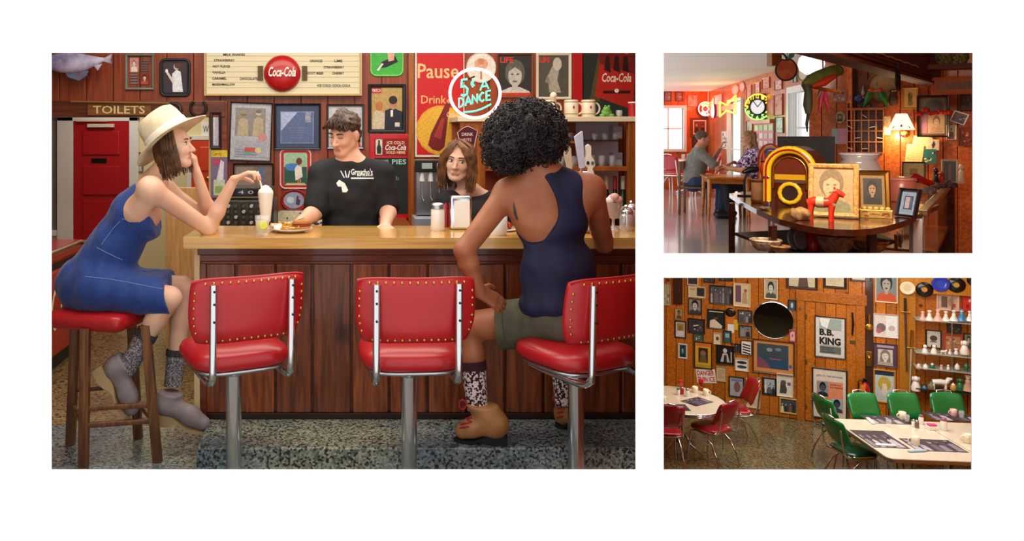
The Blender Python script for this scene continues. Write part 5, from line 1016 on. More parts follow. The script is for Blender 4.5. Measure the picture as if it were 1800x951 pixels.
for s_ in (-1, 1):
    k_ = Vector((hip.x + s_ * .09, hip.y - .05, .45)); f_ = Vector((hip.x + s_ * .1, hip.y, STEPZ + .1)); S.cap(hip + Vector((s_ * .08, 0, -.04)), k_, .105, .075, .03); S.cap(k_, f_, .075, .065, .02)
sdf_obj('trousers', S, [BT], t)
HAIR3 = noisemat('chestnut_hair', '#4a2e1a', '#8a5a34', 26, .4); rr_ = random.Random(8); ro = []
for i in range(300):
    a = rr_.uniform(-2.75, 2.75); sw = rr_.uniform(-.012, .012); e = rr_.uniform(.86, 1.04); L = rr_.uniform(.12, .17); x, y = .08 * math.sin(a) * e, -.098 * math.cos(a) * e
    fr = abs(a) > 1.95
    if fr: pts = [hd.p(.01 + sw, .045, .118), hd.p(x * .8, .075, .085), hd.p(x * 1.2 + .014 * math.copysign(1, x), .062, .03), hd.p(x * 1.2 + .028 * math.copysign(1, x), .045, -.04), hd.p(x * 1.1 + .03 * math.copysign(1, x), .04, -L)]
    else: pts = [hd.p(.01 + x * .2, y * .3, .125), hd.p(x * .85, y * .85, .095), hd.p(x * 1.12 + sw, y * 1.1, .01), hd.p(x * 1.18 + sw, y * 1.1 + .01, -.07), hd.p(x * 1.05 + sw * 2, y * 1.05 + .015, -L)]
    ro.append(pts)
strands(t, ro, HAIR3, .0072)
# ---- woman with curly hair, seen from behind
d0 = 3.5; J = lambda x, y, dd=0: pt(x, y, d0 + dd); SK4 = skin('brown_skin', '#935434', '#ab6a46')
t = thing('person', 'curly-haired woman in a navy tank top and olive shorts seen from behind', 'person', (J(1000, 0).x, d0, 0))
hd = Head(J(930, 250, .02), (.42, .9, -.05), (.06, .02, 1), 1.0); neck = J(958, 305)
shL, shR = J(893, 338, .03), J(1038, 332, -.02); elL, wrL = J(816, 440, -.06), J(842, 512, -.02); elR, wrR = J(1062, 428, .2), pt(1046, 405, 3.96)
chest, waist, hip = J(968, 385), J(980, 478), J(1002, 560, .0)
hpL, knL, anL = J(978, 566, .05), J(824, 572, .2), J(840, 720, .14); hpR, knR, anR = J(1030, 570, .05), J(985, 580, .3), J(994, 712, .27)
lo = (J(780, 0).x, d0 - .25, .1); hi = (J(1100, 0).x, 4.1, J(0, 170).z)
S = SDF(lo, hi, .006); hd.add(S); S.cap(hd.p(0, -.035, -.06), neck, .05, .055, .03)
S.ell(chest + Vector((0, .01, .02)), (.155, .1, .16), None, .05); S.ell(waist, (.135, .1, .15), None, .05); S.ell(hip, (.18, .13, .11), None, .05)
S.cap(neck, shL, .05, .058, .05); S.cap(neck, shR, .05, .058, .05); S.cap(shL + Vector((.02, 0, -.02)), chest + Vector((-.08, 0, 0)), .06, .07, .05); S.cap(shR + Vector((-.02, 0, -.02)), chest + Vector((.08, 0, 0)), .06, .07, .05)
S.cap(shL, elL, .056, .043, .03); S.cap(elL, elL.lerp(wrL, .3), .042, .042, .02); S.cap(elL.lerp(wrL, .3), wrL, .042, .029, .02); S.cap(shR, elR, .056, .043, .03); S.cap(elR, wrR, .042, .028, .02)
hand(S, wrL, (.72, .1, -.42), (.25, .6, -.6), 1, (.25, .3, .35, .4), 1.05, (.4, .3)); hand(S, wrR, (-.3, .9, .0), (0, 0, -1), 1, (.3, .3, .3, .3), 1.0)
for h_, k_, a_ in ((hpL, knL, anL), (hpR, knR, anR)): S.cap(h_, k_, .1, .064, .04); S.cap(k_, k_.lerp(a_, .35), .058, .056, .02); S.cap(k_.lerp(a_, .35), a_, .056, .036, .02)
bd = sdf_obj('body', S, [SK4, LIPS], t, lambda P: hd.lips(P)); bvb = bvh_of(bd)
NAV = noisemat('navy_cotton', '#10112a', '#191c42', 9, .75)
S = SDF(lo, hi, .0066); S.ell(chest + Vector((0, .01, .02)), (.172, .118, .17), None, .05); S.ell(waist, (.165, .125, .17), None, .05); S.ell(J(985, 535), (.18, .14, .08), None, .05); S.cap(neck + Vector((.02, 0, -.012)), shR + Vector((-.075, 0, .008)), .064, .066, .03); S.cap(neck + Vector((-.0, 0, -.03)), chest, .07, .11, .03); S.cap(shR + Vector((-.07, 0, 0)), chest + Vector((.06, 0, 0)), .06, .09, .04)
S.ell(J(922, 368, -.08), (.138, .15, .172), None, .012, '-'); S.ell(J(898, 320, .0), (.11, .2, .13), None, .012, '-'); S.ell(J(1072, 345, -.03), (.115, .2, .19), None, .012, '-')
S.cap(J(885, 420, .0), J(850, 420, .0), .03, .05, .01, '-'); S.half((0, 0, bz(552, d0)), (-.25, 0, -1), .006); S.rough(.004, 24, 8); sdf_obj('tank_top', S, [NAV], t)
OL = noisemat('olive_cotton', '#4a4636', '#5c5844', 16, .85)
S = SDF(lo, (hi[0], hi[1], J(0, 470).z), .0068); S.ell(hip, (.196, .15, .125), None, .05); S.cap(hpL, hpL.lerp(knL, .62), .118, .108, .05); S.cap(hpR, hpR.lerp(knR, .6), .115, .1, .05); S.half(hpL.lerp(knL, .62), (-1, .35, -.15), .006); S.rough(.003, 34, 4); sdf_obj('shorts', S, [OL], t)
a = hpL.lerp(knL, .55); c = hpL.lerp(knL, .635); MB().tube([a, a.lerp(c, .5), c], [.113, .116, .112], OL, 24).build('shorts_cuff', t, world=True)
patchdecal(t, bvb, [[(903, 355), (905, 362), (908, 375), (911, 387), (907, 386), (903, 374), (902, 362)]], mat('tattoo_ink', '#2c3a30', .6), 'feather_tattoo', .002)
CURL = noisemat('black_curly_hair', '#0f0c0d', '#2b2322', 45, .45); rs = np.random.RandomState(5); hc = J(922, 237, -.0); b = MB()
S = SDF(hc - Vector((.24, .24, .24)), hc + Vector((.24, .24, .24)), .009); S.ell(hc, (.15, .15, .14), None, .03); S.ell(J(888, 258, -.02), (.085, .12, .1), None, .04); S.ell(J(960, 238, .0), (.07, .11, .11), None, .04); S.ell(J(955, 300, .02), (.07, .1, .05), None, .02, '-'); S.rough(.009, 60, 1); hr = sdf_obj('hair', S, [CURL], t)
me = hr.data; n_ = len(me.vertices); pick = rs.choice(n_, min(n_, 1500), replace=False)
for i in pick:
    v = me.vertices[i]; p = v.co; nn = v.normal; r = rs.uniform(.006, .013); a0 = rs.uniform(0, 6.28); tn = nn.orthogonal().normalized(); bn = nn.cross(tn); pts = []
    for q in range(9): a = a0 + q * .95; pts.append(p + nn * (-.004 + .0035 * q) + (tn * math.cos(a) + bn * math.sin(a)) * r)
    b.tube(pts, .0024, CURL, 4, cap=False)
b.build('hair_curls', hr, recalc=False, kind='stuff')
FAIR = speckmat('burgundy_white_knit', ['#e8dcd4', '#3c0f1c', '#e0cfc8', '#4a1524'], 120, .9)
N, L = nodes(FAIR); N2 = [n for n in N if n.type == 'TEX_VORONOI'][0]; N2.distance = 'MANHATTAN'; N2.feature = 'F1'
BUR = mat('burgundy_rib', '#3a0f1e', .9); TANL = noisemat('tan_leather', '#a0683a', '#ba8250', 10, .5); DKS = mat('navy_rubber', '#15171f', .6)
sock(t, knL.lerp(anL, .44), anL, .058, .047, FAIR, BUR); sock(t, knR.lerp(anR, .42), anR, .056, .047, FAIR, BUR)
def gz(x, d): p = pt(x, 700, d); p.z = STEPZ + .002; return p
def lace_boot(A, H, T, zig):
    o = boot(t, A, H, T, (0, 0, 1), TANL, DKS, .062, .03); bvx = BVHTree.FromPolygons([v.co + Vector(t['base']) for v in o.data.vertices], [p.vertices[:] for p in o.data.polygons]); RL = mat('red_laces', '#b3202c', .6)
    for (x0, y0, x1, y1) in zig:
        Q = decal(bvx, [(x0 + (x1 - x0) * u, y0 + (y1 - y0) * u) for u in np.linspace(0, 1, 6)], .003)
        if len(Q) > 2: MB().tube(Q, .0042, RL, 6).build('lace', o, world=True)
    b = MB(); p = A + (Vector(T) - Vector(H)).normalized() * .055 + Vector((0, -.01, .0)); b.tube([p + Vector((-.012 + .016 * math.cos(q), -.01, .022 * math.sin(q))) for q in np.linspace(0, 6.28, 12)[:-1]], .0045, RL, 6, closed=True); b.build('lace_bow', o, world=True)
    return o
lace_boot(J(838, 710, .13), gz(890, 3.60), gz(797, 3.64), [(816, 722, 826, 720), (814, 730, 828, 727), (812, 738, 829, 734), (810, 746, 828, 742), (808, 752, 824, 750), (814, 722, 828, 734), (812, 731, 829, 742)]); lace_boot(J(1000, 702, .28), gz(1020, 3.76), gz(975, 3.84), [(982, 718, 990, 716), (980, 726, 990, 724), (979, 734, 989, 732)])
# ================================================================ upper right: cashier counter and dining room
ZF, ZC = .25, 2.52
def zhit(px, py, z): d = (CZ - z) * F / (py - PY0); return Vector(((px - PX0) * d / F, d, z))
def facing(px): return -math.atan((px - PX0) / F)
def plankwall(name, plane, u0, u1, z0, z1, holes, pw, m, label, back='#3a1a0c', th=.06, seed=1):
    """backing slab and single planks around rectangular openings; holes are (ua, za, ub, zb) in wall coordinates"""
    M = plane.mat4(plane.p.copy()); M.translation = Vector((plane.p.x, plane.p.y, 0)); us = sorted({u0, u1, *[h[0] for h in holes], *[h[2] for h in holes]}); zs = sorted({z0, z1, *[h[1] for h in holes], *[h[3] for h in holes]}); b = MB()
    bm_ = mat('backing_' + back, back, .8)
    for a, c in zip(us[:-1], us[1:]):
        for e, g in zip(zs[:-1], zs[1:]):
            uc, zc = (a + c) / 2, (e + g) / 2
            if uc < u0 or uc > u1 or zc < z0 or zc > z1 or any(h[0] < uc < h[2] and h[1] < zc < h[3] for h in holes): continue
            b.box((a, e, -th), (c, g, -.02), bm_)
    o = struct(name, b, label=label); o.matrix_world = M; u = u0; r = random.Random(seed); cache = {}
    while u < u1 - .02:
        w_ = pw * r.choice((.85, 1, 1.15)); ub = min(u + w_, u1); segs = [(z0, z1)]
        for h in holes:
            if h[0] < ub - .01 and h[2] > u + .01:
                ns = []
                for a, c in segs:
                    if h[1] > a: ns.append((a, min(c, h[1])))
                    if h[3] < c: ns.append((max(a, h[3]), c))
                segs = [q for q in ns if q[1] - q[0] > .02]
        for a, c in segs:
            k = (round(ub - u, 3), round(c - a, 3))
            if k not in cache:
                b = MB(); b.box((.003, 0, -.02), (ub - u - .003, c - a, 0), m); q = b.build('plank', o, .004, segs=1); cache[k] = q.data
            else: q = mkobj('plank', cache[k], o, .004, 1)
            q.location = (u, a, 0)
        u = ub
    return o
def wu(plane, px, py): return (plane.hit(px, py) - Vector((plane.p.x, plane.p.y, plane.hit(px, py).z))).dot(plane.u)
def whole(plane, x0, y0, x1, y1):
    ym, xm = (y0 + y1) / 2, (x0 + x1) / 2; return (wu(plane, x0, ym), plane.hit(xm, y1).z, wu(plane, x1, ym), plane.hit(xm, y0).z)
# walls: far wall, long window wall, cashier wall
PF = Plane((8.47, 18.5, 0), (1, 0, 0)); PR = Plane((8.47, 18.5, 0), (-.2772, -.9608, 0)); PC = Plane((5.665, 9.2, 0), (.84, -.5426, 0))
hw = whole(PF, 1150, 190, 1201, 262); plankwall('wall_far', PF, -1.3, 0, ZF, ZC, [hw], .17, PINE2, 'orange pine far wall of the dining room', seed=2)
hd1 = whole(PR, 1283, 178, 1306, 345); hd1 = (hd1[0], ZF + .05, hd1[2], hd1[3]); hw2 = whole(PR, 1392, 158, 1462, 290)
plankwall('wall_window_side', PR, 0, 9.9, ZF, ZC + .3, [hd1, hw2], .17, PINE2, 'orange pine wall with the bright windows', seed=3)
plankwall('wall_cashier', PC, -.25, 2.3, ZF, ZC + .3, [], .15, grainmat('glowing_pine', ['#a44a14', '#c8621e', '#da762a'], rough=.4, rnd=.15), 'orange-red pine wall behind the cashier counter', seed=4)  # the wall's glow is put into brighter plank colours, nothing emits
bpy.context.view_layer.update()
b = MB(); k = .3885
b.add([(k * 8.19, 8.19, ZF), (8.6, 8.19, ZF), (9.2, 18.6, ZF), (k * 18.6, 18.6, ZF), (k * 8.19, 8.19, ZF - .03), (8.6, 8.19, ZF - .03), (9.2, 18.6, ZF - .03), (k * 18.6, 18.6, ZF - .03)], [(0, 1, 2, 3), (7, 6, 5, 4), (0, 4, 5, 1), (1, 5, 6, 2), (2, 6, 7, 3), (3, 7, 4, 0)], noisemat('polished_floor', '#b4b2bc', '#c4b6a6', 2.2, .16, coat=.5, detail=3)); struct('floor_dining', b, label='polished pale terrazzo floor of the dining room')
b = MB(); zr = lambda d: CZ - .1575 * d
ry0 = WY + TH + .01
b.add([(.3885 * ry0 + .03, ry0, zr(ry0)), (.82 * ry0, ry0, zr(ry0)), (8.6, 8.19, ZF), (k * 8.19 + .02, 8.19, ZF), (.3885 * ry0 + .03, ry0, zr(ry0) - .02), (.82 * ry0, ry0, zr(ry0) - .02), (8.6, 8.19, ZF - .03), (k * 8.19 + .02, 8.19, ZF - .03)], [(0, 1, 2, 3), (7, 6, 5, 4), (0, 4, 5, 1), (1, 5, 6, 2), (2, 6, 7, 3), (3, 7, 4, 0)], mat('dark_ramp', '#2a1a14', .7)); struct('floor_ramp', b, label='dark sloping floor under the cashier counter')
# ceiling of single panels
b = MB(); b.box((2.2, 8.3, ZC + .012), (9.3, 18.6, ZC + .05), mat('panel_gap', '#5c5048', .9)); ce = struct('ceiling_dining', b, label='white panelled dining room ceiling'); CP = mat('ceiling_panel', '#e6dcd2', .75); data = None
for i in range(5):
    for j in range(8):
        x, y = 2.3 + i * 1.42, 8.4 + j * 1.28
        if data is None: b = MB(); b.box((0, 0, ZC), (1.412, 1.272, ZC + .012), CP); q = b.build('ceiling_panel', ce); data = q.data
        else: q = mkobj('ceiling_panel', data, ce)
        q.location = (x, y, 0)
slantwall('wall_cashier_outer', .83, WY + TH, 9.4, zr(9.4) - .2, 2.9, PINE2, 'wood wall closing the right side of the cashier room')
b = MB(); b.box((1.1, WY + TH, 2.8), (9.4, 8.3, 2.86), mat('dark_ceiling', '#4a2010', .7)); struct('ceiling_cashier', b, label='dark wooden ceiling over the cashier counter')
# beam above the counter with mouldings
A, B = Vector((2.85, 4.84, 0)), Vector((6.35, 8.46, 0)); e = (B - A).normalized(); nrm = Vector((e.y, -e.x, 0)); M = Matrix(((e.x, -nrm.x, 0, A.x), (e.y, -nrm.y, 0, A.y), (0, 0, 1, 0), (0, 0, 0, 1))); L_ = (B - A).length
SOF = grainmat('soffit_wood', ['#4a1608', '#5e1f0c', '#702a12'], scale=(1.1, 14, 14), rough=.65, coat=0)
b = MB(); b.box((0, 0, 2.04), (L_, .12, 2.8), SOF); bm0 = struct('trim_beam', b, None, .004, 'dark red wooden beam running above the counter'); bm0.matrix_world = M
for z0, z1, y0 in ((2.04, 2.065, -.03), (2.09, 2.10, -.018), (2.125, 2.135, -.012)):
    MB().box((0, y0, z0), (L_, 0, z1), SOF).build('moulding', bm0, .004)
MB().tube([(1.5 + i * .12, -.015, 2.16 + .006 * math.sin(i * 2.1)) for i in range(18)], .006, mat('pale_cord', '#c9a08a', .6), 6).build('cord', bm0)
# windows
WG = mat('window_glass', '#f4fbff', .02, alpha=.12)
def window(name, plane, h, label, bars=(1, 1), fw=.06, depth=.05, m=WHITETRIM):
    t = thing(name, label, None, M=Matrix.Translation((0, 0, 0)) @ plane.mat4(Vector((plane.p.x, plane.p.y, 0)))); t['kind'] = 'structure'; ua, za, ub, zb = h; b = MB()
    b.rings([[(ua - q, za - q, z), (ub + q, za - q, z), (ub + q, zb + q, z), (ua - q, zb + q, z)] for q, z in ((fw, 0), (fw, depth), (0, depth), (0, -.05))], m, cap=False, smooth=False); b.build('window_frame', t)
    nu, nz = bars
    for i in range(nu):
        for j in range(nz):
            a, c = ua + (ub - ua) * i / nu, ua + (ub - ua) * (i + 1) / nu; e_, g = za + (zb - za) * j / nz, za + (zb - za) * (j + 1) / nz; MB().box((a + .01, e_ + .01, -.042), (c - .01, g - .01, -.038), WG).build('pane', t)
    for i in range(1, nu): b = MB(); a = ua + (ub - ua) * i / nu; b.box((a - .012, za, -.05), (a + .012, zb, -.03), m); b.build('glazing_bar', t)
    for j in range(1, nz): b = MB(); a = za + (zb - za) * j / nz; b.box((ua, a - .012, -.05), (ub, a + .012, -.03), m); b.build('glazing_bar', t)
    return t
window('window_2', PF, hw, 'bright window at the far left of the dining room', (2, 2)); window('window_3', PR, hd1, 'tall narrow glazed door by the neon bow sign', (1, 2), .05); w4 = window('window_4', PR, hw2, 'big bright sash window with lace curtains behind the parrot', (1, 2), .09)
ua, za, ub, zb = hw2; LACE = mat('lace_curtain', '#f4f4f2', .8, alpha=.55)
for s_ in (0, 1):
    b = MB(); n = 24; wv = (ub - ua) * .3; x0 = ua if s_ == 0 else ub - wv; vs = [(x0 + wv * i / n, z, .02 + .015 * math.sin(i * 1.3)) for z in (za, zb) for i in range(n + 1)]; b.add(vs, [(i, i + 1, n + 2 + i, n + 1 + i) for i in range(n)], LACE, True); b.build('curtain', w4)
# foliage outside the big window
r_ = random.Random(5); t = thing('garden_shrub', 'green leafy shrub seen through the big window', 'shrub', (8.6, 12.3, .2)); LEAF = [mat('leaf_%d' % i, h, .6) for i, h in enumerate(('#7fae6a', '#9cc48a', '#6b9a5c'))]
b = MB()
for i in range(260):
    p = Vector((r_.gauss(0, .35), r_.gauss(0, .5), .2 + abs(r_.gauss(.5, .35)))); a = r_.uniform(0, 6.3); d_ = Vector((math.cos(a), math.sin(a), r_.uniform(-.4, .6))) * .09; s_ = d_.cross(Vector((0, 0, 1))).normalized() * .03; b.add([p, p + d_ * .5 + s_, p + d_, p + d_ * .5 - s_], [(0, 1, 2, 3)], r_.choice(LEAF))
b.build('foliage', t, kind='stuff', recalc=False); MB().tube([(0, 0, 0), (.02, 0, .5), (-.02, .05, 1)], [.03, .025, .012], STOOLWOOD, 7).build('stem', t)
# pictures on the far wall and the window wall
G = 'pictures in the dining room'; pk = ['#d98a80', '#e8b0a8', '#b5605c', '#8a4a4a']
for rect, lab, sp, fc in (((1168, 161, 1180, 178), 'small pale print high above the left window', blobs('#9a8080', pk, 2), '#5a3a3a'), ((1187, 161, 1200, 178), 'dim print with a yellow blot above the left window', blobs('#8a6a68', pk + ['#c9a04a'], 3), '#5a3a3a'), ((1208, 167, 1226, 188), 'pink print between the left window and the round neon', blobs('#e09a94', pk, 4), '#b5605c')): frame(PF, rect, 1.2, fc, sp, lab)
frame(PF, (1213, 206, 1246, 241), 5, '#7a3a22', inset(figures('#7a4a3c', ['#c98a70', '#8a5a4c', '#4a2a24'], 7, 2), 0, 0, 1, 1), 'square framed picture below the round red neon sign', mpx=2)
frame(PF, (1216, 240, 1249, 280), 2, '#3a2a22', portrait('#5a4a3c', '#c9946a', '#8a5a3c', '#d8a878', s=1.2), 'large standing portrait behind the seated man')
for rect, lab, sp, fc in (((1256, 167, 1270, 205), 'tall pale pink poster right of the room corner', [('r', 0, 0, 1, 1, '#f0b8b4'), ('r', .2, .5, .7, .8, '#d89a98')], '#d86a60'), ((1313, 150, 1322, 176), 'narrow pink print left of the clock', blobs('#e0908a', pk, 5), '#c0604c'), ((1328, 145, 1337, 164), 'pale pink card above the glowing clock', blobs('#f0bcb8', pk, 6), '#c0604c'), ((1341, 137, 1354, 156), 'tilted pink print above the glowing clock', blobs('#eaa098', pk, 7), '#b0503c'), ((1363, 141, 1376, 158), 'pale print under the stained glass apple', blobs('#eec4be', pk, 8), '#b0503c'), ((1362, 166, 1377, 203), 'tall pink poster between the clock and the big window', blobs('#d88078', pk + ['#f0d0c8'], 9), '#b0503c'), ((1364, 206, 1378, 234), 'pale blue picture beside the big window', blobs('#c9d8d4', ['#8fb0a8', '#e4ecea'], 10), '#7a4a2c'), ((1313, 212, 1324, 262), 'tall narrow poster left of the pink notice board', blobs('#b8b0a0', ['#6a6a6a', '#d8d4c8', '#8a7a68'], 11), '#6a4a3a'), ((1270, 230, 1279, 262), 'black and white print beside the narrow glazed door', blobs('#e8e4e0', ['#2a2a2a', '#888888'], 12), '#c9c4bc')): frame(PR, rect, 1.2, fc, sp, lab)
c, wd, ht = PR.rect(1327, 217, 1361, 264); t = thing('notice_board', 'pink notice board with green cards under the glowing clock', 'notice board', M=PR.mat4(c)); MB().box((-wd / 2, -ht / 2, 0), (wd / 2, ht / 2, .02), '#c9646c').build('board', t); MB().box((-wd / 2 - .03, ht / 2, 0), (wd / 2 + .03, ht / 2 + .06, .08), PINE2).build('shelf', t)
r_ = random.Random(9)
for i in range(4):
    for j in range(3): b = MB(); x, y = (-.36 + .25 * i) * wd, (.34 - .3 * j) * ht; b.box((x - .09 * wd, y - .1 * ht, .02), (x + .09 * wd, y + .1 * ht, .024), r_.choice(['#8fc47a', '#b8d89a', '#5a8a6a'] if j == 0 else ['#d8b8bc', '#e0c8cc', '#8a6a72', '#c9a0a4'])); b.build('card', t)
for (x, y, rx, ry, lab) in ((1293, 158, 6.5, 9, 'pink oval wall plate above the bow-shaped neon'), (1305, 153, 5, 8.5, 'smaller pink oval wall plate above the bow-shaped neon')): sign(PR, (x - rx, y - ry, x + rx, y + ry), lab, [('e', .5, .5, .35, .35, '#f0b4ac')], shape='oval', face='#e09488', rim='#c87060', name='wall_plate', cat='plate')
sign(PR, (1404, 112, 1422, 142), 'large cream oval platter above the big window', [('e', .5, .5, .38, .38, '#d8c4a8')], shape='oval', face='#c9b092', rim='#8a6a4a', name='wall_plate', cat='plate')
frame(PR, (1396, 116, 1402, 145), 1, '#7a8a84', [('r', 0, 0, 1, 1, '#b8c0b8')], 'narrow grey-green panel above the big window')
# neon signs
RN = glow('neon_red', '#ff5a3c', 2.2); YN = glow('neon_yellow', '#ffd040', 2.0); WN = glow('neon_white', '#fff4ec', 1.6); GN = glow('neon_lime', '#8cff6a', 2.2)
def round_neon(plane, rect, label, gap=.1):
    c, wd, ht = plane.rect(*rect); t = thing('neon_sign', label, 'neon sign', M=plane.mat4(c + plane.n * gap)); R_ = ht / 2
    MB().prism(ovals(0, 0, R_, R_, 32), -.05, -.01, mat('neon_case_red', '#9a1a18', .5)).build('case', t)
    for q in (.95, .42): MB().tube([(R_ * q * math.cos(a), R_ * q * math.sin(a), 0) for a in np.linspace(0, 2 * PI, 33)[:-1]], .012, WN, 6, closed=True).build('ring_tube', t)
    for word, y in (('ROCK', .68), ('ROLL', -.68)):
        for i, ch in enumerate(word):
            a = (PI / 2 + (1.5 - i) * .42) if y > 0 else (-PI / 2 - (1.5 - i) * .42); x, yy = R_ * .68 * math.cos(a), R_ * .68 * math.sin(a); s_ = R_ * .26
            for st in STRK[ch]: MB().tube([(x + (u - .5) * s_, yy + (v - .5) * s_ * 1.2, .004) for u, v in st], .008, GN if y > 0 else WN, 5).build('letter_tube', t)
    MB().tube([(-.12 * R_, -.14 * R_, 0), (-.12 * R_, .16 * R_, 0), (.12 * R_, -.14 * R_, 0), (.12 * R_, .16 * R_, 0)], .008, RN, 5).build('letter_tube', t); MB().box((-.03, -.03, -gap), (.03, .03, -.05), BLACKM).build('bracket', t)
def neon_glow(loc, col, en):
    l = bpy.data.lights.new('neon_glow', 'POINT'); l.energy = en; l.color = col; l.shadow_soft_size = .15; o = bpy.data.objects.new('neon_glow', l); COL.objects.link(o); o.location = loc
neon_glow(PF.hit(1237, 190) + Vector((-.1, -.45, .1)), (1, .16, .08), 22); neon_glow(PR.hit(1290, 185) + PR.n * .45, (1, .35, .1), 14); neon_glow(PR.hit(1332, 200) + PR.n * .6 + Vector((0, 0, -.1)), (.5, 1, .2), 5)
round_neon(PF, (1224, 179, 1249, 204), 'round red neon sign with white rings on the far wall'); round_neon(PR, (1253, 183, 1263, 207), 'round neon sign on the window wall next to the room corner', .06)
c, wd, ht = PR.rect(1276, 171, 1305, 206); t = thing('neon_sign', 'bow-tie shaped yellow neon sign before the narrow glazed door', 'neon sign', M=PR.mat4(c + PR.n * .12)); X, Y = wd / 2, ht / 2
b = MB(); P = [(-X, .7 * Y, 0), (-X * .1, .25 * Y, 0), (X, Y, 0), (X, -.75 * Y, 0), (-X * .1, -.3 * Y, 0), (-X, -.85 * Y, 0)]; Q = []
for i in range(6): a, c_ = Vector(P[i]), Vector(P[(i + 1) % 6]); Q += [a, a.lerp(c_, .33), a.lerp(c_, .66)]
b.tube(Q, .016, YN, 6, closed=True); b.build('outline_tube', t); MB().box((-X * .8, -.05, -.02), (X * .8, .05, -.012), RN).build('centre_panel', t); MB().box((-.02, -.02, -.12), (.02, .02, -.02), BLACKM).build('bracket', t)
c = PR.hit(1332, 188); PK = Plane(c, (.55, -.835, 0)); ck = thing('neon_clock', 'big round glowing clock with yellow and green numerals', 'clock', M=PK.mat4(pt(1332, 188, 13.05))); R_ = .225
MB().lathe([(R_, -.22), (R_, -.02), (R_ * .96, .0), (R_ * .55, .0)], mat('clock_case', '#4a2418', .4), n=40, cap=False).build('case', ck); MB().prism(ovals(0, 0, R_ * .55, R_ * .55, 32), -.01, .004, mat('clock_face', '#e8ecec', .3, emit=.5)).build('face', ck)
MB().tube([(R_ * .57 * math.cos(a), R_ * .57 * math.sin(a), .01) for a in np.linspace(0, 2 * PI, 33)[:-1]], .012, BLACKM, 6, closed=True).build('bezel', ck)
for i in range(12):
    a = PI / 2 - i * PI / 6; MB().text(str(i or 12), (R_ * .78 * math.cos(a), R_ * .78 * math.sin(a)), R_ * .22, R_ * .3, YN if math.sin(a) > -.1 else GN, .012, bold=.02).build('numeral', ck)
for l_, a in ((.16, .9), (.22, 2.2)): MB().cyl((0, 0, .008), (l_ * math.cos(a) * .8, l_ * math.sin(a) * .8, .008), .006, BLACKM, 6).build('clock_hand', ck)
for s_, m_ in ((1, YN), (-1, GN)): MB().tube([(R_ * .93 * math.cos(a), s_ * R_ * .93 * math.sin(a), .006) for a in np.linspace(.1, PI - .1, 17)], .01, m_, 6).build('ring_tube', ck)
# pigeonholes and cashier wall
def pc(px, py, off=0): return PC.hit(px, py) + PC.n * off
c, wd, ht = PC.rect(1489, 193, 1552, 268); t = thing('pigeonhole_rack', 'wooden pigeonhole letter rack of four rows behind the counter', 'letter rack', M=PC.mat4(c)); b = MB(); D_ = .14; RK = grainmat('rack_wood', ['#b86a34', '#cc8248', '#d89458'], rough=.4)
b.box((-wd / 2, -ht / 2, 0), (wd / 2, ht / 2, .012), PINE); b.build('back', t)
for i in range(6): b = MB(); x = -wd / 2 + wd * i / 5; b.box((x - .006, -ht / 2, .012), (x + .006, ht / 2, D_), RK); b.build('divider', t)
for j in range(5): b = MB(); y = -ht / 2 + ht * j / 4; b.box((-wd / 2, y - .006, .012), (wd / 2, y + .006, D_ + .004), RK); b.build('rack_shelf', t)
MB().box((-wd / 2 - .02, ht / 2 + .006, 0), (wd / 2 + .02, ht / 2 + .02, D_ + .02), PINE).build('top', t)
r_ = random.Random(3)
for i, (a, c_) in enumerate(((0, 0), (2, 0), (4, 1), (1, 1), (3, 2), (0, 2), (2, 3))): L = thing('folded_letter', 'folded white letter in the %s pigeonhole of the %s row of the letter rack' % (ORD[a], ('bottom', 'third', 'second', 'top')[c_]), 'letter', M=PC.mat4(c) @ Matrix.Translation((-wd / 2 + wd * (a + .45) / 5, -ht / 2 + ht * c_ / 4 + .045, .1)) @ Matrix.Rotation(r_.uniform(-.7, .7), 4, 'Z'), group='letters in the rack'); MB().box((-.028, -.004, -.06), (.028, .004, .045), '#e8e0d0').build('sheet', L)
sign(PC, (1490, 182, 1532, 191), 'dark sign board with yellow lettering on top of the letter rack', [('t', 'Mineral Pop', .3, .5, .45, .5, '#d8b040'), ('t', 'Root', .8, .5, .22, .5, '#d8b040')], face='#2a1c14', rim='#5a4020', rad=.05, rimw=.03, gap=.1)
# lamp
c = pc(1583, 214, .2); t = thing('wall_lamp', 'wall lamp with a lit cream shade printed with small motifs', 'lamp', c, facing(1583))
SH = mat('lit_shade', '#ffe8c0', .7, emit=1.5); MB().lathe([(.125, -.09), (.122, -.088), (.052, .085), (.05, .085)], SH, n=28, cap=False).build('shade', t)
MB().lathe([(.02, -.06), (.03, -.02), (.02, .03), (.001, .04)], mat('bulb', '#fff2d8', .3, emit=12), n=12).build('bulb', t); lp = bpy.data.lights.new('lamp_bulb', 'POINT'); lp.energy = 11; lp.color = (1, .72, .4); lp.shadow_soft_size = .04; lo_ = bpy.data.objects.new('lamp_bulb', lp); COL.objects.link(lo_); lo_.location = (c.x, c.y, c.z - .16)
MB().tube([(0, .0, -.06), (.0, .0, -.13), (.03, .05, -.16), (.06, .1, -.13), (.05, .15, -.1), (.02, .2, -.12)], .009, BRASS, 8).build('bracket_arm', t); MB().ell((.03, .18, -.13), (.045, .02, .045), BRASS).build('wall_boss', t)
for a, col, hh in ((-.6, '#6a3a2c', .03), (.0, '#5a5a2c', .05), (.6, '#a8342c', .03)): b = MB(); x, y = .112 * math.sin(a), -.112 * math.cos(a); b.add([(x - .02, y, -.075), (x + .02, y, -.075), (x, y * .93 , -.075 + hh)], [(0, 1, 2)], col); b.build('motif', t)
MB().cyl((0, 0, .03), (0, 0, .09), .006, BRASS).build('finial', t)
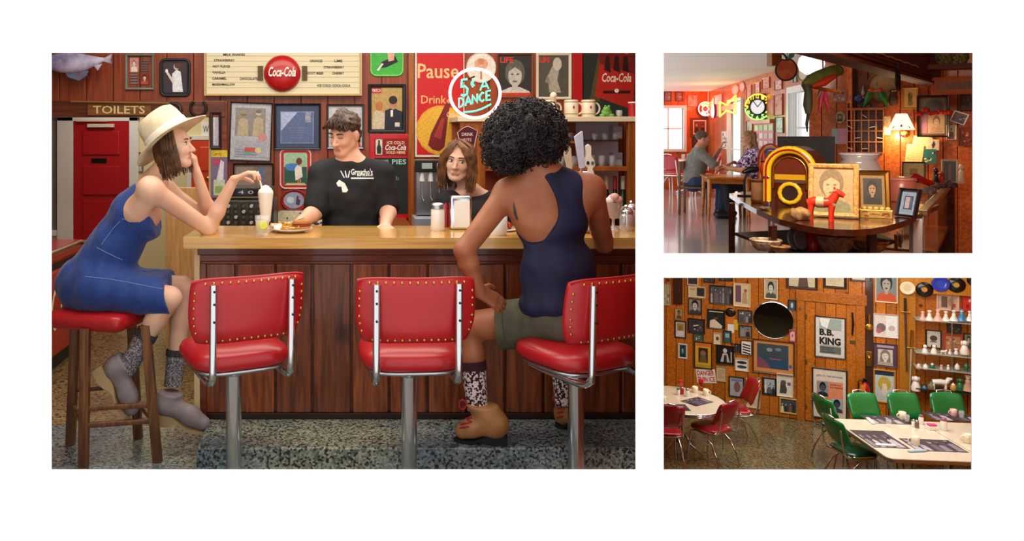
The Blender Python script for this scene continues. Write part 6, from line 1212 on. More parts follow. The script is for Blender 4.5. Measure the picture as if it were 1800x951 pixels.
# framed things on the cashier wall
frame(PC, (1586, 154, 1614, 192), 2.5, '#c9a050', [('r', 0, 0, 1, 1, '#d8b878'), ('e', .5, .25, .22, .14, '#8a7a4a'), ('p', [(.35, .3), (.3, .7), (.5, .85), (.7, .65), (.6, .3)], '#6a6a3c'), ('e', .6, .72, .1, .09, '#b08a4a')], 'small gold framed flower vase print above the lamp')
frame(PC, (1611, 168, 1668, 241), 3, '#17120f', [('r', 0, 0, 1, 1, '#7a5a48'), ('r', .05, .6, .95, .97, '#8f8a70'), ('e', .55, .7, .35, .25, '#6a6a5c'), ('r', .05, .05, .3, .55, '#c98a9a'), ('r', .32, .05, .92, .58, '#d8b08a')] + inset(portrait('#d8b08a', '#e0bc98', '#8a6a50', '#c9a07a'), .36, .06, .9, .57), 'large black framed collage with a child portrait beside the lamp', depth=.05)
t = thing('paper_garland', 'red and orange paper flower garland over the black framed collage', 'garland', pc(1640, 200, .1)); r_ = random.Random(2)
for i in range(11): q = pc(1612 + i * 5.6, 197 + r_.uniform(-4, 4), .09); part('paper_flower', lambda b: b.ell(q, (.03, .02, .024), mat('paper_%d' % (i % 3), ('#c8281c', '#e0642c', '#d8902c')[i % 3 if i > 5 else 0], .7), 8, 6), t)
for rect, lab, sp, fc, rl in (((1672, 197, 1700, 217), 'tilted white bordered snapshot on the cashier wall', blobs('#6a5a6a', ['#8a7a9a', '#3a3a4a', '#b09aa8'], 2), '#e8e4dc', -22), ((1663, 220, 1681, 246), 'small pale drawing of a figure by the tilted snapshot', figures('#c9bca4', ['#3a2a22', '#7a5a48'], 3, 1), '#b8ac94', 0), ((1683, 224, 1712, 257), 'brown framed colour photograph at the right edge', blobs('#8a3a22', ['#d87a4a', '#3a1a12', '#e8b08a', '#b04a2a'], 5), '#8a5a3c', 0), ((1686, 165, 1712, 195), 'dim dark painting at the right edge under the cashier sign', blobs('#4a2a22', ['#6a5a5a', '#8a7a6a', '#2a1a18'], 6), '#5a2a18', 0)): frame(PC, rect, 1.8, fc, sp, lab, roll=rl, gap=.02)
def card(name, rect, col, lab, cat='paper', roll=0, gap=.03, spec=None): return frame(PC, rect, 0, col, spec or [('r', 0, 0, 1, 1, col)] + lines(.1, .9, .1, .9, 7, '#a89878', 3, .2), lab, cat=cat, name=name, roll=roll, gap=gap)
card('paper_sheet', (1603, 240, 1636, 275), '#e0cc94', 'large cream sheet pinned below the lamp', roll=-8); card('paper_sheet', (1592, 254, 1622, 285), '#d8c488', 'second cream sheet overlapping below the lamp', roll=-6, gap=.045); card('postcard', (1630, 245, 1650, 264), '#b8a88a', 'postcard of a dark bird pinned below the black collage', 'postcard', gap=.05, spec=[('r', 0, 0, 1, 1, '#c9bca0'), ('p', [(.45, .1), (.35, .5), (.55, .9), (.7, .5)], '#4a2a3a')]); card('postcard', (1623, 262, 1645, 288), '#3a7a6a', 'teal and yellow postcard under the bird postcard', 'postcard', gap=.05, spec=blobs('#2a6a62', ['#c9b84a', '#1a2a2a', '#d8e0c8'], 4))
card('paper_sheet', (1462, 226, 1488, 253), '#d8a8b8', 'pink and pale blue paper hanging left of the letter rack', gap=.06, spec=[('r', 0, 0, 1, 1, '#d8a0b4'), ('r', 0, 0, .4, 1, '#a8c4cc')])
sign(PC, (1467, 195, 1486, 218), 'small oval framed portrait left of the letter rack', inset(portrait('#8a7a6a', '#c9b098', '#3a2a22', '#4a3a32'), .2, .2, .8, .8), shape='oval', face='#c9b07a', rim='#8a6a3a', name='oval_frame', cat='picture', gap=.05)
card('postcard', (1464, 160, 1488, 180), '#9a6a5a', 'faded postcards pinned high beside the window', 'postcard', gap=.05, spec=blobs('#a87a6a', ['#d8b8a8', '#6a3a3a', '#8a5a5a'], 9)); card('book', (1552, 205, 1565, 237), '#f0d8a0', 'pale upright book lit by the wall lamp', 'book', gap=.1, spec=[('r', 0, 0, 1, 1, '#f0dca8')])
frame(PC, (1524, 130, 1575, 176), 1, '#8a5a30', [('r', 0, 0, 1, 1, '#c9a468'), ('e', .5, .5, .46, .48, '#d8bc84'), ('e', .3, .6, .05, .1, '#b08a50')], 'big round tan platter print high on the cashier wall', name='wall_picture') if False else sign(PC, (1524, 128, 1578, 180), 'big round tan platter high on the cashier wall', [('e', .5, .5, .4, .4, '#c9a870'), ('e', .32, .62, .04, .08, '#a8844c')], shape='oval', face='#b8935c', rim='#9a7440', name='wall_plate', cat='plate', gap=.05)
# ornaments standing on the rack
c = pc(1507, 183, .08); t = thing('blue_teapot', 'shiny blue glass teapot on the letter rack', 'teapot', (c.x, c.y, pc(1507, 190).z + .06)); BLG = mat('blue_glaze', '#2c5aa8', .1, coat=1)
MB().lathe([(.035, 0), (.06, .03), (.062, .06), (.04, .09), (.012, .1), (.015, .115)], BLG, n=18).build('pot', t); MB().tube([(.05, 0, .05), (.09, 0, .07), (.1, 0, .1)], [.014, .01, .008], BLG, 8).build('spout', t); MB().tube([(-.055 - .03 * math.sin(a), 0, .055 - .03 * math.cos(a)) for a in np.linspace(0, PI, 8)], .007, BLG, 7).build('handle', t)
def lovebird(px, lab, s_):
    c = pc(px, 190, .12); t = thing('carved_bird', lab, 'carved bird', (c.x, c.y, c.z + .03), facing(px)); MB().ell((0, 0, .1), (.035, .04, .075), mat('bird_green', '#2f7a34', .5), 12, 8, Matrix.Rotation(.35 * s_, 3, 'Y')).build('body', t); MB().ell((.022 * s_, 0, .165), (.032, .032, .032), mat('bird_orange', '#d8481c', .5)).build('head', t); MB().ell((.05 * s_, -.01, .158), (.014, .01, .01), mat('beak', '#c9a07a', .5), 8, 6).build('beak', t); MB().tube([(-.02 * s_, 0, .04), (-.05 * s_, .01, -.03)], [.025, .01], mat('bird_green', '#2f7a34', .5), 8).build('tail', t)
lovebird(1527, 'left green and orange carved lovebird on the letter rack', 1); lovebird(1551, 'right green and orange carved lovebird on the letter rack', -1)
c = pc(1570, 186, .1); t = thing('carved_owl', 'small dark carved owl right of the lovebirds', 'figurine', (c.x, c.y, c.z)); OW = mat('owl_wood', '#5a3a2a', .6); MB().lathe([(.03, 0), (.045, .04), (.04, .1), (.03, .13), (.035, .155), (.02, .185), (.004, .19)], OW, n=14).build('body', t)
for s_ in (-1, 1): MB().ell((s_ * .014 - .015, -.03, .16), (.01, .01, .01), mat('owl_eye', '#c9a878', .5), 8, 6).build('eye', t)
c = pc(1517, 166, .1); t = thing('glass_bottle', 'slim pale bottle hanging beside the blue teapot', 'bottle', (c.x, c.y, c.z - .05)); MB().lathe([(.018, 0), (.02, .06), (.008, .1), (.007, .14)], mat('pale_bottle', '#c9b8b0', .2, coat=.6), n=12).build('bottle', t); MB().lathe([(.0215, .02), (.0215, .045)], '#b03a3a', n=12, cap=False).build('label', t)
# cashier sign, baskets on the high shelf
PS = Plane((6.0, 7.9, 0), (.84, -.5426, 0)); c, wd, ht = PS.rect(1637, 135, 1716, 166); t = thing('cashier_sign', 'hanging wooden board with black lettering reading CASHIER', 'sign', M=PS.mat4(c)); MB().box((-wd / 2, -ht / 2, 0), (wd / 2, ht / 2, .025), SOF if False else grainmat('cashier_board', ['#9a4820', '#ac5628', '#b86230'], scale=(1.1, 14, 14), rough=.8, coat=0)).build('board', t, .004); MB().text('CASHIER', (.01, 0), wd * .8, ht * .42, '#1c0e08', .0265, bold=.03).build('lettering', t)
for s_ in (-1, 1): MB().cyl((s_ * wd * .42, ht / 2, .012), (s_ * wd * .42, ht / 2 + .5, .012), .004, BLACKM, 6).build('hanger', t)
PS2 = Plane((6.2, 7.6, 0), (.84, -.5426, 0)); c, wd, ht = PS2.rect(1590, 113, 1730, 122); t = thing('high_shelf', 'dark high shelf above the cashier sign', 'shelf', M=PS2.mat4(c)); MB().box((-wd / 2, -ht / 2, -.2), (wd / 2, ht / 2, .05), SOF).build('board', t, .004)
for s_ in (-.4, .4): MB().box((s_ * wd - .015, -ht / 2 - .1, -.2), (s_ * wd + .015, -ht / 2, .02), SOF).build('bracket', t)
for px, lab, col in ((1668, 'woven straw basket on the high shelf', '#8a7a3a'), (1693, 'second straw basket at the right of the high shelf', '#9a8a4a'), (1592, 'small green jar at the left of the high shelf', '#4a6a5a')):
    q = PS2.hit(px, 113); t = thing('straw_basket' if col != '#4a6a5a' else 'green_jar', lab, 'basket' if col != '#4a6a5a' else 'jar', (q.x, q.y + .06, q.z + .002)); WV = noisemat('weave_' + col, col, '#3a2a14', 60, .8); s_ = .085 if col != '#4a6a5a' else .05; MB().lathe([(s_ * .7, 0), (s_, .06), (s_ * .95, .11), (s_ * .88, .11), (s_ * .6, .02), (.001, .02)], WV, n=18, cap=False).build('bowl', t); MB().tube([(s_ * .97 * math.cos(a), s_ * .97 * math.sin(a), .11) for a in np.linspace(0, 2 * PI, 19)[:-1]], .01, WV, 6, closed=True).build('rim', t)
t = thing('iron_trivet', 'round openwork iron trivet hanging from the beam', 'trivet', A + e * 2.35 + nrm * .05 + Vector((0, 0, 1.98))); q = Vector(t['base']); IRN = mat('dark_iron', '#1c1614', .5, metal=.5)
M2 = Matrix.Translation(q) @ Matrix(((e.x, 0, nrm.x, 0), (e.y, 0, nrm.y, 0), (0, 1, 0, 0), (0, 0, 0, 1)))
for R__ in (.085, .05): b = MB(); b.M = M2; b.tube([(R__ * math.cos(a), R__ * math.sin(a), 0) for a in np.linspace(0, 2 * PI, 25)[:-1]], .007, IRN, 6, closed=True); b.build('ring', t, world=True)
for i in range(6): a = i * PI / 3; b = MB(); b.M = M2; b.tube([(.0, 0, 0), (.085 * math.cos(a), .085 * math.sin(a), 0)], .006, IRN, 6); b.build('spoke', t, world=True)
b = MB(); b.M = M2; b.tube([(0, .085, 0), (0, .14, .0)], .006, IRN, 6); b.build('hook', t, world=True)
# hanging apple, parrot, globe lamp, post
d = 7.4; c = pt(1382, 122, d); t = thing('stained_glass_apple', 'red stained glass apple with a green leaf hanging by a wire', 'ornament', c, facing(1382)); k_ = d / F
RX = Matrix.Rotation(PI / 2, 4, 'X'); ap = [(16 * k_ * math.cos(a) * (1 - .06 * math.sin(a)), 19 * k_ * math.sin(a) - (2.5 * k_ if abs(math.cos(a)) < .3 and math.sin(a) > 0 else 0)) for a in np.linspace(0, 2 * PI, 33)[:-1]]
b = MB(); b.M = RX; b.prism(ap, -.006, .006, noisemat('red_glass', '#c8301c', '#e0701c', 9, .6)); b.build('apple', t); b = MB(); b.M = RX; b.tube([(x, y, 0) for x, y in ap], .009, BLACKM, 6, closed=True); b.build('lead_edge', t)
b = MB(); b.M = RX; b.prism([(2 * k_, 18 * k_), (4 * k_, 27 * k_), (10 * k_, 29 * k_), (14 * k_, 30 * k_), (12 * k_, 22 * k_), (7 * k_, 18 * k_)], -.005, .005, mat('green_glass', '#2c8a3c', .5)); b.build('leaf', t); b = MB(); b.M = RX; b.tube([(1 * k_, 18 * k_, 0), (-2 * k_, 25 * k_, 0), (-8 * k_, 30 * k_, 0)], .01, mat('stalk', '#4a2a1c', .6), 6); b.build('stalk', t); MB().cyl((.01, 0, 19 * k_), (.01, 0, 2.8 - c.z), .003, BLACKM, 5).build('hanging_wire', t)
b = MB(); b.box((-.05, -.05, 0), (.05, .05, .7), PINE); o = b.build('trim_5', None, .004, kind='structure', label='short wooden post hanging at the ceiling edge'); o.location = pt(1361, 116, 8.0)
d = 6.6; c = pt(1426, 113, d); t = thing('globe_lamp', 'white glass globe lamp behind the parrot', 'lamp', c); MB().lathe([(.02, .1), (.05, .095), (.09, .05), (.1, 0), (.085, -.05), (.04, -.085), (.001, -.09)], mat('globe_glass', '#fffaf0', .3, emit=1.2), n=24, cap=False).build('globe', t); MB().cyl((0, 0, .09), (0, 0, 2.8 - c.z), .012, BRASS).build('stem', t)
d = 5.9; q_ = lambda x, y, dd=0: pt(x, y, d + dd); t = thing('wooden_parrot', 'carved wooden parrot with a long green tail hanging before the window', 'carved bird', q_(1445, 140)); GP = noisemat('parrot_green', '#566a2c', '#76883a', 14, .7)
part('body', lambda b: b.tube([q_(1412, 148), q_(1425, 143), q_(1440, 138), q_(1455, 131), q_(1466, 126), q_(1473, 124)], [.02, .05, .06, .055, .05, .03], GP, 12), t); part('head', lambda b: b.ell(q_(1471, 124), (.045, .04, .045), GP), t); part('beak', lambda b: b.tube([q_(1477, 122), q_(1482, 128), q_(1480, 133)], [.02, .014, .004], mat('beak_tan', '#c98a4a', .5), 8), t)
part('long_tail', lambda b: b.tube([q_(1415, 147), q_(1421, 160), q_(1420, 185), q_(1421, 200)], [.03, .028, .033, .02], mat('tail_dark', '#465240', .5), 8), t); part('tail_tip', lambda b: b.tube([q_(1421, 200), q_(1418, 218), q_(1419, 232)], [.012, .01, .004], mat('tail_tip', '#1e2420', .6), 6), t)
part('wing', lambda b: b.tube([q_(1428, 152, -.05), q_(1448, 145, -.06), q_(1466, 134, -.05)], [.012, .03, .02], mat('wing_red', '#c2401c', .5), 8), t)
for x1, y1, cc in ((1437, 172, '#8a6a5a'), (1439, 200, '#b03048'), (1457, 198, '#c23a54')): part('tail_feather', lambda b: b.tube([q_(1447, 155, .02), q_(x1 * .5 + 723.5, (y1 + 155) / 2, .02), q_(x1, y1, .02)], [.018, .016, .004], fl(cc), 6), t)
part('perch', lambda b: b.tube([q_(1426, 152), q_(1450, 157), q_(1478, 162)], .012, PINE, 8), t); part('hanging_string', lambda b: b.tube([q_(1447, 135), q_(1446, 92), q_(1446, 60)], .005, mat('jute', '#9a6a44', .8), 6), t)
# ---------------------------------------------------------------- the counter
CZT = 1.03; CT = grainmat('counter_dark_wood', ['#2c120c', '#3c1a10', '#4c2416'], scale=(1.2, 10, 10), rough=.2, coat=.5)
edge = [(1282, 340), (1300, 352), (1330, 368), (1370, 385), (1400, 393), (1430, 399), (1465, 403), (1500, 404), (1530, 402), (1560, 397), (1590, 388), (1610, 379), (1623, 371)]
top = [zhit(*p, CZT) for p in edge] + [Vector((4.28, 5.72, CZT)), Vector((4.02, 6.3, CZT)), Vector((4.35, 6.7, CZT)), Vector((3.62, 7.05, CZT))]
ctr = thing('cashier_counter', 'curved dark wooden display counter on slim legs', 'counter', (3.6, 5.4, .8)); MB().prism([(p.x, p.y) for p in top], CZT - .035, CZT, CT).build('counter_top', ctr, .006, world=True)
for px, py in ((1293, 350), (1368, 388), (1545, 400)): q = zhit(px, py, CZT); q.y += .06; part('leg', lambda b: b.box((q.x - .018, q.y - .018, zr(q.y) + .002), (q.x + .018, q.y + .018, CZT - .035), CT), ctr, .003)
q = zhit(1617, 376, CZT); part('leg', lambda b: b.box((q.x - .02, q.y + .03, zr(q.y + .05)), (q.x + .04, q.y + .07, CZT - .035), WHITETRIM), ctr, .004)
SHZ = .845; sh = [Vector((2.75, 5.6)), Vector((2.62, 4.75)), Vector((2.72, 4.5)), Vector((3.1, 4.75)), Vector((3.6, 5.2)), Vector((3.9, 6.0))]; MB().prism([(p.x, p.y) for p in sh], SHZ - .02, SHZ, mat('shelf_dark', '#3a2a22', .5)).build('lower_shelf', ctr, world=True)
# glass case on the right
g0, g1 = zhit(1624, 372, CZT), Vector((6.4, 8.38, CZT)); gl = mat('case_glass', '#c8d4c8', .04, alpha=.16, coat=.6); dv = (g1 - g0).normalized(); nv = Vector((-dv.y, dv.x, 0)); zlow = .58
def gq(u, v, z): p = g0 + (g1 - g0) * u + nv * v; return Vector((p.x, p.y, z))
def slab(b, u0, u1, v0, v1, z0, z1, m): P = [gq(u, v, z) for z in (z0, z1) for u, v in ((u0, v0), (u1, v0), (u1, v1), (u0, v1))]; b.add(P, [(3, 2, 1, 0), (4, 5, 6, 7), (0, 1, 5, 4), (1, 2, 6, 5), (2, 3, 7, 6), (3, 0, 4, 7)], m)
t = thing('display_case', 'glass-fronted wooden display case at the right end of the counter', 'display case', (g0 + (g1 - g0) * .5 + nv * .3).xy.to_3d() + Vector((0, 0, .5)))
part('glass_front', lambda b: slab(b, .36, .9, -.0, .008, zlow, CZT - .04, gl), t); part('glass_front', lambda b: slab(b, .02, .355, -.0, .008, .74, CZT - .04, gl), t); part('top_rail', lambda b: slab(b, 0, .92, -.02, .03, CZT - .03, CZT + .012, grainmat('case_rail', ['#6a4a2a', '#8a6238', '#a07848'], scale=(2, 2, 14))), t, .004)
part('end_post', lambda b: slab(b, .9, .98, -.03, .1, zlow - .3, CZT, SOF), t, .004); part('glass_top', lambda b: slab(b, .17, .9, .03, .55, CZT - .012, CZT, gl), t); part('case_floor', lambda b: slab(b, .36, .9, .012, .5, zlow, zlow + .02, PINE), t); part('case_back', lambda b: slab(b, .36, .9, .5, .52, zlow, CZT - .04, mat('case_back', '#8a5a34', .7)), t); part('glass_shelf', lambda b: slab(b, .06, .9, .02, .4, .84, .85, gl), t)
r_ = random.Random(12); cols = ['#d8a878', '#b5503c', '#e8d8b8', '#8a9a7a', '#c98a5a', '#d8c4a0', '#a8443a', '#6a7a8a']
names = ['cream', 'red', 'pale', 'green', 'orange', 'tan', 'crimson', 'blue']
for i in range(16):
    u, v, z = (.1 + .76 * (i % 8) / 8, .4 + .48 * (i % 8) / 8)[i // 8], .08 + .2 * (i // 8 % 2), (.85, zlow + .02)[i // 8]; q = gq(u, v, z); col = cols[(i * 5) % 8]; hh = r_.uniform(.09, .15)
    o = thing('greeting_card', '%s greeting card from the near end in the %s row inside the display case' % (ORD[i % 8], ('upper', 'lower')[i // 8]), 'card', q + Vector((0, 0, .002)), math.atan2(dv.y, dv.x) + r_.uniform(-.3, .3), 'cards in the display case'); b = MB(); w_ = r_.uniform(.05, .08); b.box((-w_, 0, 0), (w_, .006, hh), col); b.build('front', o); b = MB(); draw(b, w_ * 1.7, hh * .8, blobs(cols[(i * 3 + 1) % 8], cols, i, 5), .0); q2_ = b.build('print', o, recalc=False); q2_.matrix_local = Matrix.Translation((0, -.001, hh / 2)) @ Matrix.Rotation(PI / 2, 4, 'X')
# jukebox radio
c = zhit(1389, 363, CZT); JB = thing('mini_jukebox', 'table-top jukebox radio with glowing yellow arches', 'jukebox', c, facing(1389) - .32); k_ = c.y / F * 1.13
BRN = grainmat('jukebox_wood', ['#3a180c', '#4f2412', '#5e2e18'], rough=.3); YA = mat('yellow_arch', '#e8b41c', .25, emit=.25, coat=.5); RA = mat('red_arch', '#a81c14', .3, coat=.4)
def arch(w_, h_, n=14): r = w_ / 2; return [(-r, 0), (r, 0)] + [(r * math.cos(a), h_ - r + r * math.sin(a)) for a in np.linspace(0, PI, n)]
W_, H_ = 78 * k_, 94 * k_; RXm = Matrix.Rotation(PI / 2, 4, 'X')
b = MB(); b.M = RXm; b.prism(arch(W_, H_), -.2, 0, BRN); b.build('cabinet', JB, .006)
def archtube(w_, h_, r, m, name, z0=.02, y=.0): b = MB(); P = [(-w_ / 2, y, z0), (-w_ / 2, y, (h_ - w_ / 2) * .5)] + [(w_ / 2 * math.cos(a), y, h_ - w_ / 2 + w_ / 2 * math.sin(a)) for a in np.linspace(PI, 0, 15)] + [(w_ / 2, y, (h_ - w_ / 2) * .5), (w_ / 2, y, z0)]; b.tube(P, r, m, 8); b.build(name, JB)
archtube(W_ * .84, H_ * .94, .027, YA, 'yellow_tube', .03, -.012); archtube(W_ * .84, H_ * .94, .007, RA, 'red_tube', .03, -.036); archtube(W_ * .6, H_ * .82, .007, BRASS, 'inner_trim', H_ * .4, -.008)
b = MB(); b.M = RXm; b.prism([(x, y + H_ * .5) for x, y in arch(W_ * .56, H_ * .3)], 0, .006, mat('jukebox_window', '#6a3020', .2)); b.build('display_window', JB)
b = MB(); b.M = RXm; b.prism([(-W_ * .28, H_ * .44), (W_ * .28, H_ * .44), (W_ * .28, H_ * .53), (-W_ * .28, H_ * .53)], 0, .008, mat('panel_yellow', '#c9981c', .3, emit=.2)); b.build('song_panel', JB); b = MB(); b.M = RXm; b.prism([(-W_ * .28, H_ * .385), (W_ * .28, H_ * .385), (W_ * .28, H_ * .43), (-W_ * .28, H_ * .43)], 0, .008, STEEL); b.build('name_plate', JB)
b = MB(); b.M = RXm @ Matrix.Translation((0, H_ * .22, .008)); b.tube([(W_ * .19 * math.cos(a), W_ * .19 * math.sin(a), 0) for a in np.linspace(0, 2 * PI, 13)[:-1]], .014, YA, 8, closed=True); b.build('speaker_ring', JB); b = MB(); b.M = RXm @ Matrix.Translation((0, H_ * .22, 0)); b.prism(ovals(0, 0, W_ * .17, W_ * .17), 0, .006, mat('speaker_cloth', '#2c1810', .8)); b.build('speaker', JB)
for s_ in (-1, 1):
    MB().cbox((s_ * W_ * .43, -.012, H_ * .47), (.05, .05, .02), CHROME).build('clasp', JB, .003); MB().cbox((s_ * W_ * .43, -.012, .015), (.055, .05, .03), CHROME).build('foot', JB, .003)
b = MB(); b.M = RXm; b.prism([(-.03, H_ * .93), (.03, H_ * .93), (.022, H_ * .99), (0, H_ * .955), (-.022, H_ * .99)], 0, .03, RA); b.build('crest', JB)
# things on the counter
def stand_frame(px, py, w_, h_, label, fcol, fw, spec, extra=0, lean=.22, mcol=None, name='photo_frame', z=CZT):
    c = zhit(px, py, z); t = thing(name, label, 'picture', (c.x, c.y, c.z + .004), facing(px) + extra); k = c.y / F; wd, ht = w_ * k, h_ * k
    M = Matrix.Rotation(PI / 2 - lean, 4, 'X') @ Matrix.Translation((0, ht / 2, 0)); fm = fcol if not isinstance(fcol, str) else mat('frame_%s_0' % fcol, fcol, .4, coat=.2); f_ = fw * k
    b = MB(); b.M = M; X, Y = wd / 2, ht / 2; b.rings([[(sx * (X - f_ * q), sy * (Y - f_ * q), zz_) for sx, sy in ((-1, -1), (1, -1), (1, 1), (-1, 1))] for q, zz_ in ((0, -.012), (0, .012), (.3, .018), (.8, .012), (1, .002), (1, -.012))], fm, cap=False, smooth=False); b.build('frame', t)
    b = MB(); b.M = M; b.box((-X + f_ * .5, -Y + f_ * .5, -.01), (X - f_ * .5, Y - f_ * .5, -.002), mcol or '#c9b48c'); b.build('mat_board', t); b = MB(); b.M = M; draw(b, (wd - 2 * f_) * (.98 if not mcol else .78), (ht - 2 * f_) * (.98 if not mcol else .8), spec, -.001); b.build('print', t, recalc=False); b = MB(); b.M = M; b.tube([(0, 0, -.012), (0, -ht / 2 * math.cos(lean * 2) * .9, -ht * .28)], .006, BLACKP, 6); b.build('easel_back', t); return t
STRIPE = noisemat('striped_straw_frame', '#b8843c', '#dcb470', 60, .5)
stand_frame(1464, 383, 76, 95, 'tan striped frame with a soft drawing of a small child', STRIPE, 8.5, portrait('#b89a68', '#cdae80', '#8a744c', '#8a8a5c', cx=.45, cy=.62, s=1.3), -.05)
stand_frame(1535, 374, 52, 74, 'gold framed old portrait of a dark-haired woman', BRASS, 8, portrait('#3a342a', '#b08a60', '#1c1612', '#2c2a1c', cx=.48, cy=.6, s=1.1), .12, mcol='#9a7a3a')
stand_frame(1592, 382, 38, 50, 'small black framed blue print turned to the left', '#16181c', 4, [('r', 0, 0, 1, 1, '#8fa2b8'), ('r', .15, .15, .85, .85, '#26303c'), ('r', .22, .2, .6, .8, '#b8a8b0'), ('r', .62, .2, .8, .8, '#5a6a8a')], -.75, mcol='#9ab0c4')
c = zhit(1449, 388, CZT); t = thing('red_horse', 'red painted toy horse in front of the striped frame', 'toy horse', c + Vector((0, 0, .0)), facing(1449) - .15); RH = mat('horse_red', '#d8361c', .35, coat=.4); k_ = c.y / F
for x, y in ((-.07, -.018), (-.07, .018), (.035, -.018), (.035, .018)): MB().tube([(x, y, 0), (x, y, .05), (x + .003, y * .7, .09)], [.012, .012, .018], RH, 8).build('leg', t)
MB().tube([(-.085, 0, .1), (-.05, 0, .11), (.0, 0, .105), (.04, 0, .11)], [.024, .031, .03, .028], RH, 12).build('body', t); MB().tube([(.035, 0, .115), (.055, 0, .15), (.062, 0, .172)], [.028, .022, .018], RH, 10).build('neck', t); MB().tube([(.055, 0, .175), (.085, 0, .158), (.1, 0, .148)], [.02, .017, .012], RH, 10).build('head', t)
b = MB(); b.lathe([(.0325, -.02), (.034, 0), (.0325, .02)], mat('saddle_floral', '#c9b48a', .5), n=16, cap=False); q = b.build('saddle', t); q.matrix_local = Matrix.Translation((-.02, 0, .108)) @ Matrix.Rotation(PI / 2, 4, 'Y')
for s_ in (-1, 1): MB().tube([(.052, s_ * .01, .185), (.05, s_ * .012, .202)], [.006, .002], RH, 6).build('ear', t)
c = zhit(1335, 356, CZT); t = thing('stoneware_crock', 'tan stoneware crock with brown rims left of the jukebox', 'crock', c); MB().lathe([(.05, 0), (.056, .006), (.056, .17), (.05, .17), (.046, .02), (.001, .02)], noisemat('stoneware', '#a8764a', '#b8885a', 10, .5), n=24, cap=False).build('pot', t)
for z_ in (.004, .15): MB().lathe([(.0565, z_), (.058, z_ + .008), (.0565, z_ + .018)], mat('crock_brown', '#6a3218', .4), n=24, cap=False).build('band', t)
d = c.y; t = thing('toy_bird_stick', 'red and black tufted bird on a stick standing in the crock', 'ornament', (c.x + .02, c.y, CZT + .02)); part('stick', lambda b: b.cyl((c.x + .02, c.y, CZT + .02), pt(1343, 305, d), .005, BLACKM), t); part('body', lambda b: b.tube([pt(1341, 312, d), pt(1342, 300, d), pt(1343, 288, d), pt(1343, 283, d)], [.008, .026, .022, .012], mat('tuft_red', '#c8321c', .6), 10), t); part('crest', lambda b: b.tube([pt(1343, 284, d), pt(1342, 274, d), pt(1342, 262, d)], [.016, .011, .002], mat('tuft_red2', '#a8281c', .6), 8), t); part('collar', lambda b: b.ell(pt(1342, 284, d), (.02, .02, .008), BLACKP), t)
c = zhit(1309, 345, CZT); t = thing('black_desk_lamp', 'small black angled desk stand left of the crock', 'stand', c); d = c.y; part('foot', lambda b: b.cbox((c.x, c.y, CZT + .006), (.09, .07, .012), BLACKP), t, .003); part('arm', lambda b: b.tube([c + Vector((0, 0, .01)), pt(1308, 318, d), pt(1314, 302, d)], .009, BLACKP, 8), t); part('head', lambda b: b.tube([pt(1306, 303, d), pt(1318, 298, d), pt(1332, 297, d - .05)], [.012, .028, .02], BLACKP, 10), t)
c = zhit(1407, 387, CZT); ROCK = noisemat('geode_tan', '#7a5a34', '#b08a54', 30, .8, bump=.6); t = thing('geode', 'rough tan rock slab lying before the jukebox', 'rock', c); S = SDF(c + Vector((-.1, -.1, -.01)), c + Vector((.1, .1, .12)), .005); S.ell(c + Vector((0, 0, .035)), (.062, .045, .036), None, .01); S.rough(.006, 90, 4); S.half(c + Vector((0, 0, .001)), (0, 0, -1), .002); sdf_obj('rock', S, [ROCK], t)
c = zhit(1343, 369, CZT); t = thing('rock_fragment', 'small dark rock fragment at the foot of the jukebox', 'rock', c); S = SDF(c + Vector((-.06, -.05, -.01)), c + Vector((.06, .05, .05)), .004); S.ell(c + Vector((0, 0, .012)), (.035, .025, .014), None, .01); S.rough(.004, 120, 6); S.half(c + Vector((0, 0, .001)), (0, 0, -1), .002); sdf_obj('rock', S, [noisemat('rock_dark', '#3a342c', '#8a7452', 50, .8)], t)
c = zhit(1418, 345, CZT); t = thing('computer_monitor', 'bulky black monitor seen from behind the jukebox', 'monitor', c + Vector((.05, .1, 0)), facing(1418)); t.scale = (1.25,) * 3; MB().rings([[(sx * w_, y, z0 + sz * h_) for sx, sz in ((-1, 0), (1, 0), (1, 1), (-1, 1))] for y, w_, h_, z0 in ((.22, .15, .24, .13), (.05, .16, .27, .11), (.02, .165, .29, .1), (0, .165, .29, .1))], BLACKP, smooth=False).build('housing', t, .012); MB().cbox((0, .1, .05), (.1, .1, .11), BLACKP).build('neck', t); MB().cbox((0, .1, .008), (.22, .18, .016), BLACKP).build('base', t, .004)
c = zhit(1368, 345, CZT); t = thing('arched_ornament', 'colourful arched ornament standing behind the jukebox', 'ornament', c + Vector((0, .12, 0)), facing(1368)); k_ = c.y / F
for i, (rr, cc) in enumerate(((19, '#b8381c'), (16, '#d8a040'), (13, '#3a5aa0'))):
    MB().tube([(-rr * k_, 0, 0), (-rr * k_, 0, .3)] + [(rr * k_ * math.cos(a), 0, .3 + rr * k_ * 1.4 * math.sin(a)) for a in np.linspace(PI, 0, 13)] + [(rr * k_, 0, .3), (rr * k_, 0, 0)], .008, fl(cc), 8).build('arch_band', t)
b = MB(); b.M = RXm; b.prism(arch(30 * k_, .3 + 15 * k_, 12), -.03, -.01, mat('arch_panel', '#6a4a5a', .4)); b.build('panel', t)
c = zhit(1510, 352, CZT); t = thing('glass_jar', 'big clear glass jar with a wide lip behind the frames', 'jar', c); t.scale = (1.3, 1.3, 1.4); JG = mat('jar_glass', '#e0dce0', .05, alpha=.45, coat=.8); MB().lathe([(.08, 0), (.12, .04), (.13, .12), (.1, .2), (.085, .225), (.105, .25), (.1, .25), (.08, .225), (.095, .2), (.122, .12), (.1, .02), (.001, .015)], JG, n=28, cap=False).build('bowl', t); MB().lathe([(.102, .245), (.108, .252), (.102, .258)], mat('jar_lip', '#e8e4e8', .08, coat=1), n=28, cap=False).build('lip', t)
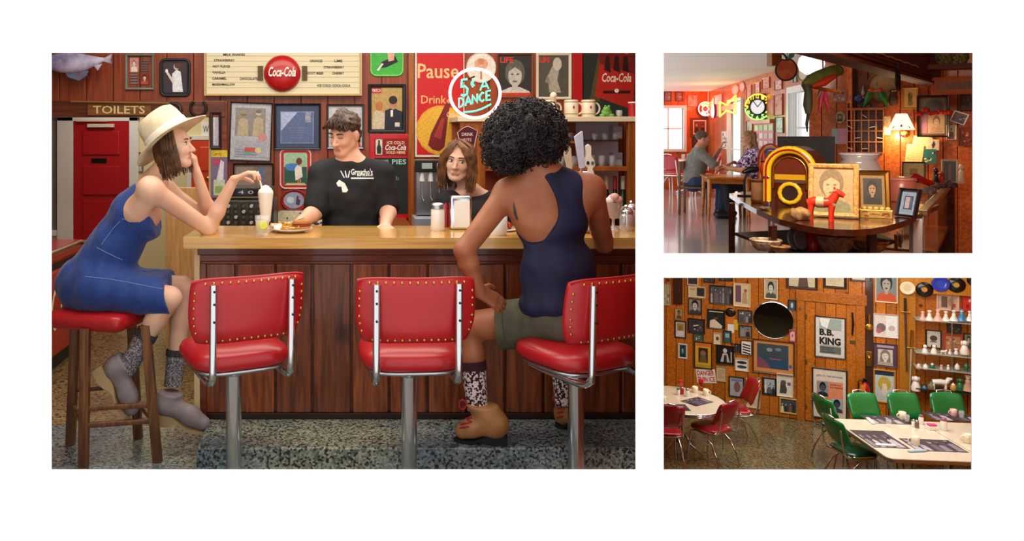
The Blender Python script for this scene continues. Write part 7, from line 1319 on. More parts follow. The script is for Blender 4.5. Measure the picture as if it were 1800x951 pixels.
c = zhit(1585, 352, CZT); t = thing('pink_tin', 'round pink tin with a loose lid', 'tin', c); MB().lathe([(.09, 0), (.092, .004), (.09, .15), (.085, .155)], mat('tin_pink', '#c9705c', .35, coat=.3), n=28).build('tin', t); MB().lathe([(.093, .155), (.093, .17), (.02, .18)], mat('tin_lid', '#d88a78', .3, coat=.3), n=28).build('lid', t)
c = zhit(1540, 383, CZT); t = thing('ornate_card_box', 'small ornate gold card box before the gold frame', 'box', c, facing(1540)); MB().cbox((0, 0, .025), (.17, .05, .05), BRASS).build('box', t, .004); b = MB(); draw(b, .16, .044, blobs('#b8944a', ['#e0c070', '#8a5a2a', '#d8b060', '#a83a2a'], 3, 14), 0); q = b.build('print', t, recalc=False); q.matrix_local = Matrix.Translation((0, -.0262, .025)) @ RXm
for i in range(5): MB().ell((-.06 + .03 * i, 0, .056), (.014, .012, .012), mat('shell_gold', '#d8b468', .4), 8, 6).build('shell', t)
# clutter at the till
c = zhit(1624, 327, CZT); t = thing('red_shoe', 'red high-heeled shoe on the counter by the wall', 'shoe', c, facing(1621) + .3); t.scale = (1.2,) * 3; RS = mat('red_patent', '#c01c18', .2, coat=.8); MB().tube([(-.08, 0, .085), (-.05, 0, .075), (0, 0, .04), (.05, 0, .018), (.09, 0, .014)], [.022, .026, .026, .028, .016], RS, 10).build('upper', t); MB().tube([(-.085, 0, .08), (-.075, 0, .0)], [.014, .006], RS, 8).build('heel', t)
stand_frame(1669, 323, 24, 42, 'small cream framed mirror standing at the till', '#d8c8a0', 3, [('r', 0, 0, 1, 1, '#4a3a34'), ('r', .4, .1, .6, .9, '#7a5a4a')], -.1, .1, name='table_mirror')
stand_frame(1606, 321, 34, 38, 'small black framed cream print leaning below the papers', '#1c1410', 2, [('r', 0, 0, 1, 1, '#e0c890'), ('r', .3, .3, .7, .7, '#b89a5c')], 0, .4)
for px, py, col, lab in ((1651, 332, '#2a1c18', 'dark beaded purse among the till clutter'), (1668, 331, '#3a2a28', 'black lace bundle on the glass counter'), (1632, 341, '#8a8088', 'grey wrapped parcel on the glass counter'), (1590, 325, '#7a7278', 'crumpled grey scarf behind the pink tin')):
    c = zhit(px, py, CZT); t = thing('cloth_bundle', lab, 'bundle', c); S = SDF(c + Vector((-.15, -.12, -.01)), c + Vector((.15, .12, .13)), .007); S.ell(c + Vector((0, 0, .02)), (.065, .05, .03), None, .02); S.ell(c + Vector((.02, 0, .04)), (.035, .035, .02), None, .02); S.rough(.008, 60, int(px)); S.half(c + Vector((0, 0, .002)), (0, 0, -1), .002); sdf_obj('cloth', S, [noisemat('bundle_' + col, col, '#6a5048', 40, .7)], t)
for px, py, hh, col, lab in ((1690, 300, .2, '#e8dcc8', 'white ceramic house ornament at the right edge'), (1655, 300, .12, '#b82c20', 'small red figurine beside the till mirror'), (1645, 298, .16, '#1c1a18', 'black cat figurine behind the red figurine')):
    c = zhit(px, max(py, 323), CZT); t = thing('figurine', lab, 'figurine', c); m_ = mat('fig_' + col, col, .3, coat=.5); MB().lathe([(.03, 0), (.035, .01), (.02, hh * .45), (.026, hh * .6), (.01, hh * .7)], m_, n=12).build('body', t); MB().ell((0, 0, hh * .84), (.022, .022, hh * .17), m_, 10, 8).build('head', t)
# under the counter
def under(px, py): return zhit(px, py, SHZ)
def bowl(px, py, r, h, col, lab, name='woven_bowl', col2='#8a6a4a'):
    c = under(px, py); t = thing(name, lab, 'bowl', c); m_ = noisemat('bowl_' + col, col, col2, 40, .6); MB().lathe([(r * .55, 0), (r * .8, h * .3), (r, h), (r * .93, h), (r * .72, h * .32), (.001, h * .12)], m_, n=22, cap=False).build('bowl', t); MB().tube([(r * .97 * math.cos(a), r * .97 * math.sin(a), h) for a in np.linspace(0, 2 * PI, 23)[:-1]], .008, m_, 6, closed=True).build('rim', t)
bowl(1346, 440, .085, .06, '#d8ccb0', 'white woven bowl under the left of the counter'); bowl(1468, 443, .1, .09, '#8a6048', 'brown slatted basket under the middle of the counter', col2='#c9a888'); bowl(1530, 442, .09, .06, '#7a5a3a', 'dark wicker bowl under the right of the counter', col2='#c9a040'); bowl(1372, 444, .05, .035, '#c98a4a', 'small orange bowl under the counter')
c = under(1429, 440); t = thing('red_bucket', 'red plastic bucket under the counter', 'bucket', c); MB().lathe([(.03, 0), (.042, .11), (.038, .11), (.026, .01), (.001, .01)], REDPAINT, n=20, cap=False).build('pail', t); MB().lathe([(.042, .105), (.046, .11), (.042, .115)], REDPAINT, n=20, cap=False).build('rim', t)
for px, lab in ((1395, 'grey plate standing on edge under the counter'), (1406, 'second grey plate leaning beside the first'), (1505, 'cream plate standing on edge beside the baskets')):
    c = under(px, 440); t = thing('standing_plate', lab, 'plate', c + Vector((0, 0, .07)), facing(px) + .9); b = MB(); b.M = Matrix.Rotation(PI / 2 - .15, 4, 'X'); b.lathe([(.03, 0), (.045, .004), (.068, .012), (.07, .014), (.045, .008), (.001, .006)], mat('plate_grey_%d' % px, '#8a8a88' if px < 1500 else '#c9b88a', .3, coat=.4), n=24, cap=False); b.build('dish', t); MB().cbox((0, .01, -.064), (.06, .04, .012), BLACKP).build('foot', t)
# ---------------------------------------------------------------- dining furniture
def diner_chair(label, X, Y, Z, rz, m, group, seat_m=None):
    t = thing('diner_chair', label, 'chair', (X, Y, Z), rz, group); MB().cushion((0, 0, .42), .41, .40, .055, seat_m or m, e=4, n=28, puff=.6).build('seat', t)
    MB().rings([[(.206 * abs(math.cos(a)) ** .5 * (1 if math.cos(a) >= 0 else -1) * q, .2 * abs(math.sin(a)) ** .5 * (1 if math.sin(a) >= 0 else -1) * q, z) for a in np.linspace(0, 2 * PI, 29)[:-1]] for q, z in ((1.0, .432), (1.012, .436), (1.012, .446), (1.0, .45))], CHROME, cap=False).build('seat_trim', t)
    n, mm = 12, 8; vs = []; fs = []
    def q(u, v, s): x = .2 * u * (1 - .06 * abs(v) ** 4); z = .70 + .155 * v * (1 - .12 * abs(u) ** 6); y = -.225 - .055 * (v + .3) - .035 * (1 - u * u) + .03 + s * (.02 * (1 - max(abs(u), abs(v)) ** 6) + .006); return (x, y, z)
    for s in (-1, 1):
        for j in range(mm + 1):
            for i in range(n + 1): vs.append(q(-1 + 2 * i / n, -1 + 2 * j / mm, s))
    K = (n + 1) * (mm + 1)
    for s in (0, 1):
        for j in range(mm):
            for i in range(n): a = s * K + j * (n + 1) + i; fs.append((a, a + 1, a + n + 2, a + n + 1))
    ring = [i for i in range(n + 1)] + [j * (n + 1) + n for j in range(1, mm + 1)] + [mm * (n + 1) + i for i in range(n - 1, -1, -1)] + [j * (n + 1) for j in range(mm - 1, 0, -1)]
    for i in range(len(ring)): a, c = ring[i], ring[(i + 1) % len(ring)]; fs.append((a, c, c + K, a + K))
    b = MB(); b.add(vs, fs, m, True); bk = b.build('backrest', t); MB().tube([(-.09, -.29, .845), (-.085, -.31, .87), (0, -.315, .882), (.085, -.31, .87), (.09, -.29, .845)], .009, CHROME, 8).build('grab_handle', bk)
    for s in (-1, 1):
        MB().tube([(s * .2, .2, .0), (s * .19, .185, .2), (s * .18, .16, .39), (s * .18, .1, .412), (s * .18, -.1, .412), (s * .18, -.2, .43), (s * .178, -.245, .5), (s * .172, -.262, .62), (s * .168, -.285, .76)], .0105, CHROME, 8).build('side_tube', t)
        MB().tube([(s * .2, -.26, 0), (s * .19, -.22, .15), (s * .175, -.14, .3), (s * .165, -.03, .38), (s * .16, .06, .408)], .0105, CHROME, 8).build('rear_leg', t)
    return t
for (px, py, rz, lab) in ((1188, 346, -.95, 'red diner chair on the near left of the far white table'), (1170, 341, -1.5, 'red diner chair half hidden at the left of the far white table'), (1238, 346, 1.3, 'red diner chair on the right of the far white table, behind the man'), (1226, 336, 2.4, 'red diner chair behind the far white table')):
    p = zhit(px, py, ZF); diner_chair(lab, p.x, p.y, ZF, rz, mat('red_vinyl_far', '#b02030', .3, coat=.4), 'red chairs at the far table')
p = zhit(1214, 341, ZF); t = thing('far_table', 'white-topped round table at the back of the dining room', 'table', p); MB().lathe([(.5, .7), (.52, .71), (.52, .735), (.5, .74)], mat('white_laminate', '#f2eef0', .25, coat=.4), n=36).build('table_top', t); MB().lathe([(.522, .708), (.526, .72), (.522, .737)], CHROME, n=36, cap=False).build('edge_band', t); MB().cyl((0, 0, .08), (0, 0, .7), .04, CHROME).build('column', t)
for i in range(4): a = i * PI / 2 + .5; MB().tube([(0, 0, .12), (.2 * math.cos(a), .2 * math.sin(a), .07), (.36 * math.cos(a), .36 * math.sin(a), .015)], .018, CHROME, 7).build('foot', t)
r_ = random.Random(4)
for i in range(7): a, q = r_.uniform(0, 6.3), r_.uniform(.1, .4); tumbler('clear tumbler standing on the far white table', p.x + q * math.cos(a), p.y + q * math.sin(a), ZF + .741, .035, .11, 'tumblers on the far table', mat('far_glass', '#e4e8f0', .1, alpha=.6))
WTB = grainmat('honey_table_wood', ['#a0581c', '#b86c28', '#c88038'], scale=(1.5, 10, 10), rough=.25); TZ = .66
ct = Vector((5.72, 11.95, ZF)); t = thing('wooden_table', 'honey-coloured wooden table where the couple sit', 'table', ct, -.32); MB().box((-.3, -.45, TZ - .03), (.3, .45, TZ), WTB).build('table_top', t, .008)
for sx in (-1, 1):
    for sy in (-1, 1): MB().tube([(sx * .27, sy * .41, 0), (sx * .255, sy * .39, .3), (sx * .25, sy * .38, TZ - .03)], [.018, .024, .032], WTB, 6).build('leg', t)
MB().box((-.25, -.39, TZ - .1), (.25, .39, TZ - .03), WTB).build('apron', t)
def wchair(X, Y, rz, lab):
    t = thing('wooden_chair', lab, 'chair', (X, Y, ZF), rz, 'wooden chairs of the couple'); MB().box((-.2, -.2, .42), (.2, .2, .45), STOOLWOOD).build('seat', t, .01)
    for sx in (-1, 1):
        for sy in (-1, 1): MB().box((sx * .17 - .018, sy * .17 - .018, 0), (sx * .17 + .018, sy * .17 + .018, .42 if sy > 0 else .85), STOOLWOOD).build('leg', t, .004)
    MB().box((-.18, -.19, .7), (.18, -.165, .85), STOOLWOOD).build('backrest', t, .005)
def seated(label, base, yaw, skin_m, top_m, leg_m, hair_m, headk, long, arms, name='person'):
    """seated diner: pelvis at the chair, feet on the floor, facing local +y"""
    c, s = math.cos(yaw), math.sin(yaw); W = lambda x, y, z: Vector((base.x + c * x - s * y, base.y + s * x + c * y, ZF + z)); t = thing(name, label, 'person', (base.x, base.y, ZF)); f = W(0, 1, 0) - W(0, 0, 0)
    lo = np.array([base.x - .75, base.y - .75, ZF - .01]); hi = np.array([base.x + .75, base.y + .75, ZF + 1.45]); h_ = .011
    hp, ch, nk = W(0, 0, .54), W(0, .05, .86), W(0, .09, 1.06); hd = Head(W(0, .14, 1.21), Vector((f.x, f.y, -.12)), (0, 0, 1), headk); S = SDF(lo, hi, h_); hd.add(S); S.cap(W(0, .11, 1.12), nk, .055, .055, .03); S.cap(hp, ch, .14, .14, .05); S.cap(ch, nk, .13, .07, .05); Q = []
    for sx, (el, wr) in zip((-1, 1), arms): sh = W(sx * .17, .07, 1.0); e_, w_ = W(*el), W(*wr); S.cap(nk, sh, .05, .06, .04); S.cap(sh, e_, .055, .042, .03); S.cap(e_, w_, .042, .03, .02); hand(S, w_, (w_ - e_) + Vector((0, 0, .05)), (f.x, f.y, -.4), sx, (.5, .5, .5, .5), 1.1); Q.append((sh, e_))
    for sx in (-1, 1): h0_ = W(sx * .09, .02, .52); k_ = W(sx * .12, .43, .5); a_ = W(sx * .12, .4, .09); S.cap(h0_, k_, .09, .062, .03); S.cap(k_, a_, .06, .042, .03); S.cap(a_ + Vector((0, 0, -.04)), W(sx * .13, .56, .04), .045, .038, .03)
    sdf_obj('body', S, [skin_m, LIPS], t, lambda P: hd.lips(P)); S = SDF(lo, hi, h_); S.cap(hp, ch, .158, .158, .05); S.cap(ch, nk + Vector((0, 0, -.03)), .148, .09, .05)
    for sh, e_ in Q: S.cap(nk + Vector((0, 0, -.03)), sh, .055, .075, .04); S.cap(sh, sh.lerp(e_, .75), .074, .07, .03)
    sdf_obj('shirt', S, [top_m], t); S = SDF(lo, hi, h_); S.cap(hp + Vector((0, 0, -.03)), hp + Vector((0, 0, .04)), .155, .15, .03)
    for sx in (-1, 1): h0_ = W(sx * .09, .02, .52); k_ = W(sx * .12, .43, .5); a_ = W(sx * .12, .4, .13); S.cap(h0_, k_, .105, .08, .03); S.cap(k_, a_, .078, .065, .03)
    sdf_obj('trousers', S, [leg_m], t)
    for sx in (-1, 1): S = SDF(W(sx * .12, .45, .05) - Vector((.2, .2, .06)), W(sx * .12, .45, .05) + Vector((.2, .2, .12)), .009); S.cap(W(sx * .12, .38, .06), W(sx * .13, .57, .045), .055, .045, .02); S.half((0, 0, ZF + .002), (0, 0, -1), .002); sdf_obj('shoe', S, [BLACKP], t)
    hd.features(t); S = SDF(hd.c - Vector((.2, .2, .35)), hd.c + Vector((.2, .2, .2)), .009); S.ell(hd.p(0, -.025, .045), (.083, .1, .083), hd.A, .02); S.ell(hd.p(0, .12, -.0), (.1, .075, .085), hd.A, .01, '-')
    if long:
        for x in (-.06, -.02, .02, .06): S.cap(hd.p(x, -.05, .02), hd.p(x * 1.3, -.085, -.28), .045, .03, .02)
        for x in (-.08, .08): S.cap(hd.p(x, .0, .02), hd.p(x * 1.05, .0, -.2), .025, .02, .02)
        S.rough(.007, 60, 3)
    else:
        for x in (-.085, .085): S.ell(hd.p(x, .02, -.04), (.03, .06, .05), hd.A, .01, '-')
    sdf_obj('hair', S, [hair_m], t); return t
m_ = Vector((5.6, 12.75, 0)); wchair(m_.x, m_.y, -2.2, 'dark wooden chair on which the grey-shirted man sits')
seated('seated man in a grey shirt drinking at the wooden table', m_, -2.2 + .35, skin('ruddy_skin', '#c98a6c', '#d8a080'), noisemat('grey_shirt', '#7a7a74', '#8a8a84', 20, .9), noisemat('blue_jeans', '#28385a', '#34466a', 20, .85), noisemat('grey_brown_hair', '#4a3a2c', '#6a5a4c', 40, .6), 1.0, False, (((-.26, .3, .78), (-.05, .4, 1.06)), ((.27, .32, .74), (.1, .5, .8))))
w_ = Vector((6.28, 12.05, 0)); wchair(w_.x, w_.y, 1.25, 'dark wooden chair under the woman in the patterned top')
seated('woman with long fair hair in a purple patterned top at the wooden table', w_, 1.25, skin('ruddy_skin', '#c98a6c', '#d8a080'), speckmat('purple_pattern', ['#e8dcec', '#5a3a7a', '#2a2040', '#b08ac0'], 45, .9), BT, noisemat('dark_blond_hair', '#7a5230', '#a87a4a', 40, .5), .98, True, (((-.27, .25, .74), (-.1, .42, .76)), ((.27, .25, .74), (.1, .42, .76))))
# ================================================================ lower right: pine room with green and red chairs
ZL = -3.3; PW = Plane((7.0, 13.85, 0), (.8944, -.4472, 0)); PTOP = -.2
b = MB(); kk = .3885
LT = speckmat('olive_terrazzo', ['#3a3628', '#6f6a50', '#857c60', '#5a5642', '#968c70'], 60, .22, [.2, .28, .22, .16, .14], coat=.35, patch=('#c4d0c0', '#f0e2c8', .8))
b.add([(kk * 6, 6, ZL), (.83 * 6, 6, ZL), (.83 * 15, 15, ZL), (kk * 15, 15, ZL), (kk * 6, 6, ZL - .05), (.83 * 6, 6, ZL - .05), (.83 * 15, 15, ZL - .05), (kk * 15, 15, ZL - .05)], [(0, 1, 2, 3), (7, 6, 5, 4), (0, 4, 5, 1), (1, 5, 6, 2), (2, 6, 7, 3), (3, 7, 4, 0)], LT); struct('floor_lower', b, label='olive speckled terrazzo floor of the pine room')
b = MB(); y0, y1 = WY + TH + .01, 6.0; z_ = lambda d: CZ - .4325 * d
b.add([(kk * y0, y0, z_(y0)), (.83 * y0, y0, z_(y0)), (.83 * y1, y1, z_(y1)), (kk * y1, y1, z_(y1)), (kk * y1, y1, ZL), (.83 * y1, y1, ZL)], [(0, 1, 2, 3), (3, 2, 5, 4)], mat('dark_ramp', '#2a1a14', .7)); struct('wall_lower_front', b, label='added dark sloping closure below the pine room opening, keeping light out')  # added surface out of view, closes the space below the opening against outside light
slantwall('wall_lower_left', .3885, 8.3, 15, ZL, PTOP + .5, PINE, 'pine side wall of the lower room'); slantwall('wall_lower_right', .83, WY + TH, 15, ZL, .2, PINE, 'pine wall closing the lower room on the right')
UL0 = wu(PW, 1120, 600); hdoor = whole(PW, 1415, 533, 1506, 748); hdoor = (hdoor[0], ZL, hdoor[2], hdoor[3]); UR = wu(PW, 1760, 600)
plankwall('wall_pine', PW, UL0, UR, ZL, PTOP + .4, [], .165, PINE, 'knotty orange pine wall crowded with pictures', seed=6)
bpy.context.view_layer.update()
# trims, baseboard, door
def wbar(name, rect, z0, z1, m, label, bev=.004, zfloor=False):
    c, wd, ht = PW.rect(*rect); M = PW.mat4(c); b = MB(); lo = -ht / 2
    if zfloor: lo = ZL - c.z
    b.box((-wd / 2, lo, z0), (wd / 2, ht / 2, z1), m); o = b.build(name, None, bev, kind='structure', label=label); o.matrix_world = M; return o
GB2 = mat('grey_green_skirting', '#7d8a7c', .4, coat=.2); DKW = grainmat('dark_stained', ['#2c1408', '#3a1c0c', '#4a2612'], rough=.45)
wbar('baseboard_back', (1170, 722, 1413, 740), 0, .03, GB2, 'grey-green skirting along the pine wall', zfloor=True)
wbar('trim_6', (1184, 470, 1200, 534), 0, .05, DKW, 'short dark beam hanging at the upper left of the pine wall')
wbar('trim_7', (1401, 516, 1414, 745), 0, .035, PINE, 'left pine door casing', zfloor=True); wbar('trim_8', (1504, 516, 1520, 745), 0, .035, PINE, 'right pine door casing', zfloor=True); wbar('trim_9', (1398, 514, 1522, 532), 0, .045, PINE, 'pine door head above the poster door'); wbar('trim_10', (1521, 488, 1535, 745), 0, .02, DKW, 'dark stained board right of the door', zfloor=True)
YP = grainmat('yellow_pine', ['#b06c14', '#c47e1c', '#d08c2c'], rough=.35); wbar('trim_11', (1580, 488, 1608, 745), .0, .07, YP, 'yellow pine post beside the figurine shelves', zfloor=True); wbar('trim_12', (1580, 470, 1740, 516), .05, .1, YP, 'yellow pine header over the figurine shelves')
c, wd, ht = PW.rect(1415, 533, 1505, 748); M = PW.mat4(c); t = thing('door_3', 'pine plank door covered with two concert posters', None, M=M); t['kind'] = 'structure'; lo = ZL - c.z + .01; n = 5
for i in range(n): MB().box((-wd / 2 + wd * i / n + .003, lo, .002), (-wd / 2 + wd * (i + 1) / n - .003, ht / 2, .022), PINE).build('plank', t, .003)
MB().box((-wd / 2, lo, .0), (wd / 2, ht / 2, .004), DKW).build('backing', t)
kx = wd / 90; ky = ht / 215
def dl(x, y): return ((x - 1460) * kx, -(y - 640.5) * ky)
b = MB(); x, y = dl(1497, 565); b.tube([(x, y + 20 * ky, .03), (x + .01, y, .05), (x, y - 20 * ky, .03)], [.012, .016, .012], BLACKM, 8); b.build('door_pull', t); b = MB(); x, y = dl(1500, 597); b.box((x - 7 * kx, y - 3 * ky, .022), (x + 7 * kx, y + 3 * ky, .032), mat('latch_plate', '#6a5a34', .4, metal=.6)); b.build('latch', t)
for yy in (560, 640, 720): b = MB(); x, y = dl(1417, yy); b.box((x - .012, y - .04, .022), (x + .012, y + .04, .03), BRASS); b.build('hinge', t)
PD = Plane(PW.p + PW.n * .024, PW.u)
frame(PD, (1432, 557, 1486, 629), 1.6, '#1a1a1c', [('r', 0, 0, 1, 1, '#d9d8d2'), ('r', .12, .68, .9, .97, '#9fb0ac'), ('p', [(.12, .97), (.5, .97), (.4, .72), (.2, .78)], '#e8f0ee'), ('r', .14, .08, .88, .27, '#6a706c'), ('t', 'B.B.', .38, .62, .5, .17, '#17191a', 0, .05), ('t', 'KING', .5, .4, .74, .19, '#17191a', 0, .05)] + lines(.16, .86, .28, .3, 1, '#4a4e4c', 2) + lines(.18, .84, .1, .25, 3, '#3a3e3c', 4, .35), 'upper black framed concert poster with big block letters on the pine door', cat='poster')
frame(PD, (1427, 648, 1489, 737), 2.4, '#141416', [('r', 0, 0, 1, 1, '#dfd8cc'), ('r', .1, .12, .92, .76, '#e8946c'), ('t', 'JAZZ AT THE HOWARD', .5, .86, .82, .045, '#1c1a1a', 0, .02), ('t', 'SARAH', .68, .70, .34, .04, '#2a1c1c'), ('t', 'VAUGHAN', .7, .645, .4, .04, '#2a1c1c'), ('t', 'COUNT', .32, .38, .3, .035, '#2a1c1c'), ('t', 'BASIE', .34, .335, .26, .035, '#2a1c1c')] + inset(portrait('#8a9aa4', '#5a5a5c', '#17181a', '#26282c', s=1.2), .12, .44, .46, .75) + inset(portrait('#a8bcc8', '#4a5058', '#15181c', '#3a4a58', s=1.2), .55, .14, .9, .42) + lines(.14, .5, .15, .3, 5, '#c06a4c', 3, .3), 'lower black framed orange jazz concert poster on the pine door', cat='poster')
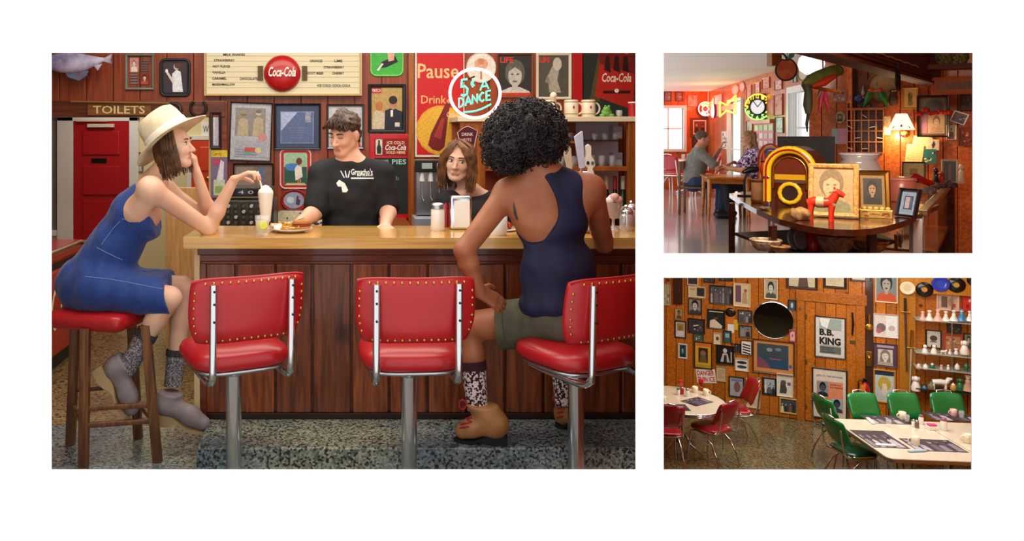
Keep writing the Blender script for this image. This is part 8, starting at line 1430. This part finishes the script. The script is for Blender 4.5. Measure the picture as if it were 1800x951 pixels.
# pictures on the left of the door
BWc = ['#1c1c1e', '#8a8a88', '#d8d6d0', '#4a4a4c', '#2c2c2e']
bw = lambda s, n=10: blobs('#3a3a3c', BWc, s, n)
P_ = lambda **k: portrait(**k)
L6 = [((1160, 499, 1179, 536), 1.2, '#c9bfa4', blobs('#b8ab8a', ['#8a7a5a', '#d8ccae'], 1), 'pale poster at the far upper left of the pine wall'),
 ((1208, 480, 1227, 501), 1.5, '#d8d4ca', bw(2), 'black and white snapshot cut off at the top left'), ((1210, 503, 1240, 523), 1.2, '#d8cfae', [('r', 0, 0, 1, 1, '#cfc49c'), ('r', .5, .1, .97, .92, '#2c2e28'), ('r', .06, .7, .4, .78, '#a85a3a')], 'cream card with a dark half beside the beam'),
 ((1210, 525, 1233, 553), 1.2, '#1e1a18', P_(bg='#8a8a86', skin='#c4c2ba', hair='#1c1c1c', cloth='#3a3a3a', s=1.2), 'black and white portrait of a woman under the cream card'), ((1237, 482, 1257, 497), 1.2, '#26221e', bw(31, 6), 'small dark photograph cut off at the top'), ((1264, 482, 1288, 494), 1.2, '#26221e', bw(32, 6), 'second dark photograph cut off at the top'),
 ((1247, 502, 1288, 535), 2, '#17171a', figures('#4c4a4e', ['#8a8688', '#2a282c', '#b0a8a4', '#6a5f6a'], 3, 7), 'wide dark framed band photograph'), ((1289, 498, 1319, 539), 2, '#d8c49a', [('r', 0, 0, 1, 1, '#cdbf9c'), ('r', .06, .15, .45, .95, '#6a4a62'), ('p', [(.5, .1), (.55, .6), (.8, .7), (.9, .1)], '#b0976c'), ('e', .75, .72, .12, .08, '#a05a3a')], 'cream framed album cover with a purple panel'),
 ((1186, 541, 1201, 562), 2, '#a07a3a', P_(bg='#b8a070', skin='#8a6a44', hair='#3a2a1c', cloth='#5a4a30'), 'tiny gold framed picture by the left beam'), ((1186, 564, 1206, 594), 2, '#1c1816', [('r', 0, 0, 1, 1, '#d8d8da'), ('r', .12, .4, .88, .92, '#a8834a'), ('e', .5, .6, .2, .15, '#6a7a3a')], 'white bordered colour photo in a dark frame'),
 ((1209, 560, 1239, 586), 2, '#141416', bw(5, 14), 'dark framed black and white photo of a performer'), ((1243, 544, 1274, 578), 1.6, '#141414', [('r', 0, 0, 1, 1, '#1a2422'), ('p', [(.1, 0), (.12, .4), (.4, .5), (.9, .15), (.85, 0)], '#d8ccb0'), ('e', .5, .62, .13, .13, '#5a4a3c'), ('e', .48, .7, .14, .1, '#17120f'), ('r', .05, .9, .95, .95, '#c9c4b4')], 'black album cover of a man in a cream jacket'),
 ((1297, 545, 1322, 568), 1.5, '#141416', figures('#5a5a5c', BWc, 6, 4), 'framed group photo right of the vinyl record'), ((1299, 572, 1322, 593), 1.5, '#141416', figures('#7a7a78', BWc, 8, 2), 'framed photo of two faces under the group photo'),
 ((1219, 586, 1237, 600), 1.2, '#3a4a3a', blobs('#4a5a4c', ['#8a9a7a', '#d8d4c4'], 4, 5), 'small green picture above the yellow poster'), ((1254, 585, 1268, 605), 1.2, '#c9bb94', [('r', 0, 0, 1, 1, '#d8cba6'), ('e', .5, .5, .25, .2, '#5a4a3a')], 'small cream card with a dark emblem'), ((1271, 581, 1286, 602), 1.6, '#15191a', [('r', 0, 0, 1, 1, '#3a5a5c'), ('r', .2, .4, .8, .8, '#8ab0b0')], 'small teal picture in a black frame'),
 ((1192, 604, 1208, 630), 2.4, '#d8d4cc', P_(bg='#2a4a54', skin='#8ab0b4', hair='#15262c', cloth='#1c3a44'), 'white bordered teal portrait at the left'), ((1220, 601, 1252, 648), 2, '#2a1c14', [('r', 0, 0, 1, 1, '#d8a82c'), ('r', .05, .86, .95, .97, '#d86a2c'), ('r', .2, .2, .8, .8, '#3a2418'), ('e', .5, .58, .18, .12, '#8a6a4a'), ('p', [(.25, .2), (.35, .5), (.65, .5), (.75, .2)], '#6a5a3a'), ('r', .05, .02, .95, .12, '#a8a02c')], 'yellow and orange framed concert poster'),
 ((1259, 607, 1290, 641), 1.6, '#101012', [('r', 0, 0, 1, 1, '#17171a'), ('e', .5, .75, .13, .13, '#c9c4ba'), ('p', [(.2, .1), (.35, .6), (.65, .6), (.8, .1)], '#b8b4ac'), ('p', [(.4, .1), (.45, .5), (.6, .5), (.62, .1)], '#2a2a2c'), ('r', .86, .1, .92, .7, '#d8d4cc')], 'black framed photo of a pale seated figure'), ((1291, 604, 1302, 621), 1.2, '#26221e', bw(9, 4), 'tiny dark picture beside the striped one'),
 ((1302, 598, 1322, 624), 1.4, '#1a1a1a', [('r', 0, 0, 1, 1, '#e4e2dc')] + [('p', [(.1, .1 + .2 * i), (.9, .0 + .2 * i), (.9, .1 + .2 * i), (.1, .2 + .2 * i)], '#1c1c1e') for i in range(4)], 'black and white striped picture'), ((1292, 630, 1316, 652), 1.4, '#c9c2b0', [('r', 0, 0, 1, 1, '#e0ddd4'), ('e', .5, .7, .42, .14, '#2a3034'), ('e', .5, .3, .42, .14, '#3a4448')], 'white card with two dark fish shapes'),
 ((1343, 491, 1367, 526), 2, '#d8cfae', P_(bg='#a8a496', skin='#c9c4b4', hair='#2a2826', cloth='#4a4a44', s=1.15), 'cream framed portrait above the round mirror'), ((1382, 470, 1437, 508), 4, '#3a1c12', [('r', 0, 0, 1, 1, '#c9bca0'), ('p', [(.35, 0), (.4, .6), (.7, .6), (.75, 0)], '#5a4a3c')], 'large brown framed print cut off above the mirror'), ((1385, 527, 1399, 546), 1.5, '#15171a', [('r', 0, 0, 1, 1, '#3a4a54'), ('e', .5, .5, .2, .3, '#a8c0c4')], 'small dark picture right of the mirror top'), ((1387, 580, 1399, 600), 1.5, '#a83a34', [('r', 0, 0, 1, 1, '#d8a8b0'), ('e', .5, .5, .15, .15, '#8a4a5a')], 'small pink picture beside the mirror'),
 ((1259, 644, 1277, 670), 1, '#b89a6a', [('r', 0, 0, 1, 1, '#c2ae84')] + lines(.15, .85, .2, .8, 5, '#9a865c', 2, .3), 'plain tan card beside the danger sign'), ((1281, 662, 1308, 698), 2, '#15171c', [('r', 0, 0, 1, 1, '#a8a8b4'), ('e', .55, .5, .25, .3, '#7a5a54'), ('r', .1, .8, .9, .92, '#6a7aa0')], 'black framed pale poster behind the red chair'),
 ((1311, 666, 1336, 717), 2, '#c9b48a', [('r', 0, 0, 1, 1, '#cdc2a6'), ('r', .15, .48, .85, .92, '#3a4a24'), ('e', .5, .7, .2, .13, '#a8a03c')] + lines(.2, .8, .1, .4, 4, '#9a8a6a', 3, .2), 'tall cream framed picture with a green panel'), ((1340, 663, 1365, 694), 3, '#141416', figures('#a8b4bc', ['#2a2c30', '#5a6068', '#d8dce0'], 5, 4, '#4a5058'), 'black framed black and white street scene'),
 ((1365, 657, 1394, 697), 1.6, '#d8d2c0', [('r', 0, 0, 1, 1, '#d9d4c4'), ('p', [(.15, .1), (.2, .55), (.5, .65), (.65, .3), (.6, .1)], '#4a4440'), ('e', .4, .62, .2, .12, '#5a5450'), ('r', .68, .5, .9, .65, '#7a4a8a')], 'cream poster with a dark figure and a purple stamp'), ((1370, 700, 1402, 727), 2.5, '#b8953c', figures('#3a4a54', ['#d8a878', '#8a4a3c', '#2a2a34', '#e0d0b8'], 4, 4), 'gold framed colour group photo near the skirting'),
 ((1447, 470, 1488, 507), 4, '#26140e', [('r', 0, 0, 1, 1, '#d0c4a4')] + lines(.15, .85, .1, .5, 4, '#a8986c', 2, .2), 'dark framed document cut off above the door'), ((1494, 470, 1531, 495), 3, '#2a1610', [('r', 0, 0, 1, 1, '#d8cba8')], 'second dark framed document above the door'),
 ((1538, 478, 1578, 532), 2, '#e0c9ae', P_(bg='#7a8a8c', skin='#a8a49a', hair='#26262a', cloth='#c2562c', s=1.2, cy=.62), 'pink framed portrait album right of the door'), ((1535, 552, 1579, 593), 1.2, '#d8cfd0', [('r', 0, 0, 1, 1, '#e4dad8'), ('r', .52, .05, .97, .95, '#eef6f8'), ('e', .3, .4, .2, .2, '#7a6a72'), ('e', .2, .25, .12, .12, '#b86a78'), ('e', .75, .4, .15, .12, '#c9b8c4')], 'white album cover with blurred pink shapes'), ((1535, 604, 1577, 645), 1, '#4a3444', [('r', 0, 0, 1, 1, '#5a4252'), ('r', .14, .84, .88, .95, '#b8a8c0')] + inset(P_(bg='#d8d2c4', skin='#e8e4d8', hair='#8a8478', cloth='#b8b0a0', s=1.3, long=True), .17, .05, .83, .76), 'purple album cover with a pale drawn face'), ((1535, 650, 1574, 708), 2.5, '#c08a34', [('r', 0, 0, 1, 1, '#c9d4d8'), ('r', 0, .86, 1, 1, '#2a3a4a'), ('e', .5, .58, .34, .24, '#c9b43c'), ('p', [(.35, .2), (.4, .6), (.6, .6), (.7, .2)], '#e8e0d0'), ('e', .5, .66, .1, .08, '#d8a880')], 'gold framed print of a figure on a yellow disc')]
for rect, fw, fc, sp, lab in L6: frame(PW, rect, fw, fc, sp, lab)
c, wd, ht = PW.rect(1323, 598, 1396, 657); frame(PW, (1323, 598, 1396, 657), 2, '#5a2a14', [('r', 0, 0, 1, 1, '#c98a4c'), ('r', .08, .12, .88, .9, '#3a4a54'), ('r', .08, .12, .88, .5, '#2c4a68'), ('p', [(.08, .12), (.1, .5), (.3, .35), (.45, .12)], '#7a4a5a'), ('e', .4, .72, .08, .06, '#8a9098'), ('e', .62, .75, .08, .05, '#78828c'), ('r', .4, .42, .7, .45, '#a8583c'), ('e', .93, .25, .04, .06, '#3a6aa8')], 'big wood-framed harbour painting below the round mirror', depth=.035)
t = sign(PW, (1224, 649, 1258, 673), 'white tin sign with red letters reading DANGER THIN ICE', [('r', .03, .03, .97, .97, '#f0e8e0'), ('t', 'DANGER', .5, .73, .88, .36, '#b0241c', 0, .03), ('t', 'THIN ICE', .5, .27, .88, .36, '#b0241c', 0, .03)], face='#e8e0d8', rad=.03, roll=7)
c, wd, ht = PW.rect(1327, 530, 1391, 595); R_ = ht / 2; t = thing('round_mirror', 'large round frameless wall mirror above the harbour painting', 'mirror', M=PW.mat4(c)); MB().lathe([(R_, 0), (R_, .006), (R_ * .96, .01)], mat('mirror_glass', '#e8ecec', .015, metal=1), n=56).build('glass', t); MB().tube([(R_ * math.cos(a), R_ * math.sin(a), .005) for a in np.linspace(0, 2 * PI, 57)[:-1]], .006, CHROME, 6, closed=True).build('edge', t)
def record(px, py, r, lab, col='#c9a03c', plane=PW, gap=0, body='#121214'):
    c, wd, ht = plane.rect(px - r, py - r, px + r, py + r); t = thing('vinyl_record' if body == '#121214' else 'wall_plate', lab, 'record' if body == '#121214' else 'plate', M=plane.mat4(c + plane.n * gap)); R_ = ht / 2; MB().lathe([(R_, 0), (R_, .005), (R_ * .3, .007)] if body == '#121214' else [(R_ * .6, 0), (R_, .02), (R_ * .95, .022), (R_ * .55, .008), (.001, .008)], mat('rec_' + body, body, .25, coat=.5), n=32, cap=body == '#121214').build('disc', t); b = MB(); q = .33 if body == '#121214' else .5; z = .0075 if body == '#121214' else .0095; b.prism(ovals(0, 0, R_ * q, R_ * q), z - .001, z, col); b.build('label', t)
record(1284, 549, 8, 'small black vinyl record between the framed photos', '#2a1c18')
PHd = Plane(PW.p + PW.n * .1, PW.u)
record(1595, 506, 11.5, 'cream decorated plate at the left of the header', '#d8c8a0', PHd, 0, '#e8dcb8'); record(1625, 509, 13, 'left black vinyl record with an orange label on the header', '#c98a4a', PHd); record(1653, 499, 13.5, 'bright blue and white plate on the header', '#2a4ac0', PHd, 0, '#1c3ab8'); record(1681, 501, 13.5, 'right black vinyl record with a gold label on the header', '#c9a03c', PHd); record(1714, 492, 12, 'black vinyl record cut off at the right of the header', '#a83a2c', PHd)
frame(PW, (1279, 570, 1290, 585), 0, '#e8e8e8', [('r', 0, 0, 1, 1, '#dedede')], 'small white paper note under the vinyl record', name='paper_note', cat='note'); frame(PW, (1290, 562, 1297, 580), 0, '#c8a82c', [('r', 0, 0, 1, 1, '#c9ac30')], 'yellow ribbon beside the white paper note', name='ribbon', cat='ribbon')
# extinguisher, hanging spoon, canes, switch
c = PW.hit(1519, 705); q = c + PW.n * .1; t = thing('fire_extinguisher', 'red fire extinguisher with an orange tag right of the door', 'extinguisher', (q.x, q.y, c.z), math.atan2(PW.u.y, PW.u.x)); MB().lathe([(.06, 0), (.068, .02), (.068, .24), (.05, .3), (.022, .33), (.022, .35)], REDPAINT, n=22).build('cylinder', t); b = MB(); b.cbox((0, 0, .37), (.05, .05, .05), BLACKM); b.tube([(0, -.02, .39), (.0, -.09, .42)], .01, BLACKM, 6); b.build('valve', t); MB().tube([(-.02, 0, .37), (-.09, -.02, .35), (-.1, -.03, .2), (-.09, -.03, .06)], .011, BLACKP, 8).build('hose', t); MB().cbox((-.04, -.085, .26), (.07, .004, .11), mat('orange_tag', '#e87a1c', .5)).build('tag', t); MB().lathe([(.069, .08), (.069, .17)], mat('ext_label', '#c9bcb0', .5), n=22, cap=False).build('label', t); MB().cbox((0, .08, .3), (.06, .04, .08), BLACKM).build('bracket', t)
c = PW.hit(1527, 566) + PW.n * .03; t = thing('brass_spoon', 'brass spoon-shaped wall ornament right of the door', 'ornament', M=PW.mat4(c)); k_ = c.y / F; MB().tube([(0, 14 * k_, 0), (0, -6 * k_, 0)], [.03, .012], BRASS, 8).build('handle', t); MB().ell((0, -9 * k_, 0), (.06, .065, .02), BRASS).build('bowl', t)
c = PW.hit(1527, 630) + PW.n * .022; t = thing('door_lock_plate', 'brass lock plate on the dark board right of the door', 'lock', M=PW.mat4(c)); MB().box((-.04, -.12, 0), (.04, .12, .012), BRASS).build('plate', t, .003); MB().ell((0, .02, .03), (.03, .03, .03), BRASS).build('knob', t)
for x0, y0, x1, y1, lab, cc in ((1589, 522, 1592, 650, 'dark sheathed sword hung on the yellow post', '#4a3a34'), (1601, 578, 1595, 740, 'long pale walking stick hung on the yellow post', '#b8a890')):
    a, c_ = PW.hit(x0, y0) + PW.n * .1, PW.hit(x1, y1) + PW.n * .1; t = thing('hanging_sword' if y0 < 550 else 'walking_stick', lab, 'sword' if y0 < 550 else 'stick', c_); part('shaft', lambda b: b.tube([c_, c_.lerp(a, .8)], [.01, .016], fl(cc), 8), t); part('grip', lambda b: b.tube([c_.lerp(a, .82), a], [.02, .018], mat('grip_dark', '#2a1c16', .5) if y0 < 550 else BRASS, 8), t); m0 = c_.lerp(a, .81); part('guard', lambda b: b.tube([m0 - PW.u * .06, m0 + PW.u * .06], .012, BRASS, 8), t)
# ---------------------------------------------------------------- figurine shelves
PSH = Plane(PW.p + PW.n * .28, PW.u); GS = mat('shelf_glass', '#c4dcd0', .05, alpha=.55, coat=.6); t0 = thing('display_shelves', 'glass display shelves full of figurines right of the yellow post', 'shelves', PSH.hit(1660, 740)); ys = (565, 624, 651, 688)
def mloc(px, py, off=0): return PSH.hit(px, py) + PW.n * off
for i, y in enumerate(ys):
    c, wd, ht = PSH.rect(1609, y, 1745, y + 3); o = MB(); o.box((-wd / 2, -.012, -.26), (wd / 2, 0, .02), GS if i != 3 else mat('green_shelf', '#1c3a30', .3, coat=.4)); q = o.build('glass_shelf', t0); q.matrix_world = PSH.mat4(c); q.matrix_parent_inverse = Matrix.Translation(-Vector(t0['base'])) ; q.matrix_basis = PSH.mat4(c)
for x in (1610, 1680, 1742):
    c, wd, ht = PSH.rect(x - 1, 516, x + 1, 745); o = MB(); o.box((-.008, ZL - c.z, -.262), (.008, ht / 2, -.25), STEEL); q = o.build('upright', t0); q.matrix_parent_inverse = Matrix.Translation(-Vector(t0['base'])); q.matrix_basis = PSH.mat4(c)
for rect, fw, fc, sp, lab in (((1646, 516, 1686, 546), 3, '#e0b8a0', [('r', 0, 0, 1, 1, '#cfae98'), ('r', .15, .1, .48, .9, '#6a5648'), ('e', .62, .5, .12, .3, '#a88a70'), ('r', .72, .15, .92, .4, '#d8482c')], 'pink bordered picture behind the top row of figurines'), ((1690, 512, 1740, 548), 1, '#b8281c', blobs('#d83a2c', ['#f0d0c0', '#a81c14'], 3), 'bright red poster behind the top row of figurines'), ((1627, 580, 1655, 612), 2, '#26201c', [('r', 0, 0, 1, 1, '#d8d4c8'), ('e', .5, .55, .28, .18, '#4a4a44'), ('r', .25, .3, .75, .36, '#4a4a44')], 'dark framed white print behind the second shelf'), ((1658, 588, 1692, 618), 3, '#b8443c', blobs('#c98a5c', ['#8a5a3c', '#5a7a4a', '#d8b890'], 5), 'red framed picture behind the second shelf'), ((1664, 568, 1690, 586), 1.5, '#4a3a2c', bw(21, 6), 'small dark picture under the top glass shelf'), ((1693, 586, 1712, 612), 2, '#2a2a28', P_(bg='#8a948a', skin='#c4b8a4', hair='#3a342c', cloth='#4a5a4c'), 'portrait at the right edge behind the second shelf')): frame(PW, rect, fw, fc, sp, lab)
FW = mat('figurine_white', '#f2ece6', .25, coat=.6); FP = mat('figurine_pink', '#e8b8b0', .3, coat=.5); FB = mat('figurine_blue', '#3a8ac0', .3, coat=.5); FG = mat('figurine_green', '#1f6a44', .3, coat=.5)
def shaker(px, y, h, m1, m2, lab, kind=0, off=-.05):
    h *= .8; p = mloc(px, y, off); t = thing('figurine', lab, 'figurine', p, math.atan2(PW.u.y, PW.u.x)); k = h
    if kind == 0:                                  # lady with a wide skirt
        MB().lathe([(k * .36, 0), (k * .34, k * .08), (k * .14, k * .5), (k * .17, k * .62), (k * .06, k * .72)], m1, n=12).build('skirt', t); MB().ell((0, 0, k * .84), (k * .14, k * .14, k * .16), m2, 10, 6).build('head', t); MB().lathe([(k * .2, k * .9), (k * .1, k * .98), (.002, k)], m1, n=10, cap=False).build('hat', t)
    elif kind == 1:                                # sitting dog
        MB().lathe([(k * .26, 0), (k * .28, k * .2), (k * .17, k * .55), (k * .1, k * .66)], m1, n=12).build('body', t); MB().ell((0, -k * .06, k * .78), (k * .18, k * .2, k * .18), m1, 10, 6).build('head', t)
        for s in (-1, 1): MB().ell((s * k * .17, 0, k * .76), (k * .06, k * .08, k * .16), m2, 8, 6).build('ear', t)
    elif kind == 2:                                # walking animal
        MB().tube([(-k * .45, 0, k * .5), (0, 0, k * .55), (k * .3, 0, k * .52)], [k * .17, k * .2, k * .19], m1, 10).build('body', t); MB().tube([(k * .3, 0, k * .55), (k * .42, 0, k * .8), (k * .6, 0, k * .82)], [k * .15, k * .14, k * .08], m1, 8).build('head', t)
        for sx, sy in ((-.38, -.1), (-.38, .1), (.25, -.1), (.25, .1)): MB().cyl((sx * k, sy * k, 0), (sx * k, sy * k, k * .45), k * .07, m1, 8).build('leg', t)
    else:                                          # lidded jar
        MB().lathe([(k * .28, 0), (k * .36, k * .15), (k * .34, k * .6), (k * .2, k * .75)], m1, n=14).build('jar', t); MB().lathe([(k * .24, k * .75), (k * .2, k * .85), (k * .05, k * .92), (k * .06, k), (.002, k * 1.02)], m2, n=12, cap=False).build('lid', t)
who = ['first', 'second', 'third', 'fourth', 'fifth', 'sixth', 'seventh']
for i, px in enumerate((1623, 1635, 1650, 1664, 1678, 1692, 1706)): shaker(px, 565, .19 + .02 * (i % 3), (FP, FW, FP, FW, FW, FB, FW)[i], FW, '%s small porcelain lady from the left on the top glass shelf' % who[i], 0)
for i, px in enumerate((1627, 1643, 1660, 1671, 1682, 1697)): shaker(px, 624, (.2, .2, .1, .1, .12, .28)[i], FW, (BLACKP, BLACKP, FW, FG, FW, FW)[i], ('black-eared white china dog at the left of the second shelf', 'second black-eared china dog on the second shelf', 'small white china lamb on the second shelf', 'small white and green china lamb on the second shelf', 'small white china dog beside the tall one', 'tall white china dog at the right of the second shelf')[i], 1 if i != 2 else 2)
for i, (px, m1, m2, kd, h, lab) in enumerate(((1616, FP, FW, 3, .12, 'pink and white china jar at the left of the third shelf'), (1628, FW, FW, 3, .12, 'plain white china jar on the third shelf'), (1640, FG, FW, 3, .13, 'green and white china jar on the third shelf'), (1656, FP, FP, 1, .1, 'small pink china pup on the third shelf'), (1668, FW, FP, 1, .1, 'small white china pup on the third shelf'), (1684, FW, FW, 3, .12, 'white lidded pot right of the china pups'), (1700, FG, FG, 3, .13, 'dark green lidded pot at the right of the third shelf'))): shaker(px, 651, h, m1, m2, lab, kd)
for i, (px, m1, m2, kd, h, lab) in enumerate(((1611, FW, FW, 1, .3, 'large white china cat at the left of the bottom shelf'), (1626, FB, FB, 3, .1, 'bright blue lidded jar on the bottom shelf'), (1638, mat('fig_bronze', '#8a6a4a', .4), FG, 3, .18, 'bronze lidded jar on the bottom shelf'), (1655, FW, FW, 2, .3, 'big white china horse on the bottom shelf'), (1677, mat('fig_gold', '#c9a040', .35), FW, 3, .15, 'golden lidded jar on the bottom shelf'), (1689, FG, FG, 1, .25, 'dark green china bird behind the golden jar'), (1703, mat('fig_tan', '#c9a080', .35), FW, 0, .3, 'tan robed figurine at the right of the bottom shelf'))): shaker(px, 688, h, m1, m2, lab, kd)
# ---------------------------------------------------------------- tables and chairs
TL = ZL + .75
def tz(px, py, z=TL): return zhit(px, py, z)
c = tz(1192, 702); rt = thing('round_diner_table', 'round white diner table with a ribbed chrome edge at the left', 'table', (c.x, c.y, ZL)); LAM = noisemat('cream_laminate', '#d8cbb4', '#e0d6c4', 20, .2, coat=.5); MB().lathe([(.66, .715), (.68, .72), (.68, .745), (.66, .75)], LAM, n=48).build('table_top', rt)
for i in range(3): MB().lathe([(.681, .69 + i * .02), (.69, .7 + i * .02), (.681, .71 + i * .02)], CHROME, n=48, cap=False).build('edge_rib', rt)
MB().lathe([(.05, .1), (.05, .65), (.2, .69), (.67, .7)], CHROME, n=24).build('pedestal', rt)
for i in range(4): a = i * PI / 2 + .6; MB().tube([(.04 * math.cos(a), .04 * math.sin(a), .4), (.2 * math.cos(a), .2 * math.sin(a), .12), (.42 * math.cos(a), .42 * math.sin(a), .02)], .016, CHROME, 8).build('foot', rt)
RC = mat('crimson_vinyl', '#9c1424', .25, coat=.5); gr = 'red diner chairs in the pine room'
for px, py, rz, lab in ((1250, 812, .5, 'red diner chair with its back to us at the round table'), (1289, 776, 1.45, 'red diner chair on the right of the round table by the wall'), (1166, 818, -.15, 'red diner chair cut off at the left edge, tucked under the round table')):
    p = zhit(px, py, ZL); diner_chair(lab, p.x, p.y, ZL, rz, RC, gr).scale = (1.15,) * 3
def mug(px, py, lab, z=TL, ang=PI, s=1.0, m=None):
    p = zhit(px, py, z); t = thing('diner_mug', lab, 'mug', p + Vector((0, 0, .001))); r, h = .043 * s, .095 * s; MB().lathe([(r * .88, 0), (r, h * .12), (r * .96, h * .5), (r, h), (r * .88, h), (r * .84, h * .12), (.001, h * .1)], m or CREAMC, n=20, cap=False).build('cup', t); MB().tube([((r * .95 + .03 * s * math.sin(a)) * math.cos(ang), (r * .95 + .03 * s * math.sin(a)) * math.sin(ang), h * .5 - h * .3 * math.cos(a)) for a in np.linspace(0, PI, 9)], .007 * s, m or CREAMC, 7).build('handle', t)
def salt(px, py, lab, col='#f0ece6', lid=None, z=TL, s=1.0):
    p = zhit(px, py, z); t = thing('condiment_shaker', lab, 'shaker', p + Vector((0, 0, .001))); MB().lathe([(.03 * s, 0), (.034 * s, .01), (.032 * s, .085 * s), (.024 * s, .1 * s)], mat('jar_' + col, col, .15, coat=.8), n=14).build('jar', t); MB().lathe([(.027 * s, .1 * s), (.027 * s, .12 * s), (.012 * s, .13 * s)], lid or STEEL, n=14).build('lid', t)
def placemat(px, py, w_, h_, rz, lab, seed, z=TL):
    p = zhit(px, py, z); t = thing('placemat', lab, 'placemat', (p.x, p.y, z + .001), rz); MB().box((-w_ / 2, -h_ / 2, 0), (w_ / 2, h_ / 2, .002), mat('mat_plum', '#4a4048', .25, coat=.4)).build('sheet', t); b = MB(); draw(b, w_ * .96, h_ * .94, figures('#453c46', ['#8a7f8c', '#b8aebb', '#2c262e', '#6a5f70'], seed, 5), .0025); b.build('print', t, recalc=False)
mug(1241, 695, 'white diner mug at the right of the round table', ang=0); mug(1222, 690, 'white diner mug behind the shakers on the round table', ang=2); salt(1208, 697, 'white sugar jar on the round table'); salt(1192, 694, 'small white salt shaker with a green lid on the round table', lid=FG, s=.8); salt(1199, 693, 'red jelly jar beside the sugar jar', '#b02038', s=.9); mug(1166, 706, 'white mug at the left edge of the round table', ang=0)
for px, py, lab in ((1196, 683, 'left red tulip-shaped glass on the round table'), (1232, 681, 'right red tulip-shaped glass on the round table')): p = zhit(px, py, TL); t = thing('red_goblet', lab, 'goblet', p + Vector((0, 0, .001))); MB().lathe([(.03, 0), (.008, .01), (.007, .04), (.03, .06), (.04, .1), (.034, .13)], mat('ruby_glass', '#b81420', .08, coat=1), n=16).build('bowl', t); MB().lathe([(.035, .13), (.036, .134), (.03, .136)], mat('ruby_rim', '#d8303c', .1), n=16).build('rim', t)
placemat(1225, 706, .4, .28, .5, 'dark printed placemat on the round table', 3); placemat(1185, 716, .4, .28, -.1, 'dark printed placemat at the near side of the round table', 4)
# green table
e1 = Vector((.995, -.1, 0)); e2 = Vector((.1, .995, 0)); B0 = tz(1562, 806); LX, LY = 1.9, 1.42; ctr_ = B0 + e1 * LX / 2 + e2 * LY / 2; rz = math.atan2(e1.y, e1.x); gt = thing('rectangular_diner_table', 'long cream diner table with a steel edge and green chairs', 'table', (ctr_.x, ctr_.y, ZL), rz); MB().prism(rrect(LX, LY, .08, 6), .715, .75, LAM).build('table_top', gt); MB().prism(rrect(LX + .012, LY + .012, .085, 6), .70, .742, STEEL).build('edge_band', gt)
for sx in (-.55, .2, .8):
    MB().lathe([(.045, .03), (.045, .7)], CHROME, (sx * .9, 0, 0), 16).build('column', gt)
    for a in range(4): b = MB(); a_ = a * PI / 2 + .78; b.tube([(sx * .9, 0, .12), (sx * .9 + .25 * math.cos(a_), .25 * math.sin(a_), .06), (sx * .9 + .4 * math.cos(a_), .4 * math.sin(a_), .015)], .018, CHROME, 7); b.build('foot', gt)
MB().box((.22, -LY / 2, .7502), (.226, LY / 2, .751), BLACKP).build('leaf_joint', gt)
GV = mat('emerald_vinyl', '#0c7a3c', .15, coat=.8); GVD = mat('dark_green_vinyl', '#0c3a24', .25, coat=.5); gg = 'green diner chairs'
for px, py, rz2, lab in ((1478, 812, -1.45, 'far left green diner chair side-on at the table end'), (1500, 858, -1.5, 'nearest green diner chair side-on at the table end'), (1541, 822, PI + .1, 'left of the three green chairs behind the long table'), (1611, 822, PI, 'middle of the three green chairs behind the long table'), (1686, 822, PI - .1, 'right of the three green chairs behind the long table')):
    p = zhit(px, py, ZL); diner_chair(lab, p.x, p.y, ZL, rz2, GV, gg, GVD if px < 1510 else GV).scale = (1.15,) * 3
placemat(1545, 772, .44, .62, rz, 'dark printed placemat at the near left corner of the long table', 7); placemat(1640, 783, .62, .42, rz, 'dark printed placemat at the near side of the long table', 8); placemat(1560, 738, .6, .34, rz, 'dark printed placemat at the far left of the long table', 9); placemat(1670, 733, .6, .34, rz, 'dark printed placemat at the far right of the long table', 10)
mug(1609, 782, 'cream diner mug nearest the front of the long table', ang=PI - .2, s=1.2); mug(1586, 737, 'cream diner mug at the back of the long table', s=1.1); mug(1700, 778, 'cream diner mug at the right edge of the long table', ang=PI, s=1.2); mug(1676, 731, 'pale pink diner mug at the far right of the long table', m=FP)
salt(1619, 745, 'slim glass shaker with a brown lid in the middle of the long table', lid=mat('brown_lid', '#8a5a5a', .4)); salt(1606, 750, 'small salt shaker with a steel lid', s=.8); salt(1612, 752, 'small dark pepper shaker beside the salt', '#6a5a4c', s=.8); salt(1659, 756, 'tall white sugar jar in the middle of the long table', lid=mat('brown_lid', '#8a5a5a', .4), s=1.3)
p = zhit(1638, 755, TL); t = thing('sugar_packet_box', 'white caddy of pink sweetener packets on the long table', 'caddy', p + Vector((0, 0, .001)), rz); MB().cbox((0, 0, .025), (.12, .08, .05), WHITEC).build('caddy', t, .006); MB().cbox((0, 0, .062), (.1, .06, .03), mat('pink_packets', '#e0508a', .5)).build('packets', t, .003)
for px, py, lab in ((1562, 750, 'clear water glass on the far left placemat'), (1594, 742, 'clear water glass beside the back mug'), (1690, 735, 'clear water glass beside the pink mug')): p = zhit(px, py, TL); tumbler(lab, p.x, p.y, TL + .004, .035, .1, 'water glasses on the long table')
for px, py, a, lab in ((1557, 784, -.15, 'rolled white napkin with cutlery on the near left placemat'), (1530, 741, 1.3, 'rolled white napkin at the far left corner'), (1612, 794, .1, 'pale blue folded napkin by the nearest mug')): p = zhit(px, py, TL); t = thing('napkin_roll', lab, 'napkin', p + Vector((0, 0, .012)), a); MB().cushion((0, 0, -.008), .25, .05, .02, WHITEP if 'blue' not in lab else mat('pale_blue', '#a8c0d0', .5), e=6, n=20).build('napkin', t); MB().tube([(.1, 0, .004), (.17, 0, .004)], .006, STEEL, 6).build('cutlery', t)
